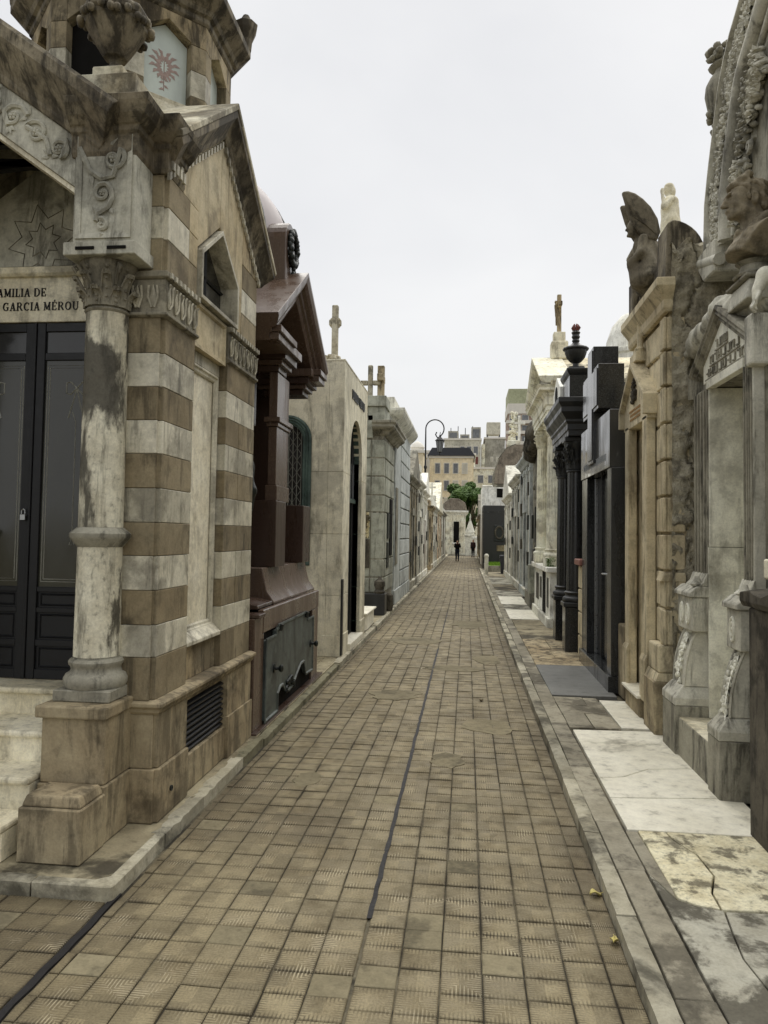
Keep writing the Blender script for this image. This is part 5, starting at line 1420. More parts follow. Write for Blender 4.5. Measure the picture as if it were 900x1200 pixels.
# ------------------------------------------------------------------ grey aedicule tomb with niche, consoles and gothic gable above
R3 = T('grey_niche_tomb', 'grey marble niche tomb with inscribed gable and garlanded consoles, near right', 'tomb', (2.4, 6.7, .08))
gm, gk = M['greymd'], M['greydk']
MB().box(1.935, 2.75, 6.2, 7.12, .08, .43).o('step', gk, R3, .006)
MB().box(1.94, 2.75, 6.205, 7.115, .4305, .436).o('step_top', M['step'], R3)
def console(y0, y1, big):
    MB().prism([(1.91, y0), (1.91, y1), (2.8, y1), (2.8, y0 - .02), (2.03, y0 - .02)], 'z', .08, .53).o('console_pedestal', gk, R3, .006)
    c = ((1.97 + 2.6) / 2, (y0 + y1) / 2)
    MB().add([(1.905, y0 - .005, .532), (1.905, y1, .532), (2.8, y1, .532), (2.8, y0 - .03, .532), (1.905, y0 - .005, .60), (1.905, y1, .60), (2.8, y1, .60), (2.8, y0 - .03, .60), (1.99, y0 + .05, .70), (1.99, y1 - .03, .70), (2.8, y1 - .03, .70), (2.8, y0 + .05, .70)],
        [(0, 1, 2, 3), (0, 4, 5, 1), (1, 5, 6, 2), (2, 6, 7, 3), (3, 7, 4, 0), (4, 8, 9, 5), (5, 9, 10, 6), (6, 10, 11, 7), (7, 11, 8, 4), (8, 11, 10, 9)]).o('pedestal_cap', gm, R3, .006)
    cv = [(2.02 + .10 * t + .03 * math.sin(t * 3.1), .702 + .50 * t) for t in [i / 10 for i in range(11)]]
    cv = [(2.01 + .11 * (t ** 2.2) , .702 + .498 * t) for t in [i / 10 for i in range(11)]]
    MB().prism(cv + [(2.8, 1.2), (2.8, .702)], 'y', y0 + .04, y1 - .04).o('console', gm, R3, .004, 50)
    for yy in (y0 + .045, y1 - .045):
        MB().tube([(p[0] - .004, yy, p[1]) for p in cv], .012, 6).o('console_rim', gm, R3, 0, 50)
    gl = MB()
    for k in range(46):
        t = random.random(); x = 2.01 + .11 * (t ** 2.2); yc_ = (y0 + y1) / 2
        yy = yc_ + random.uniform(-.05, .05) * (1.2 - .4 * t)
        gl.ball((x - .012, yy, .702 + .498 * t), (random.uniform(.012, .022), random.uniform(.014, .026), random.uniform(.018, .03)), 6, 4)
    for k in range(14):
        t = random.random(); x = 2.01 + .11 * (t ** 2.2); yc_ = (y0 + y1) / 2; s_ = random.choice((-1, 1))
        leaf_blob(gl, (x - .01, yc_ + s_ * .02, .702 + .498 * t), (x - .03, yc_ + s_ * .085, .66 + .498 * t), .02, (-1, 0, .2), .02)
    gl.o('garland', M['niche'], R3, 0, 50)['kind'] = 'stuff'
    MB().box(2.06, 2.8, y0 - .01, y1 + .01, 1.205, 1.52).o('console_block', gm, R3, .01)
    MB().prism([(2.03, 1.522), (2.03, 1.56), (2.10, 1.62), (2.8, 1.62), (2.8, 1.522)], 'y', y0 - .03, y1 + .03).o('console_cornice', gm, R3, .006)
    ro = MB()
    for yy in ((y0 + y1) / 2,) if not big else (y0 + .12, y1 - .14):
        ring = [(2.055, yy + .045 * math.cos(a * math.pi / 8), 1.36 + .09 * math.sin(a * math.pi / 8)) for a in range(17)]
        ro.tube(ring, .012, 6); ring = [(2.052, yy + .025 * math.cos(a * math.pi / 8), 1.36 + .055 * math.sin(a * math.pi / 8)) for a in range(17)]
        ro.tube(ring, .009, 6); ro.ball((2.055, yy, 1.36), (.015, .015, .02), 6, 4)
    ro.o('rosette', M['niche'], R3, 0, 60)
    MB().lathe([(.05, 0), (.06, .02), (.035, .05), (.02, .09)], (2.12, y0 + .05, 1.621), 10).o('console_finial', gm, R3, 0, 40)
console(5.93, 6.2, False)
console(7.12, 7.56, True)
# jambs, reveals, back
for (a, b) in ((6.0, 6.2), (7.12, 7.5)):
    MB().box(2.2, 2.85, a, b, 1.622, 3.46).o('jamb', gk if a > 6.5 else gm, R3, .006)
    for k in range(4):
        yy = a + (k + .6) * (b - a) / 4.2
        MB().box(2.188, 2.2005, yy, yy + (b - a) * .10, 1.70, 3.44).o('jamb_fillet', gk, R3, .003)
    MB().prism([(2.12, 1.622), (2.16, 1.66), (2.19, 1.74), (2.2, 1.74), (2.2, 1.622)], 'y', a - .02, b + .04).o('jamb_foot', gm, R3, .004)
MB().box(2.2, 2.74, 7.085, 7.118, .437, 1.98).o('reveal_panel', M['niche'], R3, .004)
MB().box(2.21, 2.74, 7.09, 7.118, 1.984, 3.45).o('reveal_panel', M['niche'], R3, .004)
MB().box(2.75, 2.8, 6.2, 7.12, .44, 3.46).o('back_panel', M['niche'], R3)
MB().box(2.2, 2.74, 6.201, 6.22, .44, 3.46).o('reveal_panel', M['niche'], R3)
gapex, gey, y0, y1 = 4.14, 3.66, 5.95, 7.6
yc = 6.8
MB().prism([(y0, 3.462), (y1, 3.462), (y1, gey), (yc, gapex), (y0, gey)], 'x', 2.26, 2.85).o('gable_block', gk, R3)
MB().prism([(6.2, 3.44), (7.12, 3.44), (7.12, 3.52), (6.2, 3.52)], 'x', 2.19, 2.2595).o('lintel', M['niche'], R3, .004)
MB().prism([(6.14, 3.522), (7.3, 3.522), (7.3, 3.7), (yc, 4.03), (6.14, 3.66)], 'x', 2.225, 2.258).o('tympanum', M['niche'], R3)
MB().sweep([(2.26, y1, 3.42), (2.26, y1, gey), (2.26, yc, gapex), (2.26, y0, gey), (2.26, y0, 3.42)], [(-.0, -.3), (.0, .09), (.03, .10), (.05, .08), (.07, .09), (.10, .05), (.12, .06), (.15, .0)], (-1, 0, 0)).o('gable_moulding', gk, R3, .004)
MB().box(2.15, 2.85, 5.90, 6.06, 3.40, 3.80).o('gable_kneeler', gm, R3, .02, None, 2)
for r, (za, ya, yb, nn) in enumerate(((3.78, 6.62, 6.95, 4), (3.67, 6.34, 7.1, 7), (3.56, 6.2, 7.22, 9))):
    yy = ya
    for k in range(nn):
        w_ = (yb - ya) / nn
        mb = MB()
        y_ = yy + .01
        mb.box(2.212, 2.226, y_, y_ + .016, za, za + .072)
        q = random.choice((0, 1, 2))
        mb.box(2.213, 2.226, y_ + .016, y_ + w_ * .62, za + (.0, .03, .059)[q], za + (.0, .03, .059)[q] + .013)
        if random.random() < .7: mb.box(2.212, 2.226, y_ + w_ * .62, y_ + w_ * .62 + .014, za, za + .072)
        mb.o('letter', M['greydk'], R3)
        yy += w_
    MB().box(2.214, 2.226, ya, yb, za - .024, za - .012).o('letter_rule', M['greydk'], R3)
MB().box(2.28, 2.9, 5.3, 5.995, .08, 3.72).o('side_wall', gk, R3)
MB().box(2.12, 2.9, 5.31, 5.9, .08, .9).o('side_plinth', gk, R3, .01)
# upper gothic wall behind: ogee edge, band of foliage, roll moulding, tracery
R2 = T('gothic_gable_chapel', 'tall grey gothic chapel with foliate ogee gable rising behind the portrait bust', 'chapel', (3.0, 6.2, .08))
og_edge = [(7.70, 4.91), (7.68, 5.15), (7.66, 5.42), (7.55, 5.72), (7.39, 6.07), (7.24, 6.38), (7.09, 6.56), (6.93, 6.69), (6.73, 6.80), (6.5, 6.95), (6.25, 7.2), (6.0, 7.5), (5.75, 7.9), (5.58, 8.4)]
yc = 5.5
body = [(p[0], p[1]) for p in og_edge] + [(yc, 8.8)] + [(2 * yc - p[0], p[1]) for p in og_edge[::-1]]
MB().prism([(7.6, .08)] + [(7.6, 4.85)] + body + [(2 * yc - 7.6, 4.85), (2 * yc - 7.6, .08)], 'x', 2.92, 3.6).o('chapel_wall', gk, R2)
MB().prism(body, 'x', 2.44, 2.919).o('gable_wall', gk, R2)
epath = [(2.44, p[0], p[1]) for p in og_edge]
MB().sweep(epath, [(-.02, -.2), (-.02, .09), (.03, .10), (.05, .07), (.05, -.2)], (-1, 0, 0)).o('gable_edge', gm, R2, 0, 40)
def offs(pts, d):
    o_ = []
    for i, p in enumerate(pts):
        a, b = pts[max(0, i - 1)], pts[min(len(pts) - 1, i + 1)]
        t = Vector((b[0] - a[0], b[1] - a[1])).normalized()
        o_.append((p[0] - t.y * d, p[1] + t.x * d))
    return o_
inner = offs(og_edge, .52)
MB().tube([(2.40, p[0], p[1]) for p in inner], .075, 10).o('roll_moulding', gm, R2, 0, 60)
MB().tube([(2.40, p[0], p[1]) for p in offs(og_edge, .40)], .03, 8).o('bead_moulding', gm, R2, 0, 60)
MB().tube([(2.42, p[0], p[1]) for p in offs(og_edge, .66)], .03, 8).o('bead_moulding', gm, R2, 0, 60)
def foliage(pts, wd, n, x, amp, name, mat, parent):
    """dense carved leaves, stems and buds along a band"""
    mb = MB(); L = len(pts) - 1
    def at(t, d):
        f_ = min(t * L, L - 1e-6); i = int(f_); u = f_ - i
        a, b = pts[i], pts[i + 1]
        tt = Vector((b[0] - a[0], b[1] - a[1])).normalized()
        return Vector((x, a[0] + (b[0] - a[0]) * u - tt.y * d, a[1] + (b[1] - a[1]) * u + tt.x * d)), tt
    stem = [at(t / 60, wd * .5 + wd * .32 * math.sin(t * .75))[0] for t in range(61)]
    mb.tube(stem, amp * .35, 6)
    for k in range(n):
        t = random.random(); c, tt = at(t, random.uniform(.08, .92) * wd)
        ty_ = random.random()
        if ty_ < .45:
            for j in range(4):
                a = random.uniform(0, 6.28); r = random.uniform(.02, .045)
                mb.ball((c.x - random.uniform(0, amp), c.y + r * math.cos(a), c.z + r * math.sin(a)), (amp * .5, random.uniform(.014, .03), random.uniform(.014, .03)), 6, 4)
        elif ty_ < .8:
            a = random.uniform(0, 6.28)
            for j in range(3):
                b = a + (j - 1) * .7
                leaf_blob(mb, (c.x, c.y, c.z), (c.x - amp * .6, c.y + .075 * math.cos(b), c.z + .075 * math.sin(b)), .03, (-1, 0, 0), amp)
        else:
            P = spiral(c, random.uniform(.03, .055), 1.1, random.uniform(0, 6), ((0, 1, 0), (0, 0, 1)), 10)
            mb.tube([(p.x - amp * .5, p.y, p.z) for p in P], amp * .3, 5)
    o = mb.o(name, mat, parent, 0, 50)
    o['kind'] = 'stuff'
    return o
foliage(offs(og_edge, .09)[:11], .30, 420, 2.43, .06, 'foliate_band', gm, R2)
foliage(offs(og_edge, .74)[:9], .30, 200, 2.425, .08, 'inner_tracery_leaves', gm, R2)
for i, t in enumerate((.6, 2.0, 3.6)):
    a = og_edge[int(t)]; b = og_edge[int(t) + 1]
    c = (a[0] + (b[0] - a[0]) * (t % 1) + .05, a[1] + (b[1] - a[1]) * (t % 1))
    MB().prism([(c[0] - .1, c[1] - .1), (c[0] + .02, c[1] - .1), (c[0] + .05, c[1] + .0), (c[0] + .0, c[1] + .14), (c[0] - .12, c[1] + .12)], 'x', 2.42, 2.56).o('crocket', gk, R2, .02)
MB().prism([(7.30, 4.62), (7.62, 4.62), (7.80, 4.80), (7.80, 4.94), (7.30, 4.94)], 'x', 2.32, 2.7).o('gable_corbel', gm, R2, .015)
MB().tube([(2.36, 7.25, 4.72), (2.36, 7.80, 4.86)], .06, 8).o('corbel_roll', gm, R2, 0, 50)
MB().box(2.50, 2.74, 7.50, 7.76, 4.9, 6.17).o('pinnacle_shaft', gk, R2, .01)
uo = MB().lathe([(.05, -.02), (.12, .02), (.08, .08), (.10, .15), (.165, .27), (.19, .40), (.18, .50), (.14, .58), (.10, .63), (.09, .66), (.14, .68), (.15, .70), (.11, .73), (.10, .76), (.04, .8)], (2.565, 7.70, 6.18), 24).o('pinnacle_urn', gk, R2, 0, 50)
fl = MB()
for k in range(46):
    a = random.uniform(0, 6.28); r = random.uniform(.02, .17); z = 6.93 + random.uniform(-.02, .12) + .05 * (1 - r / .17)
    fl.ball((2.565 + r * math.cos(a), 7.70 + r * math.sin(a), z), (random.uniform(.03, .05), random.uniform(.03, .05), random.uniform(.025, .045)), 6, 4)
for k in range(40):
    a = random.uniform(0, 6.28); r = random.uniform(.12, .17); z = 6.25 + random.uniform(-.02, .14)
    fl.ball((2.565 + r * math.cos(a), 7.70 + r * math.sin(a), z), random.uniform(.02, .04), 6, 4)
fl.o('urn_fruit', gk, uo, 0, 60)['kind'] = 'stuff'
# reclining draped figure on the gable with hanging hand, and the portrait bust
F = [('c', (2.42, 6.2, 4.02), (2.40, 7.0, 4.12), .16, .17), ('c', (2.40, 7.0, 4.1), (2.30, 7.55, 3.98), .17, .13), ('c', (2.28, 7.45, 4.02), (2.22, 7.72, 3.92), .12, .05), ('e', (2.55, 6.5, 3.98), (.28, .5, .14)), ('c', (2.24, 6.9, 4.16), (2.22, 7.5, 3.99), .05, .04), ('c', (2.30, 6.5, 4.0), (2.26, 6.9, 4.14), .06, .06)]
drap = T('reclining_statue', 'draped reclining marble figure lying over the inscribed gable, hand hanging down', 'statue', (2.45, 6.6, 3.8))
fold = lambda X, Y, Z: .012 * np.sin(38 * Y + 22 * Z + 6 * X) + .006 * np.sin(70 * Y - 40 * X)
organic(F, .08, .022, fold).o('drapery', M['greymd'], drap, 0, 60)
arm = [('c', (2.62, 5.95, 4.06), (2.40, 6.02, 4.10), .085, .062), ('c', (2.40, 6.02, 4.10), (2.335, 6.0, 3.98), .058, .042), ('e', (2.325, 5.99, 3.92), (.032, .045, .05))]
for k in range(4):
    yy = 5.955 + k * .025; L = (.075, .09, .085, .065)[k]
    arm += [('c', (2.315, yy, 3.89), (2.30, yy, 3.89 - L * .5), .013, .012, .012), ('c', (2.30, yy, 3.89 - L * .5), (2.312, yy, 3.89 - L), .012, .009, .012)]
arm += [('c', (2.33, 5.95, 3.94), (2.30, 5.93, 3.885), .015, .012, .012), ('c', (2.30, 5.93, 3.885), (2.303, 5.935, 3.85), .012, .009, .012)]
organic(arm, .03, .009).xf(lambda p: (p[0] - .14, p[1] - .11, p[2] - .01)).o('arm', M['niche'], drap, 0, 60)
bust = T('portrait_bust', 'weathered stone bust of a man with swept hair and coat, facing the lane', 'bust', (2.2, 6.0, 4.0))
MB().tbox((2.40, 6.27), (.23, .23), (.20, .20), 3.96, 4.13).o('bust_pedestal', gm, bust, .015, None, 2)
MB().box(2.16, 2.62, 6.03, 6.5, 4.131, 4.165).o('pedestal_slab', gk, bust, .01)
MB().lathe([(.16, 0), (.17, .02), (.12, .05), (.11, .1), (.15, .13)], (2.30, 6.22, 4.166), 20).o('bust_socle', gk, bust, 0, 45)
cx, cy = 2.14, 6.0
SB = lambda p: ((2.2 + (p[0] - 2.2) * .92) * 1.033, (6.0 + (p[1] - 6.0) * .86) * 1.033, 2.05 + (4.2 + (p[2] - 4.2) * .93 - 2.05) * 1.033)
B = [('e', (cx + .04, cy, 4.86), (.155, .118, .135)), ('e', (cx - .05, cy, 4.77), (.095, .088, .12)), ('e', (cx - .105, cy, 4.675), (.04, .045, .032)), ('c', (cx - .03, cy - .06, 4.70), (cx - .10, cy - .025, 4.675), .035, .028), ('c', (cx - .03, cy + .06, 4.70), (cx - .10, cy + .025, 4.675), .035, .028),
     ('c', (cx - .142, cy, 4.825), (cx - .178, cy, 4.757), .014, .022, .015), ('e', (cx - .155, cy - .016, 4.75), (.018, .013, .012), .012), ('e', (cx - .155, cy + .016, 4.75), (.018, .013, .012), .012),
     ('c', (cx - .142, cy - .07, 4.838), (cx - .150, cy - .012, 4.835), .013, .012, .015), ('c', (cx - .142, cy + .07, 4.838), (cx - .150, cy + .012, 4.835), .013, .012, .015),
     ('-e', (cx - .152, cy - .045, 4.806), (.028, .026, .016), .012), ('-e', (cx - .152, cy + .045, 4.806), (.028, .026, .016), .012), ('e', (cx - .122, cy - .043, 4.806), (.018, .018, .011), .006), ('e', (cx - .122, cy + .043, 4.806), (.018, .018, .011), .006),
     ('c', (cx - .145, cy - .028, 4.716), (cx - .145, cy + .028, 4.716), .010, .010, .012), ('c', (cx - .142, cy - .026, 4.700), (cx - .142, cy + .026, 4.700), .010, .010, .012),
     ('e', (cx + .045, cy - .118, 4.785), (.032, .018, .052), .012), ('e', (cx + .045, cy + .118, 4.785), (.032, .018, .052), .012), ('-e', (cx + .038, cy - .132, 4.79), (.014, .012, .03), .008),
     ('c', (cx + .04, cy, 4.70), (cx + .10, cy, 4.52), .095, .105, .05), ('e', (cx + .12, cy, 4.40), (.20, .34, .17), .07), ('c', (cx + .12, cy - .3, 4.42), (cx + .12, cy + .3, 4.42), .12, .12, .08), ('e', (cx + .02, cy, 4.34), (.17, .22, .14), .06),
     ('c', (cx + .10, cy - .12, 4.60), (cx - .13, cy - .03, 4.36), .035, .022, .02), ('c', (cx + .10, cy + .12, 4.60), (cx - .13, cy + .03, 4.36), .035, .022, .02), ('c', (cx + .14, cy - .12, 4.63), (cx + .15, cy + .12, 4.63), .04, .04, .03), ('c', (cx - .02, cy - .17, 4.48), (cx - .15, cy - .05, 4.27), .03, .02, .03),
     ('c', (cx - .05, cy - .02, 4.52), (cx - .06, cy + .02, 4.50), .035, .03, .02),
     ('-p', (cx - .1, cy, 4.33), (-.25, 0, -.97)), ('-p', (cx, cy - .24, 4.40), (0, -.75, -.66)), ('-p', (cx, cy + .24, 4.40), (0, .75, -.66)), ('-p', (cx + .2, cy, 4.4), (.85, 0, -.5))]
organic([tuple((q[0], q[1], q[2] - .045) if isinstance(q, tuple) and i == 1 or (isinstance(q, tuple) and p[0] == 'c' and i == 2) else q for i, q in enumerate(p)) for p in B], .03, .009, lambda X, Y, Z: .0022 * np.sin(90 * Z + 50 * X)).xf(SB).o('bust_figure', M['bust'], bust, 0, 70)
H = [('e', (cx + .05, cy, 4.915), (.15, .122, .098)), ('c', (cx - .105, cy - .03, 4.925), (cx + .0, cy - .085, 4.985), .028, .035), ('c', (cx - .11, cy + .02, 4.93), (cx + .02, cy - .03, 5.0), .026, .035), ('c', (cx - .10, cy + .06, 4.92), (cx + .03, cy + .06, 4.99), .026, .035),
     ('c', (cx - .01, cy - .108, 4.90), (cx + .0, cy - .113, 4.78), .022, .012), ('c', (cx - .01, cy + .108, 4.90), (cx + .0, cy + .113, 4.78), .022, .012), ('c', (cx + .10, cy - .095, 4.88), (cx + .14, cy - .07, 4.74), .03, .032), ('c', (cx + .10, cy + .095, 4.88), (cx + .14, cy + .07, 4.74), .03, .032), ('c', (cx + .15, cy, 4.86), (cx + .15, cy, 4.72), .06, .045)]
organic([tuple((q[0], q[1], q[2] - .045) if isinstance(q, tuple) else q for q in p) for p in H], .025, .0095, lambda X, Y, Z: .007 * np.sin(85 * (Z + .6 * X) + 14 * Y) + .003 * np.sin(160 * X + 60 * Y)).xf(SB).o('hair', M['bust'], bust, 0, 70)
# ------------------------------------------------------------------ tan rusticated tomb with cracked side wall
R5 = T('tan_rusticated_tomb', 'tan stone tomb with grooved front, little gabled doorway and cracked rough side wall', 'tomb', (2.4, 8.8, .08))
tm = M['tomb']
# side wall, rough render with bulges
from mathutils import noise as mnoise
sw = MB(); nx, nz = 34, 170
for j in range(nz + 1):
    for i in range(nx + 1):
        x = 2.06 + 1.0 * i / nx; z = .1 + 5.0 * j / nz
        q = Vector((x, 0, z))
        d = .032 * mnoise.fractal(q * 3.0, 1.0, 2.0, 4) + .032 * mnoise.fractal(q * 11.0 + Vector((5, 0, 0)), .9, 2.0, 3)
        e = mnoise.noise(q * 1.3 + Vector((9, 3, 1)))
        if e > .12 and i > 1: d += .035 * min(1, (e - .12) * 9) * (0.6 + .5 * mnoise.noise(q * 16))      # render fallen away
        cr1 = abs(x - (2.30 + .05 * math.sin(z * 4.1) + .05 * math.sin(z * 9.7) + .025 * math.sin(z * 23)))
        if cr1 < .014: d += .045
        cr2 = abs(x - (2.20 + .10 * math.sin(z * 2.7 + 1) + .03 * math.sin(z * 17)))
        if cr2 < .012 and z < 3.2: d += .05
        if z > 4.95: z += .05 * math.sin(23 * x) + random.uniform(-.03, .02)
        sw.v.append((x, 7.775 + d, z))
sw.f = [(j * (nx + 1) + i, j * (nx + 1) + i + 1, (j + 1) * (nx + 1) + i + 1, (j + 1) * (nx + 1) + i) for j in range(nz) for i in range(nx)]
b0 = len(sw.v)
sw.v += [(x, 8.2, z) for x, z in ((2.06, .1), (3.06, .1), (3.06, 5.1), (2.06, 5.1))]
sw.f += [(b0, b0 + 3, b0 + 2, b0 + 1)]
tp = [nz * (nx + 1) + i for i in range(nx + 1)]
sw.f += [tuple(tp + [b0 + 2, b0 + 3])]
sw.o('side_wall', M['rough'], R5, 0, 60)
MB().box(2.062, 3.2, 7.85, 9.56, .1, 4.75).o('tomb_core', tm, R5)
# grooved front: pilaster strips of blocks at both ends, doorway between
zg = [.98, 1.36, 1.74, 2.12, 2.50, 2.87, 3.25, 3.63, 4.0, 4.36]
for (a, b) in ((7.80, 8.24), (9.3, 9.56)):
    for i in range(len(zg) - 1):
        MB().box(2.02, 2.2, a, b, zg[i], zg[i + 1] - .028).o('stone_block', tm, R5, .012)
        if a < 8: MB().box(1.985, 2.02, a - .0, a + .16, zg[i], zg[i + 1] - .028).o('quoin', tm, R5, .01)
for (za, zb) in ((3.64, 4.0), (4.01, 4.36)):
    MB().box(2.03, 2.2, 8.26, 9.40, za + .01, zb - .02).o('stone_block', tm, R5, .012)
MB().box(1.93, 2.3, 7.80, 8.22, .70, .978).o('pilaster_base', tm, R5, .02, None, 2)
MB().prism([(1.90, .62), (1.93, .70), (2.3, .70), (2.3, .62)], 'y', 7.79, 8.23).o('base_moulding', tm, R5)
MB().box(1.885, 2.3, 7.78, 8.24, .08, .62).o('pilaster_plinth', M['plinth'], R5, .015)
MB().prism([(1.95, 1.62), (1.985, 1.70), (2.2, 1.70), (2.2, 1.62)], 'y', 7.79, 8.0).o('quoin_moulding', tm, R5, .006)
MB().box(1.92, 2.3, 9.38, 9.76, .08, .98).o('pilaster_plinth', M['plinth'], R5, .015)
# doorway with gablet
MB().box(1.93, 2.03, 8.30, 8.50, .30, 3.40).o('door_jamb', tm, R5, .008)
MB().box(1.93, 2.03, 9.20, 9.40, .30, 3.40).o('door_jamb', tm, R5, .008)
for a in (8.28, 9.18): MB().prism([(1.905, .30), (1.905, .74), (1.93, .80), (1.94, .80), (1.94, .30)], 'y', a, a + .24).o('jamb_base', tm, R5, .012)
gb = [(8.24, 3.36), (9.46, 3.36), (9.46, 3.58), (8.85, 4.04), (8.24, 3.58)]
MB().prism(gb, 'x', 1.93, 2.1).o('door_gablet', tm, R5, .008)
MB().sweep([(1.93, 9.50, 3.40), (1.93, 9.50, 3.62), (1.93, 8.85, 4.10), (1.93, 8.20, 3.62), (1.93, 8.20, 3.40)], [(0, -.12), (0, .06), (.05, .06), (.07, .0), (.07, -.12)], (-1, 0, 0)).o('gablet_moulding', tm, R5, .006)
gf = MB()
for k in range(36):
    a = random.uniform(0, 6.28); r = random.uniform(0, .10)
    gf.ball((1.915, 8.85 + r * math.cos(a), 3.76 + 1.5 * r * math.sin(a)), random.uniform(.016, .034), 6, 4)
gf.o('gablet_relief', M['cornice'], R5, 0, 60)['kind'] = 'stuff'
for r in range(3):
    yy = 8.58
    while yy < 9.1:
        w_ = random.uniform(.03, .06)
        MB().box(1.922, 1.9305, yy, yy + w_, 3.54 - r * .05, 3.565 - r * .05).o('letter', M['gold'], R5); yy += w_ + .022
MB().box(2.10, 2.14, 8.5, 9.2, .3, 3.36).o('door_leaf', M['bronzed'], R5)
MB().box(2.085, 2.1, 8.5, 8.54, .3, 3.36).o('door_stile', M['rough'], R5)
MB().box(1.90, 2.2, 8.48, 9.22, .08, .30).o('threshold', M['plinth'], R5, .006)
MB().box(1.86, 2.2, 8.46, 9.24, .301, .335).o('sill', M['wslab'], R5, .006)
# pinnacle shaft above the gablet
MB().tbox((1.98, 8.82), (.07, .07), (.06, .06), 4.10, 4.22).o('pinnacle_base', tm, R5, .008)
MB().lathe([(.06, 0), (.065, .03), (.035, .06), (.03, .3), (.035, .34), (.06, .37), (.03, .4), (.055, .44), (.06, .5), (.03, .56), (.01, .6)], (1.98, 8.82, 4.22), 12).o('pinnacle', tm, R5, 0, 45)
# cornice and crowning masonry
MB().sweep([(1.995, 9.44, 4.38), (1.995, 7.772, 4.38), (2.07, 7.772, 4.38)], [(-.05, 0), (0, 0), (.02, .04), (.02, .12), (.04, .15), (.08, .20), (.11, .24), (.11, .32), (-.05, .36)]).o('cornice', tm, R5, .006)
MB().prism([(2.02, 4.74)] + [(2.02 + .02, 5.34)] + arc((2.04, 5.0), .38, 80, 0, 8) + [(2.42, 4.74)], 'y', 7.86, 8.25).o('crown_scroll', M['cornice'], R5, .012)
MB().box(2.05, 3.0, 7.9, 9.44, 4.745, 5.02).o('attic', M['cornice'], R5, .01)
MB().box(1.98, 2.15, 9.2, 9.44, 4.74, 5.2).o('end_block', M['cornice'], R5, .02)
angel = T('angel_statue', 'sooty stone angel with raised wing crouching on the tan tomb roof', 'statue', (2.1, 8.8, 5.02))
ax_, ay = 2.05, 8.75
organic([('c', (ax_ + .06, ay, 5.0), (ax_ + .02, ay, 5.32), .20, .15), ('c', (ax_ + .02, ay, 5.28), (ax_ - .03, ay, 5.42), .15, .14), ('c', (ax_ - .08, ay, 5.52), (ax_ - .12, ay, 5.58), .055, .05), ('e', (ax_ - .155, ay - .02, 5.65), (.085, .075, .105)), ('c', (ax_ - .232, ay - .02, 5.66), (ax_ - .247, ay - .02, 5.625), .012, .016, .01), ('c', (ax_ - .19, ay - .02, 5.57), (ax_ - .225, ay - .02, 5.56), .035, .022, .02),
   ('c', (ax_ - .08, ay - .15, 5.48), (ax_ - .12, ay - .2, 5.30), .05, .042), ('c', (ax_ - .12, ay - .2, 5.30), (ax_ - .20, ay - .1, 5.22), .042, .03), ('c', (ax_ - .08, ay + .15, 5.48), (ax_ - .17, ay + .16, 5.35), .05, .04), ('e', (ax_ - .21, ay - .08, 5.20), (.04, .05, .05)), ('c', (ax_ - .10, ay - .1, 5.02), (ax_ - .16, ay - .05, 5.2), .13, .07), ('c', (ax_ - .02, ay - .2, 5.02), (ax_ + .0, ay - .1, 5.4), .1, .06)], .05, .018,
   lambda X, Y, Z: .008 * np.sin(55 * Y + 25 * X) * (Z < 5.5)).o('angel_figure', M['angel'], angel, 0, 60)
wing_pts = [(1.745, 6.03), (1.82, 6.035), (1.90, 6.005), (1.985, 5.94), (2.075, 5.84), (2.15, 5.70), (2.18, 5.55), (2.14, 5.44), (2.02, 5.47), (1.93, 5.56), (1.86, 5.68), (1.805, 5.82)]
for s_, dy in ((-1, -.13), (1, .17)):
    MB().prism([(p[0] + .02 * s_, p[1] - .03 * (s_ > 0)) for p in wing_pts], 'y', ay + dy - .035, ay + dy + .035).o('wing', M['angel'], angel, .03, 50, 3)
    fm = MB()
    for k in range(7):
        t = k / 6
        fm.tube([(2.14 - .10 * t + .02 * s_, ay + dy - .037, 5.50 + .16 * t), (2.02 - .12 * t + .02 * s_, ay + dy - .042, 5.62 + .16 * t), (1.86 - .06 * t + .02 * s_, ay + dy - .037, 5.74 + .17 * t)], [.006, .012, .006], 5)
    fm.o('wing_feathers', M['angel'], angel, 0, 60)['kind'] = 'stuff'
organic([('e', (ax_ - .12, ay - .02, 5.70), (.095, .088, .085)), ('e', (ax_ - .08, ay - .02, 5.62), (.06, .07, .10))], .03, .014, lambda X, Y, Z: .006 * np.sin(90 * Z + 30 * Y)).o('hair', M['angel'], angel, 0, 60)
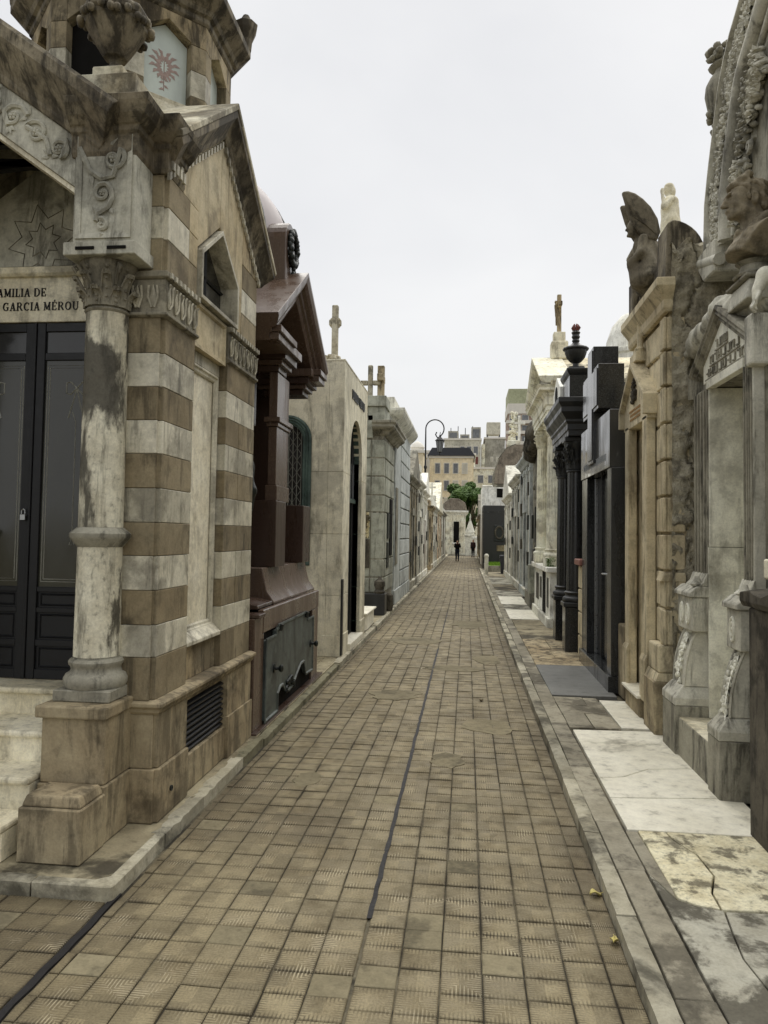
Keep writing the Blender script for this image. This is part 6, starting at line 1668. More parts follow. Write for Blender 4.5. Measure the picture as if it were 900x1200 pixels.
# white statue standing on a chapel further back
R5b = T('chapel_block', 'white chapel block behind the tan tomb, carrying the cream statue', 'chapel', (3.03, 11.6, .08))
MB().box(2.8, 3.25, 10.9, 12.4, .08, 6.26).o('chapel_wall', M['cream'], R5b)
MB().box(2.78, 3.28, 10.85, 12.45, 6.261, 6.38).o('chapel_cornice', M['cream'], R5b, .02)
sx, sy, sz = 3.03, 11.5, 6.38
ws = T('cream_statue', 'small cream marble woman raising her hand, standing high behind the tan tomb', 'statue', (sx, sy, sz))
organic([('c', (sx, sy, sz), (sx, sy, sz + .45), .17, .14), ('c', (sx, sy, sz + .45), (sx - .01, sy, sz + .75), .13, .13), ('e', (sx, sy, sz + .80), (.10, .16, .07)), ('c', (sx - .01, sy, sz + .84), (sx - .02, sy, sz + .90), .04, .04), ('e', (sx - .04, sy, sz + .99), (.065, .06, .085)),
  ('c', (sx - .02, sy - .15, sz + .78), (sx - .13, sy - .16, sz + .66), .04, .035), ('c', (sx - .13, sy - .16, sz + .66), (sx - .15, sy - .12, sz + .90), .033, .025), ('e', (sx - .15, sy - .11, sz + .94), (.025, .03, .035)), ('c', (sx, sy + .15, sz + .78), (sx - .05, sy + .17, sz + .5), .04, .03), ('c', (sx - .02, sy - .1, sz + .5), (sx + .06, sy + .1, sz + .82), .06, .05)], .04, .015, lambda X, Y, Z: .006 * np.sin(60 * Y + 12 * Z) * (Z < sz + .7)).o('robed_figure', M['statue'], ws, 0, 60)
organic([('e', (sx - .02, sy, sz + 1.04), (.07, .068, .055)), ('e', (sx + .03, sy, sz + .95), (.045, .075, .09))], .03, .014).o('hair', M['statue'], ws, 0, 60)
# ------------------------------------------------------------------ black granite tomb with a cross
R6 = T('black_granite_tomb', 'modern polished black granite tomb with a cut-out cross and steel door frame', 'tomb', (2.3, 10.9, .08))
bg_, bp = M['blackgr'], M['blackpol']
MB().box(2.12, 3.2, 9.80, 12.2, .08, 3.4).o('tomb_core', M['blackmat'], R6)
MB().box(1.84, 2.3, 9.785, 10.06, .30, 2.965).o('jamb', bg_, R6, .004)
MB().box(1.84, 2.3, 11.72, 12.2, .30, 2.965).o('jamb', bg_, R6, .004)
MB().box(1.80, 2.4, 9.76, 12.22, .08, .297).o('plinth', bg_, R6, .006)
MB().box(2.0, 2.06, 10.065, 11.715, .30, 2.96).o('door_leaf', M['iron'], R6)
for a in (10.07, 10.6, 11.15, 11.69):
    MB().box(1.955, 1.999, a, a + .03, .30, 2.96).o('door_frame', M['steel'] if a in (10.07, 11.69) else bg_, R6, .003)
MB().box(1.985, 1.999, 10.64, 11.14, .35, 2.9).o('pane', M['glassd'], R6)
MB().tube([(1.95, 10.64, 1.55), (1.90, 10.66, 1.55), (1.90, 10.76, 1.55), (1.95, 10.78, 1.55)], .014, 6).o('handle', M['steel'], R6, 0, 50)
slab_o = MB().box(1.82, 2.3, 9.80, 12.2, 2.968, 3.72).o('lintel_slab', bp, R6, .004)
MB().prism([(2.301, 3.72), (2.301, 3.40), (3.2, 3.40), (3.2, 3.90), (2.6, 3.72)], 'y', 9.82, 12.18).o('roof_slab', bg_, R6, .004)
for i in range(3):
    MB().tube([(2.28 + .06 * i, 9.9 + .05 * i, 3.73), (2.30 + .06 * i, 10.41, 4.12)], .014, 5).o('roof_rail', M['steel'], R6)
pc = [(10.82, 3.12), (11.28, 3.12), (11.28, 3.84), (11.72, 3.84), (11.72, 4.46), (11.28, 4.46), (11.28, 4.80), (10.82, 4.80), (10.82, 4.46), (10.42, 4.46), (10.42, 3.84), (10.82, 3.84)]
MB().prism(pc, 'x', 1.78, 2.13).o('cross', bg_, R6, .004)
MB().prism([(p[0] + (.05 if p[0] < 11.05 else -.05), p[1] + (.05 if p[1] < 4.15 else -.05)) for p in pc], 'x', 1.765, 1.781).o('cross_face', bp, R6, .003)
yy = 10.1
while yy < 11.9:
    w_ = random.uniform(.035, .06); z = 3.08
    mb = MB().box(1.812, 1.8205, yy, yy + .009, z, z + .09)
    if random.random() < .6: mb.box(1.813, 1.8205, yy + .009, yy + w_, z + .081, z + .09)
    if random.random() < .6: mb.box(1.813, 1.8205, yy + .009, yy + w_ * .8, z, z + .009)
    mb.o('letter', M['steel'], slab_o); yy += w_ + .05
# low tan pier with a red granite cap
lp = T('low_capped_pier', 'low tan stone pier with red granite cap between the two black tombs', 'pier', (2.0, 12.55, .08))
for i in range(4): MB().box(1.86, 2.3, 12.25, 12.75, .08 + i * .38, .08 + (i + 1) * .38 - .02).o('pier_block', M['tomb'], lp, .012)
MB().box(1.80, 2.34, 12.22, 12.8, 1.60, 1.70).o('pier_cap', M['redcap'], lp, .012)
# ------------------------------------------------------------------ black columned tomb with urn
R7 = T('black_columned_tomb', 'black stone tomb with corinthian columns and a large urn on its corner', 'tomb', (2.3, 14.0, .08))
bm_ = M['blackmat']
MB().box(2.15, 3.3, 12.95, 15.2, .08, 3.8).o('tomb_core', bm_, R7)
for yy in (13.32, 14.75):
    MB().box(1.70, 2.14, yy - .2, yy + .2, .08, .85).o('pedestal', bg_, R7, .01)
    MB().box(1.67, 2.16, yy - .23, yy + .23, .852, .93).o('pedestal_cap', bm_, R7, .01)
    MB().lathe(attic_base(.16, .2), (1.9, yy, .931), 24).o('column_base', bm_, R7, 0, 40)
    MB().lathe([(.16, 0), (.158, .8), (.145, 2.06)], (1.9, yy, 1.132), 24).o('column_shaft', bg_, R7, 0, 40)
    acanthus_capital(MB(), (1.9, yy), .15, .2, 3.19, 3.72, 8, 20).o('column_capital', bm_, R7, 0, 45)
    MB().box(1.68, 2.12, yy - .22, yy + .22, 3.722, 3.80).o('abacus', bm_, R7, .008)
MB().box(2.1, 2.145, 13.6, 14.4, .3, 3.0).o('door_leaf', M['iron'], R7)
MB().box(2.05, 2.148, 13.5, 13.6, .3, 3.1).o('door_jamb', M['steel'], R7, .004)
MB().sweep([(1.72, 15.25, 3.802), (1.72, 12.98, 3.802), (3.3, 12.98, 3.802)], [(-.4, 0), (0, 0), (0, .1), (.02, .1), (.02, .2), (.05, .24), (.05, .28), (.11, .36), (.14, .40), (.14, .48), (.19, .56), (.19, .64), (-.4, .66)]).o('entablature', bm_, R7, .005)
MB().box(1.74, 2.12, 13.02, 13.9, 4.463, 4.97).o('corner_block', bg_, R7, .008)
MB().sweep([(1.74, 13.9, 4.86), (1.74, 13.02, 4.86), (2.12, 13.02, 4.86)], [(-.1, 0), (0, 0), (.03, .04), (.05, .09), (.05, .12), (-.1, .12)]).o('block_cornice', bm_, R7, .004)
hs = [(13.95, 4.463), (15.0, 4.463), (15.0, 4.85), (14.48, 5.12), (13.95, 4.85)]
MB().prism(hs, 'x', 1.69, 1.95).o('white_acroterion', M['white'], R7, .01)
MB().prism([(14.3, 4.5), (14.66, 4.5), (14.66, 4.76)] + arc((14.48, 4.76), .18, 0, 180, 8)[1:], 'x', 1.68, 1.70).o('acroterion_niche', M['dark'], R7)
MB().box(1.85, 3.2, 13.1, 15.1, 4.463, 4.75).o('attic', bm_, R7)
MB().tbox((1.9, 13.42), (.17, .17), (.13, .13), 4.982, 5.08).o('urn_base', bm_, R7, .008)
MB().lathe([(.07, 0), (.05, .04), (.05, .07), (.10, .10), (.16, .17), (.19, .26), (.195, .30), (.22, .31), (.23, .33), (.22, .35), (.15, .38), (.08, .42), (.055, .45)], (1.9, 13.42, 5.081), 40, 14, .07).o('urn', bm_, R7, 0, 40)
MB().lathe([(.055, 0), (.07, .03), (.055, .06), (.075, .1), (.06, .14), (.08, .18), (.05, .22)], (1.9, 13.42, 5.53), 14).o('urn_lid', bm_, R7, 0, 40)
fm = MB()
for k in range(5):
    a = k * 1.256
    fm.tube([(1.9 + .03 * math.cos(a), 13.42 + .03 * math.sin(a), 5.74), (1.9 + .06 * math.cos(a), 13.42 + .06 * math.sin(a), 5.80), (1.9 + .03 * math.cos(a), 13.42 + .03 * math.sin(a), 5.86)], [.025, .03, .012], 6)
fm.o('urn_flame', M['rust'], R7, 0, 50)
# ------------------------------------------------------------------ cream temple with fluted columns and pediment
R8 = T('cream_temple', 'cream temple tomb with fluted corinthian columns, pediment and a cross on its ridge', 'tomb', (2.5, 18.35, .08))
cm = M['cream']
MB().box(2.2, 4.0, 16.7, 20.0, .08, 4.7).o('cella', cm, R8)
MB().box(1.80, 2.6, 16.45, 20.1, .30, 1.28).o('podium', M['white'], R8, .01)
MB().box(1.74, 2.6, 16.4, 20.15, .08, .298).o('podium_base', M['greylt'], R8, .012)
MB().box(1.72, 2.6, 16.35, 20.2, 1.282, 1.40).o('podium_slab', M['white'], R8, .015)
for (a, b, z0, z1, mt) in ((16.7, 17.0, .5, 1.15, 'bronzed'), (17.3, 17.9, .32, 1.25, 'dark'), (18.2, 18.6, .6, 1.1, 'bronzed'), (18.9, 19.5, .5, 1.15, 'blackst')):
    MB().box(1.785, 1.801, a, b, z0, z1).o('plaque', M[mt], R8, .004)
for yy in (17.0, 19.45):
    MB().box(1.73, 2.17, yy - .22, yy + .22, 1.402, 1.60).o('column_plinth', cm, R8, .01)
    MB().lathe(attic_base(.175, .2), (1.95, yy, 1.602), 28).o('column_base', cm, R8, 0, 40)
    MB().lathe([(.175, 0), (.174, .05), (.172, .9)], (1.95, yy, 1.803), 40).o('lower_shaft', cm, R8, 0, 40)
    MB().lathe([(.172, 0), (.168, .8), (.155, 1.62)], (1.95, yy, 2.705), 96, 16, .10).o('fluted_shaft', cm, R8, 0, 30)
    acanthus_capital(MB(), (1.95, yy), .155, .2, 4.33, 4.70, 8, 24).o('column_capital', cm, R8, 0, 45)
    MB().box(1.72, 2.18, yy - .23, yy + .23, 4.702, 4.78).o('abacus', cm, R8, .008)
MB().sweep([(1.76, 20.0, 4.782), (1.76, 16.75, 4.782), (4.0, 16.75, 4.782)], [(-.3, 0), (0, 0), (0, .1), (.02, .1), (.02, .2), (.05, .22), (.05, .40), (.08, .44), (.1, .48), (.2, .52), (.2, .58), (.25, .64), (-.3, .66)]).o('entablature', cm, R8, .006)
y0, y1, yc, ze, za = 16.5, 20.25, 18.38, 5.45, 6.28
MB().prism([(y0 + .3, ze), (y1 - .3, ze), (yc, za - .15)], 'x', 1.78, 2.0).o('tympanum', M['greydk'], R8)
MB().sweep([(1.76, y1, ze), (1.76, yc, za), (1.76, y0, ze)], [(0, -.5), (0, .1), (-.05, .18), (-.12, .22), (-.16, .22), (-.16, -.5)], (-1, 0, 0)).o('raking_cornice', cm, R8, .006)
MB().prism([(y0 - .02, ze + .1), (yc, za + .16), (y1, ze + .1), (y1, ze - .05), (yc, za + .0), (y0 - .02, ze - .05)], 'x', 1.80, 4.0).o('roof', M['roofst'], R8, .01)
MB().box(2.0, 2.4, yc - .2, yc + .2, za + .10, za + .55).o('cross_pedestal', cm, R8, .03)
MB().box(2.06, 2.34, yc - .14, yc + .14, za + .55, za + .78).o('cross_base', cm, R8, .015)
mb = MB(); latin_cross(mb, (2.2, yc, za + .78), .95, .30, .05, .70, 'y'); mb.o('cross', M['tan'], R8, .01)
cf = organic([('c', (2.14, yc, za + 1.22), (2.13, yc, za + 1.46), .04, .05), ('e', (2.12, yc, za + 1.55), (.035, .035, .045)), ('c', (2.13, yc, za + 1.46), (2.13, yc - .25, za + 1.5), .025, .018), ('c', (2.13, yc, za + 1.46), (2.13, yc + .25, za + 1.5), .025, .018), ('c', (2.14, yc, za + 1.22), (2.13, yc, za + .98), .035, .02)], .02, .014)
cf.o('crucifix_figure', M['tan'], R8, 0, 60)
pl = MB()
for k in range(70):
    c = Vector((1.82 + random.uniform(-.05, .08), 16.62 + random.uniform(-.16, .16), 1.40 + random.uniform(0, .2)))
    a = random.uniform(0, 6.28)
    leaf_blob(pl, c, c + Vector((.06 * math.cos(a), .06 * math.sin(a), random.uniform(-.02, .06))), .02, (0, 0, 1), .01)
tag(pl.o('weed_plant', M['weed'], None), 'small green weed growing on the podium slab of the cream temple', 'plant')
# ------------------------------------------------------------------ tombs further along the lane
def far_tomb(name, label, side, y0, y1, h, mat, top='flat', depth=2.2, x=None, trim=None, door='iron', plaques=2, base=.35, cross=False, pil=True, camface=False):
    """one-room tomb: plinth, walls, door in a recess, cornice, roof form"""
    X0 = x if x is not None else (-2.05 if side < 0 else 1.92)
    trim = trim or mat
    yc = (y0 + y1) / 2
    def B(a, b, ya, yb, za, zb):        # a,b: distance behind the front
        xa, xb = (X0 - a, X0 - b) if side < 0 else (X0 + a, X0 + b)
        return MB().box(min(xa, xb), max(xa, xb), ya, yb, za, zb)
    t = T(name, label, 'tomb', ((X0 + side * depth / 2), yc, .08), 'tombs along the lane')
    B(.06, depth, y0 + .04, y1 - .04, .08, h).o('wall', mat, t)
    B(-.03, depth, y0, y1, .08, base).o('plinth', trim, t, .012)
    dw = min(.5, (y1 - y0) * .22); dh = min(2.5, h * .62)
    if pil:
        for (a, b) in ((y0 + .03, y0 + .03 + .28), (y1 - .31, y1 - .03), (yc - dw - .24, yc - dw), (yc + dw, yc + dw + .24)):
            B(0, .1, a, b, base, h - .05).o('pilaster', trim, t, .01)
            B(-.03, .1, a - .03, b + .03, h - .30, h - .18).o('pilaster_cap', trim, t, .01)
    B(-.02, .1, yc - dw - .26, yc + dw + .26, base + dh, base + dh + .28).o('door_lintel', trim, t, .01)
    d = B(.05, .064, yc - dw, yc + dw, base, base + dh).o('door', M[door], t)
    B(.02, .055, yc - .02, yc + .02, base, base + dh).o('door_stile', M[door], t)
    B(-.05, .3, yc - dw - .1, yc + dw + .1, .30, base + .01).o('door_step', M['wslab'], t, .01)
    for k in range(plaques):
        yy = (y0 + .45 if k % 2 == 0 else y1 - .75) + random.uniform(-.05, .1); zz = base + .7 + .55 * k + random.uniform(0, .2)
        B(-.03, .02, yy, yy + random.uniform(.25, .4), zz, zz + random.uniform(.3, .5)).o('plaque', M[random.choice(('bronzed', 'blackst', 'bronzed'))], t, .006)
    pth = [(X0, y1, h - .02), (X0, y0, h - .02), (X0 + side * depth, y0, h - .02)] if side > 0 else [(X0 - depth, y0, h - .02), (X0, y0, h - .02), (X0, y1, h - .02)]
    MB().sweep(pth, [(-.3, 0), (0, 0), (.03, .05), (.05, .09), (.14, .16), (.17, .20), (.17, .27), (-.3, .30)]).o('cornice', trim, t, .006)
    z = h + .26
    if top == 'gable':
        pr = [(y0 - .12, z), (y1 + .12, z), (yc, z + (y1 - y0) * .26)]
        xa, xb = X0 - side * .16 * -1 * -1, X0 + side * depth
        MB().prism(pr, 'x', min(X0 - .12, xb) if side > 0 else xb, max(X0 + .12, xb) if side < 0 else xb).o('pediment', trim, t, .012)
    elif top == 'attic':
        B(.05, depth, y0 + .1, y1 - .1, z, z + .45).o('attic', mat, t, .012)
        B(.0, .4, yc - .5, yc + .5, z + .451, z + .8).o('attic_block', trim, t, .02)
    elif top == 'dome':
        c = (X0 + side * depth * .45, yc, z)
        B(.1, depth * .85, yc - .75, yc + .75, z, z + .35).o('dome_base', trim, t, .012)
        MB().lathe([(.62, .35), (.66, .4), (.62, .7), (.5, 1.0), (.3, 1.22), (.1, 1.34), (.09, 1.45), (.15, 1.52), (.09, 1.6), (.02, 1.75)], c, 20).o('dome', mat, t, 0, 45)
    elif top == 'barrel':
        pa = arc((yc, z), (y1 - y0) / 2 - .05, 0, 180, 14)
        xa = X0 + side * .02
        MB().prism(pa, 'x', min(xa, X0 + side * depth), max(xa, X0 + side * depth)).o('barrel_roof', trim, t, .01, 40)
    if cross:
        mb = MB(); zz = z + ((y1 - y0) * .26 if top == 'gable' else .8 if top == 'attic' else 0)
        latin_cross(mb, (X0 + side * .25, yc, zz - .05), .9, .25, .055, .66, 'x'); mb.o('cross', trim, t, .01)
    return t
far_tomb('tan_tomb', 'weathered tan tomb with gabled roof just past the pale blue tomb', -1, 26.5, 30.9, 3.95, M['tan'], 'gable', trim=M['greydk'])
far_tomb('white_tomb', 'narrow white tomb with bronze plaques and stepped attic on the left', -1, 31.1, 34.6, 4.1, M['white'], 'attic', trim=M['greylt'], plaques=5)
far_tomb('rusty_door_tomb', 'grey tomb with a rust brown door beside the crook lamp post', -1, 34.8, 38.6, 3.9, M['greylt'], 'gable', trim=M['white'], door='rust')
far_tomb('cupola_tomb', 'dark pillared tomb with a small stone cupola, beyond the crook lamp post', -1, 42.4, 45.6, 3.5, M['greydk'], 'dome', trim=M['tan'])
far_tomb('pale_banded_tomb', 'pale tomb with balconies of plaques beyond the cupola tomb', -1, 45.9, 51.5, 3.6, M['white'], 'attic', trim=M['greylt'], plaques=4, cross=True)
far_tomb('peach_tomb', 'peach coloured plaster tomb far along the left side', -1, 52.0, 60.5, 3.6, M['peach'], 'gable', trim=M['cream'], plaques=1)
far_tomb('far_grey_tomb', 'small grey tomb at the far left end of the lane', -1, 61.0, 72.0, 3.8, M['greylt'], 'attic', trim=M['greydk'], plaques=2, cross=True)
# right side
R9 = T('grotto_tomb', 'dark rough grotto tomb with overhanging rock and plaques beyond the cream temple', 'tomb', (2.4, 21.6, .08), 'tombs along the lane')
MB().box(2.0, 4.0, 20.45, 22.9, .08, 4.6).o('wall', M['greydk'], R9)
rk = organic([('e', (2.0, 21.2, 5.0), (.35, .6, .42)), ('e', (1.85, 21.7, 4.7), (.25, .5, .32)), ('e', (2.3, 21.9, 5.0), (.5, .7, .4)), ('e', (1.95, 22.4, 4.55), (.3, .45, .3))], .12, .05, lambda X, Y, Z: .04 * np.sin(14 * X + 9 * Y) * np.sin(11 * Z + 5 * Y) + .02 * np.sin(31 * Y + 27 * Z))
rk.o('overhanging_rock', M['blackst'], R9, 0, 60)
fg = MB()
for k in range(60):
    fg.ball((1.99, 20.6 + random.random() * 2.2, .6 + random.random() * 3.2), (random.uniform(.02, .06), random.uniform(.05, .16), random.uniform(.06, .25)), 6, 4)
fg.o('rock_facing', M['greydk'], R9, 0, 60)['kind'] = 'stuff'
for (a, b, z0, z1) in ((20.6, 21.0, 1.5, 2.3), (21.2, 21.6, 1.9, 2.9), (21.7, 22.1, 1.2, 1.7), (22.2, 22.6, 2.0, 2.7)):
    MB().box(1.90, 1.96, a, b, z0, z1).o('plaque', M['bronzed'], R9, .008)
MB().box(1.75, 2.1, 20.5, 22.8, .08, .5).o('plinth', M['greydk'], R9, .02)
MB().box(1.70, 2.0, 20.55, 21.1, .5, 1.3).o('stone_block', M['greyst'], R9, .02)
far_tomb('tall_pale_tomb', 'tall pale grey tomb with many dark plaques on the right', 1, 23.2, 27.4, 4.4, M['greylt'], 'attic', trim=M['bluest'], plaques=6)
far_tomb('pilastered_tomb', 'light grey tomb with thin pilasters, before the black box tomb on the right', 1, 27.6, 32.6, 4.1, M['bluest'], 'flat', trim=M['greylt'], plaques=5, cross=True)
far_tomb('whitewashed_tomb', 'whitewashed low tomb with gabled roof, behind the litter bin', 1, 32.9, 38.6, 3.7, M['white'], 'gable', trim=M['greylt'], plaques=3)
BB = T('black_box_tomb', 'plain black box tomb with bronze wreath plaque at the lane bend', 'tomb', (1.8, 47.5, .08))
MB().box(.98, 2.75, 46.0, 50.0, .08, 3.95).o('wall', M['blackmat'], BB, .02)
MB().box(.95, 2.78, 45.97, 46.02, 3.50, 3.58).o('band', M['blackgr'], BB)
MB().box(1.65, 2.3, 45.93, 45.999, 1.75, 2.75).o('wreath_plaque', M['bronzed'], BB, .02)
wr = MB()
for k in range(22):
    a = 2 * math.pi * k / 22
    wr.ball((1.97 + .24 * math.cos(a), 45.91, 2.28 + .36 * math.sin(a)), (.06, .05, .07), 6, 4)
wr.o('wreath', M['blackst'], BB, 0, 60)
MB().box(1.82, 2.3, 45.95, 45.999, 1.15, 1.5).o('name_plaque', M['brown'], BB, .01)
WH = T('white_block_tomb', 'white rendered block rising behind the black box tomb', 'tomb', (1.9, 53, .08))
MB().box(1.0, 3.1, 51.0, 55.0, .08, 5.4).o('wall', M['white'], WH)
MB().box(1.0, 1.75, 50.98, 51.3, 5.401, 5.52).o('broken_coping', M['white'], WH, .05)
MB().box(2.5, 2.9, 50.98, 51.3, 5.401, 5.6).o('broken_coping', M['greylt'], WH, .05)
MB().box(2.0, 2.4, 50.96, 51.0, 4.7, 5.3).o('vent', M['dark'], WH)
BR = T('barrel_roofed_mausoleum', 'mausoleum with brown barrel roof and ornate stone finial far on the right', 'mausoleum', (3.4, 58, .08))
MB().box(1.9, 5.2, 56.5, 60.0, .08, 6.0).o('wall', M['greydk'], BR)
MB().prism([(2.0, 6.0), (2.05, 6.9), (2.35, 7.9), (2.9, 8.7), (3.6, 9.0), (5.2, 9.0), (5.2, 6.0)], 'y', 56.4, 60.0).o('barrel_roof', M['terr'], BR, .03)
for k in range(6):
    p = [(2.0, 6.0), (2.04, 6.9), (2.34, 7.92), (2.88, 8.72), (3.6, 9.02)]
    MB().tube([(a, 56.45 + k * .68, b) for a, b in p], .05, 5).o('roof_rib', M['greydk'], BR)
MB().box(3.0, 4.0, 57.0, 58.0, 8.95, 9.4).o('finial_base', M['cream'], BR, .05)
fo = MB()
for k in range(60):
    z = random.random()
    fo.ball((3.5 + random.uniform(-.35, .35) * (1 - .5 * z), 57.5 + random.uniform(-.35, .35) * (1 - .5 * z), 9.4 + z * 2.2), (random.uniform(.08, .16),) * 3, 6, 4)
mb = fo; mb.o('finial_carving', M['cream'], BR, 0, 50)
mb = MB(); latin_cross(mb, (3.9, 57.3, 9.4), 1.9, .45, .1, .7, 'x'); mb.o('cross', M['white'], BR, .02)
far_tomb('brown_edge_tomb', 'brown stone tomb edging the far lane on the right', 1, 55.5, 62, 3.4, M['tan'], 'gable', x=.98, depth=.85, trim=M['greydk'], plaques=2)
far_tomb('carved_far_tomb', 'dark carved tomb at the far right of the lane', 1, 62.5, 72, 3.3, M['greydk'], 'attic', x=1.0, trim=M['tan'], plaques=2, cross=True)
# chapel closing the view
EC = T('cream_end_chapel', 'cream chapel with brown curved roof closing the end of the lane', 'chapel', (-1.1, 84, 0))
MB().box(-3.6, -.15, 82, 87, -.04, 4.3).o('wall', M['cream'], EC)
MB().box(-1.45, -.85, 81.9, 82.01, 1.3, 3.6).o('window', M['dark'], EC)
MB().box(-1.6, -.7, 81.8, 82.05, 1.1, 1.3).o('window_sill', M['white'], EC, .02)
MB().sweep([(-3.6, 82, 4.3), (-.15, 82, 4.3), (-.15, 87, 4.3)], [(-.4, 0), (0, 0), (.1, .15), (.3, .35), (.3, .5), (-.4, .55)]).o('cornice', M['white'], EC)
MB().prism([(-3.0, 4.85), (-2.6, 5.6), (-1.9, 6.2), (-.9, 6.15), (-.2, 5.7), (.0, 4.9)], 'y', 82.3, 86.5).o('curved_roof', M['terr'], EC, .05)
for (xx, yy, hh, mt, nm, lb) in ((.35, 80, 3.6, 'greylt', 'far_monument', 'pale stone monument with pointed spire beside the cream end chapel'), (1.1, 78, 3.2, 'white', 'far_statue_monument', 'white monument with standing figure at the end of the lane')):
    t = T(nm, lb, 'monument', (xx, yy, 0))
    MB().box(xx - .5, xx + .5, yy - .4, yy + .5, -.04, hh * .55).o('pedestal', M[mt], t, .03)
    MB().box(xx - .6, xx + .6, yy - .5, yy + .6, hh * .55, hh * .62).o('pedestal_cap', M[mt], t, .03)
    if 'statue' in nm:
        organic([('c', (xx, yy, hh * .62), (xx, yy, hh * .9), .22, .16), ('e', (xx, yy, hh * 1.02), (.12, .12, .15)), ('c', (xx - .15, yy, hh * .9), (xx - .3, yy - .1, hh * .75), .06, .05), ('c', (xx + .15, yy, hh * .9), (xx + .32, yy, hh * 1.05), .06, .05)], .08, .05).o('figure', M['statue'], t, 0, 60)
    else:
        MB().lathe([(.45, 0), (.5, .2), (.42, .5), (.25, 1.0), (.08, 1.5), (.05, 1.7), (.09, 1.78), (.02, 2.2)], (xx, yy, hh * .62), 8).o('spire', M[mt], t)
# low planter with grass, bin, bollard
pl = T('grass_planter', 'low stone bed with bright green grass in front of the black box tomb', 'planter', (1.6, 43, .08))
MB().box(1.05, 2.0, 41.6, 41.72, .08, .42).o('planter_wall', M['greydk'], pl, .01)
MB().box(1.05, 1.15, 41.72, 45.6, .08, .42).o('planter_wall', M['greydk'], pl, .01)
gr = MB().box(1.15, 2.6, 41.72, 45.6, .08, .44)
for k in range(1500):
    x, y = random.uniform(1.16, 2.55), random.uniform(41.75, 45.5); h = random.uniform(.05, .14); a = random.uniform(0, 6.28)
    b = len(gr.v)
    gr.v += [(x, y, .44), (x + .03 * math.cos(a), y + .03 * math.sin(a), .44), (x + random.uniform(-.03, .03), y, .44 + h)]; gr.f.append((b, b + 1, b + 2))
o = gr.o('grass', M['grass'], pl); o['kind'] = 'stuff'
bn = T('litter_bin', 'dark plastic litter bin standing on the right pavement', 'bin', (2.05, 39.9, .08))
MB().tbox((2.05, 39.9), (.24, .24), (.29, .29), .09, .98).o('bin_body', M['binp'], bn, .03, None, 2)
MB().tbox((2.05, 39.9), (.32, .32), (.29, .29), .981, 1.06).o('bin_lid', M['binp'], bn, .02, None, 2)
MB().tube([(1.76, 39.62, .92), (1.76, 40.18, .92)], .025, 6).o('bin_handle', M['binp'], bn)
tag(MB().lathe([(.10, 0), (.10, .9), (.12, .92), (.12, .98), (.09, 1.04), (.03, 1.07)], (1.02, 38.7, .08), 16).o('bollard', M['greylt'], None, 0, 40), 'short pale stone bollard at the right kerb near the litter bin', 'bollard')
# crook lamp post
LP = T('lamp_post', 'tall black iron lamp post with crook arm and hanging lantern on the left', 'lamp post', (-2.3, 40.6, .08))
MB().lathe([(.16, 0), (.17, .1), (.12, .2), (.10, .8), (.13, .85), (.08, .95), (.06, 1.1), (.055, 5.6), (.09, 5.65), (.09, 5.75), (.05, 5.8), (.045, 6.0)], (-2.3, 40.6, .08), 12).o('post', M['iron'], LP, 0, 40)
cz, cr = 7.9, .50
P = [(-2.3, 40.6, 6.0), (-2.3, 40.6, 7.0)] + [(-2.3 + cr - cr * math.cos(math.radians(a)), 40.6, cz + cr * math.sin(math.radians(a))) for a in range(0, 235, 12)]
c2 = P[-1]
P += [(-2.3 + .72 + .18 * math.cos(math.radians(a)), 40.6, cz - .32 + .18 * math.sin(math.radians(a))) for a in (-60, -120, -180, -230)]
MB().tube(P, [.045] * 2 + [.035] * (len(P) - 2), 8).o('crook_arm', M['iron'], LP, 0, 60)
lx, lz = -1.52, 7.55
MB().tube([(lx + .0, 40.6, lz + .02), (lx, 40.6, 7.45 - .1)], .02, 6).tube([(lx, 40.6, lz), (-1.50, 40.6, 7.72)], .02, 6).o('hanger', M['iron'], LP)
MB().lathe([(.02, .62), (.05, .55), (.06, .5), (.12, .45), (.26, .32), (.27, .28), (.22, .27)][::-1], (lx, 40.6, 6.95), 8).o('lantern_roof', M['iron'], LP)
MB().lathe([(.06, -.35), (.13, -.3), (.20, .26)], (lx, 40.6, 6.95), 6).o('lantern_glass', M['pane'], LP)
for k in range(6):
    a = k * math.pi / 3
    MB().tube([(lx + .135 * math.cos(a), 40.6 + .135 * math.sin(a), 6.65), (lx + .21 * math.cos(a), 40.6 + .21 * math.sin(a), 7.22)], .015, 4).o('lantern_bar', M['iron'], LP)
MB().lathe([(.02, -.5), (.06, -.44), (.04, -.38), (.10, -.34), (.09, -.3)], (lx, 40.6, 6.95), 8).o('lantern_foot', M['iron'], LP)
# white dome far behind the black tomb
WD = T('white_domed_chapel', 'white domed chapel showing behind the black granite tomb', 'chapel', (6.85, 31, .08))
MB().box(5.5, 8.2, 29.6, 32.4, .08, 8.2).o('wall', M['white'], WD)
MB().lathe([(1.3, 0), (1.3, 1.2), (1.42, 1.25), (1.42, 1.4), (1.25, 1.42), (1.22, 1.9), (1.02, 2.5), (.65, 2.95), (.2, 3.15), (.15, 3.4), (.02, 3.9)], (6.85, 31, 8.2), 32).o('dome', M['white'], WD, 0, 40)
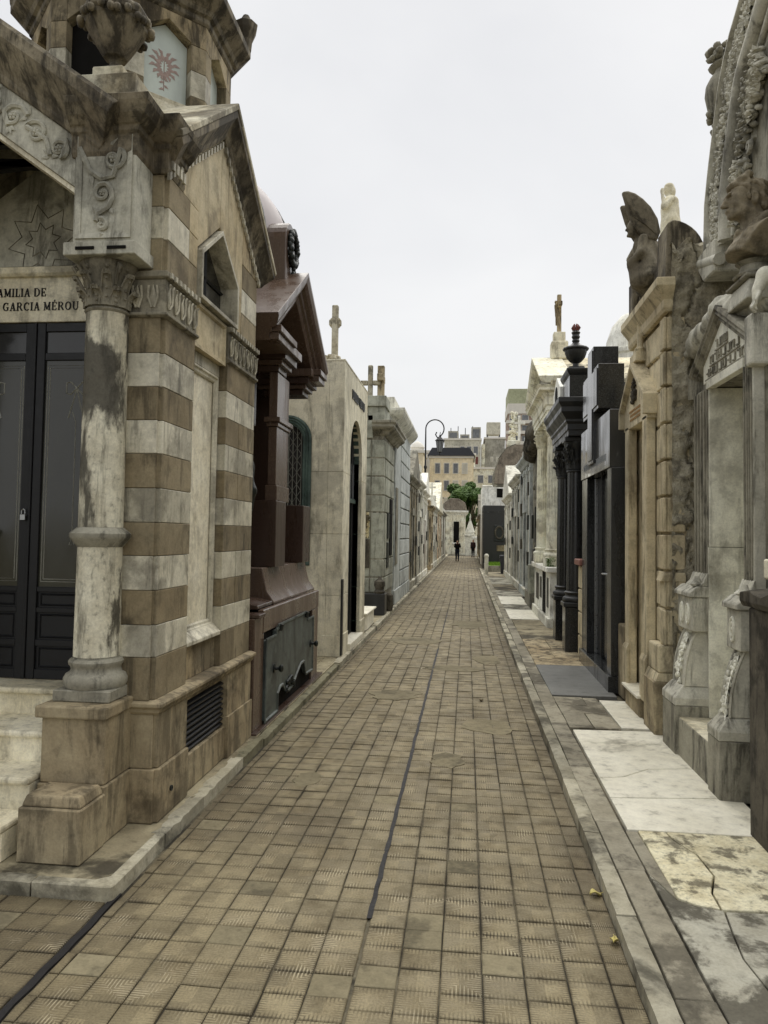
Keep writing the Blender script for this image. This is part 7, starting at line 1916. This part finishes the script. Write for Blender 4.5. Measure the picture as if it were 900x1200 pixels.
# ------------------------------------------------------------------ two visitors
def person(x, y, rz, label, top, legs, arms_up):
    t = T('person', label, 'person', (0, 0, 0))
    A = [('e', (0, -.01, 1.56), (.075, .09, .115)), ('c', (0, 0, 1.40), (0, 0, 1.46), .05, .05), ('c', (-.085, 0, .08), (-.09, 0, .48), .045, .06), ('c', (-.09, 0, .48), (-.09, 0, .88), .06, .085), ('c', (.095, .03, .08), (.09, .01, .48), .045, .06), ('c', (.09, .01, .48), (.09, 0, .88), .06, .085),
         ('c', (-.085, 0, .06), (-.09, -.13, .04), .045, .035), ('c', (.095, .03, .06), (.10, -.10, .04), .045, .035), ('e', (0, 0, 1.15), (.15, .10, .30)), ('e', (0, 0, .95), (.16, .11, .13)), ('e', (0, -.095, 1.55), (.016, .022, .02))]
    if arms_up:
        A += [('c', (-.17, 0, 1.36), (-.22, -.12, 1.16), .05, .042), ('c', (-.22, -.12, 1.16), (-.06, -.24, 1.42), .042, .032), ('c', (.17, 0, 1.36), (.22, -.12, 1.16), .05, .042), ('c', (.22, -.12, 1.16), (.06, -.24, 1.42), .042, .032), ('e', (-.05, -.25, 1.45), (.035, .03, .045)), ('e', (.05, -.25, 1.45), (.035, .03, .045))]
    else:
        A += [('c', (-.18, 0, 1.36), (-.22, .02, 1.08), .05, .042), ('c', (-.22, .02, 1.08), (-.22, -.06, .84), .042, .03), ('c', (.18, 0, 1.36), (.22, .02, 1.08), .05, .042), ('c', (.22, .02, 1.08), (.22, -.06, .84), .042, .03), ('e', (-.22, -.07, .78), (.03, .04, .06)), ('e', (.22, -.07, .78), (.03, .04, .06))]
    organic(A, .04, .018).o('body', M['skin'], t, 0, 60)
    J = [('e', (0, 0, 1.13), (.185, .135, .32)), ('c', (-.15, 0, 1.36), (.15, 0, 1.36), .085, .085), ('c', (-.17, 0, 1.36), (-.22, -.12 if arms_up else .02, 1.16 if arms_up else 1.08), .07, .06), ('c', (.17, 0, 1.36), (.22, -.12 if arms_up else .02, 1.16 if arms_up else 1.08), .07, .06)]
    if arms_up: J += [('c', (-.22, -.12, 1.16), (-.08, -.22, 1.38), .058, .045), ('c', (.22, -.12, 1.16), (.08, -.22, 1.38), .058, .045)]
    else: J += [('c', (-.22, .02, 1.08), (-.22, -.05, .88), .058, .045), ('c', (.22, .02, 1.08), (.22, -.05, .88), .058, .045)]
    organic(J, .05, .02).o('jacket', top, t, 0, 60)
    organic([('e', (0, 0, .92), (.18, .13, .14)), ('c', (-.085, 0, .12), (-.09, 0, .48), .058, .072), ('c', (-.09, 0, .48), (-.09, 0, .88), .072, .10), ('c', (.095, .03, .12), (.09, .01, .48), .058, .072), ('c', (.09, .01, .48), (.09, 0, .88), .072, .10)], .03, .02).o('trousers', legs, t, 0, 60)
    organic([('e', (0, .015, 1.60), (.088, .095, .095)), ('e', (0, .06, 1.50), (.075, .05, .12))], .03, .016).o('hair', M['hair'], t, 0, 60)
    organic([('c', (-.085, .02, .045), (-.09, -.14, .04), .055, .045), ], .02, .016).o('shoe', M['cloth'], t, 0, 60)
    organic([('c', (.095, .05, .045), (.10, -.11, .04), .055, .045)], .02, .016).o('shoe', M['cloth'], t, 0, 60)
    if arms_up:
        ph = tag(MB().box(-.04, .04, -.30, -.285, 1.41, 1.56).o('phone', M['iron'], None, .004), 'black phone held up by the person in the black jacket', 'phone')
        ph.location = (x, y, 0); ph.rotation_euler = (0, 0, rz)
    t.location = (x, y, 0); t.rotation_euler = (0, 0, rz)
    return t
person(-.75, 60.5, 0.1, 'person in black jacket and dark trousers standing in the lane, hands raised to the face', M['cloth'], M['jean'], True)
person(.62, 73, -.4, 'person in dark clothes walking at the far right edge of the lane', M['clothr'], M['cloth'], False)
# ------------------------------------------------------------------ tree beyond the cemetery
def tree(name, label, c, r, zb, h, nleaf, seed):
    rnd = random.Random(seed)
    t = T(name, label, 'tree', c)
    mb = MB()
    mb.tube([(c[0], c[1], c[2]), (c[0] + .1, c[1], zb * .6), (c[0], c[1], zb + h * .35)], [.38, .3, .16], 8)
    cl = []
    for k in range(46):
        a = rnd.uniform(0, 6.28); rr = r * math.sqrt(rnd.random()) * .85; z = zb + h * (.12 + .8 * rnd.random() * (1 - .35 * (rr / r)))
        p = (c[0] + rr * math.cos(a), c[1] + rr * math.sin(a), z)
        cl.append((p, rnd.uniform(.5, .95) * r * .36))
        mb.tube([(c[0], c[1], zb + h * rnd.uniform(0, .3)), ((c[0] + p[0]) / 2, (c[1] + p[1]) / 2, (zb + p[2]) / 2 + .4), p], [.12, .08, .03], 5)
    mb.o('trunk', M['brown'], t, 0, 60)
    lf = MB()
    for k in range(nleaf):
        p, s_ = rnd.choice(cl)
        d = Vector((rnd.gauss(0, 1), rnd.gauss(0, 1), rnd.gauss(0, 1))).normalized() * s_ * (rnd.random() ** .4)
        q = Vector(p) + Vector((d.x, d.y, d.z * .75))
        u = Vector((rnd.gauss(0, 1), rnd.gauss(0, 1), rnd.gauss(0, .6))).normalized() * rnd.uniform(.09, .2)
        v = u.orthogonal().normalized() * u.length * .6
        b = len(lf.v)
        lf.v += [tuple(q - u), tuple(q + v), tuple(q + u), tuple(q - v)]; lf.f.append((b, b + 1, b + 2, b + 3))
    me = bpy.data.meshes.new('crown'); me.from_pydata(lf.v, [], lf.f); me.materials.append(M['leaf']); me.update()
    link('crown', me, t)
tree('round_tree', 'dense round green tree beyond the end of the lane', (.1, 104, -.05), 3.6, 1.2, 10.2, 50000, 3)
# ------------------------------------------------------------------ apartment blocks behind
def window(parent, x0, x1, z0, z1, y, kind='pane', trim='bwhite'):
    f_ = MB().box(x0 - .12, x1 + .12, y - .10, y + .05, z0 - .12, z1 + .12).o('window', M[trim], parent)
    MB().box(x0, x1, y - .12, y - .101, z0, z1).o('pane', M[kind], f_)
    return f_
def block(name, label, x0, x1, y, d, h, mat, rows, cols, z0=6, wz=1.5, pad=1.0, roof=None, kind='pane', lw=.5):
    t = T(name, label, 'building', ((x0 + x1) / 2, y + d / 2, -.05), 'apartment blocks behind the cemetery')
    MB().box(x0, x1, y, y + d, -.05, h).o('wall', mat, t)
    MB().box(x0 - .2, x1 + .2, y - .2, y + d + .2, h, h + .4).o('parapet', M['bwhite'] if roof is None else mat, t)
    for r in range(rows):
        zz = z0 + r * (h - z0) / rows + .4
        for c in range(cols):
            w_ = (x1 - x0 - 2 * pad) / cols
            xx = x0 + pad + w_ * (c + .5)
            window(t, xx - w_ * lw / 2, xx + w_ * lw / 2, zz, zz + wz, y, kind if random.random() < .6 else random.choice(('curtain', 'pane')))
    return t
t = block('yellow_apartment_block', 'pale yellow apartment block with dark slate roof behind the tree', -6.6, .9, 130, 12, 15.6, M['yellow'], 3, 4, 6.5, 1.7, .6, kind='pane')
MB().prism([(-7.0, 16.0), (1.3, 16.0), (.3, 17.4), (-6.2, 17.4)], 'y', 129.5, 142).o('mansard_roof', M['slate'], t)
MB().box(.9, 1.05, 131, 140, 3, 15).o('side_band', M['yellow'], t)
for k in range(4):
    MB().box(.89, .96, 131.5 + 2.2 * k, 132.6 + 2.2 * k, 12.2, 14).o('side_window', M['pane'], t)
t = block('long_yellow_block', 'long low yellow block with arched upper windows on the left skyline', -16, -7.2, 120, 10, 15.4, M['yellow'], 2, 4, 8, 1.8, .5)
MB().lathe([(1.1, 0), (1.1, .8), (1.25, .9), (1.0, 1.4), (.5, 1.8), (.1, 2.0)], (-8.4, 124, 15.8), 20).o('roof_turret', M['bwhite'], t, 0, 40)
t = block('grey_apartment_block', 'grey apartment block with rooftop cabins and red blinds at the skyline centre', -5.4, 3.0, 172, 14, 24.2, M['greyb2'], 4, 5, 9, 1.9, .4, lw=.66)
for k, (a, b, c) in enumerate(((-4.6, -2.2, 2.0), (-1.8, .4, 1.2), (.8, 3.0, 2.9))):
    MB().box(a, b, 174, 182, 24.6, 24.6 + c).o('rooftop_cabin', M['greyb'], t)
    MB().box(a + .3, b - .3, 173.9, 174, 25.0, 24.4 + c * .9).o('cabin_window', M['pane'], t)
for k in range(4): MB().tube([(-4 + k * 1.7, 176, 24.6), (-4 + k * 1.7, 176, 27.6 + .4 * (k % 2))], .09, 5).o('antenna', M['slate'], t)
for k in range(2): MB().box(-1.2 + k * 2.2, .2 + k * 2.2, 171.85, 172, 18.6, 20.3).o('blind', M['rust'], t)
t = block('blank_wall_block', 'tall blank grey wall of a block with a water tank on its roof', 4.0, 8.7, 176, 14, 25.0, M['greyb'], 3, 2, 8, .9, 1.0, lw=.3)
MB().box(4.5, 7.8, 180, 184, 26.6, 29.6).o('water_tank', M['greyb2'], t, .1)
for (a, b) in ((4.6, 180.2), (7.5, 180.2), (4.6, 183.6), (7.5, 183.6)): MB().box(a, a + .25, b, b + .25, 25.4, 26.6).o('tank_leg', M['slate'], t)
MB().box(3.2, 4.0, 174, 180, -.05, 23.5).o('side_strip', M['cream'], t)
t = T('tower_block', 'tall brick tower block with white balcony bands and olive top on the right', 'building', (17, 228, -.05), 'apartment blocks behind the cemetery')
MB().box(11.8, 24, 220, 236, -.05, 39).o('wall', M['brick'], t)
MB().box(11.6, 24.2, 219.8, 236.2, 38.2, 41.2).o('white_storey', M['bwhite'], t)
MB().box(11.8, 24, 220, 236, 41.2, 45.6).o('olive_storey', M['olive'], t)
for k in range(9):
    zz = 35.2 - k * 3.1
    MB().box(11.2, 18.6, 218.6, 220.2, zz, zz + .9).o('balcony', M['bwhite'], t)
    for (a, b) in ((12.2, 13.6), (14.0, 15.2), (15.8, 17.6)):
        window(t, a, b, zz + 1.0, zz + 2.6, 219.98)
MB().box(18.8, 22.4, 219.6, 220, -.05, 38).o('brick_bay', M['brick'], t)
t = block('cream_mid_block', 'cream block between tree and blank wall, half hidden', .9, 6.4, 150, 10, 15.5, M['cream'], 3, 2, 6, 1.5, .7)

block('pale_corner_block', 'pale corner block rising left of the grey apartment block', -13.5, -6.2, 186, 10, 23.0, M['greyb2'], 4, 4, 10, 1.4, .5, lw=.45)
block('narrow_beige_block', 'narrow beige block directly behind the slate roof', -1.6, 1.6, 158, 8, 19.2, M['cream'], 3, 2, 10, 1.4, .4, lw=.5)
block('low_white_block', 'low white block squeezed left of the yellow apartment block', -10.4, -7.0, 140, 9, 17.6, M['bwhite'], 3, 2, 8, 1.3, .4)
block('dark_grey_block', 'darker grey block between the blank wall and the tower', 8.9, 12.6, 190, 10, 22.0, M['greyb'], 4, 2, 8, 1.4, .5)
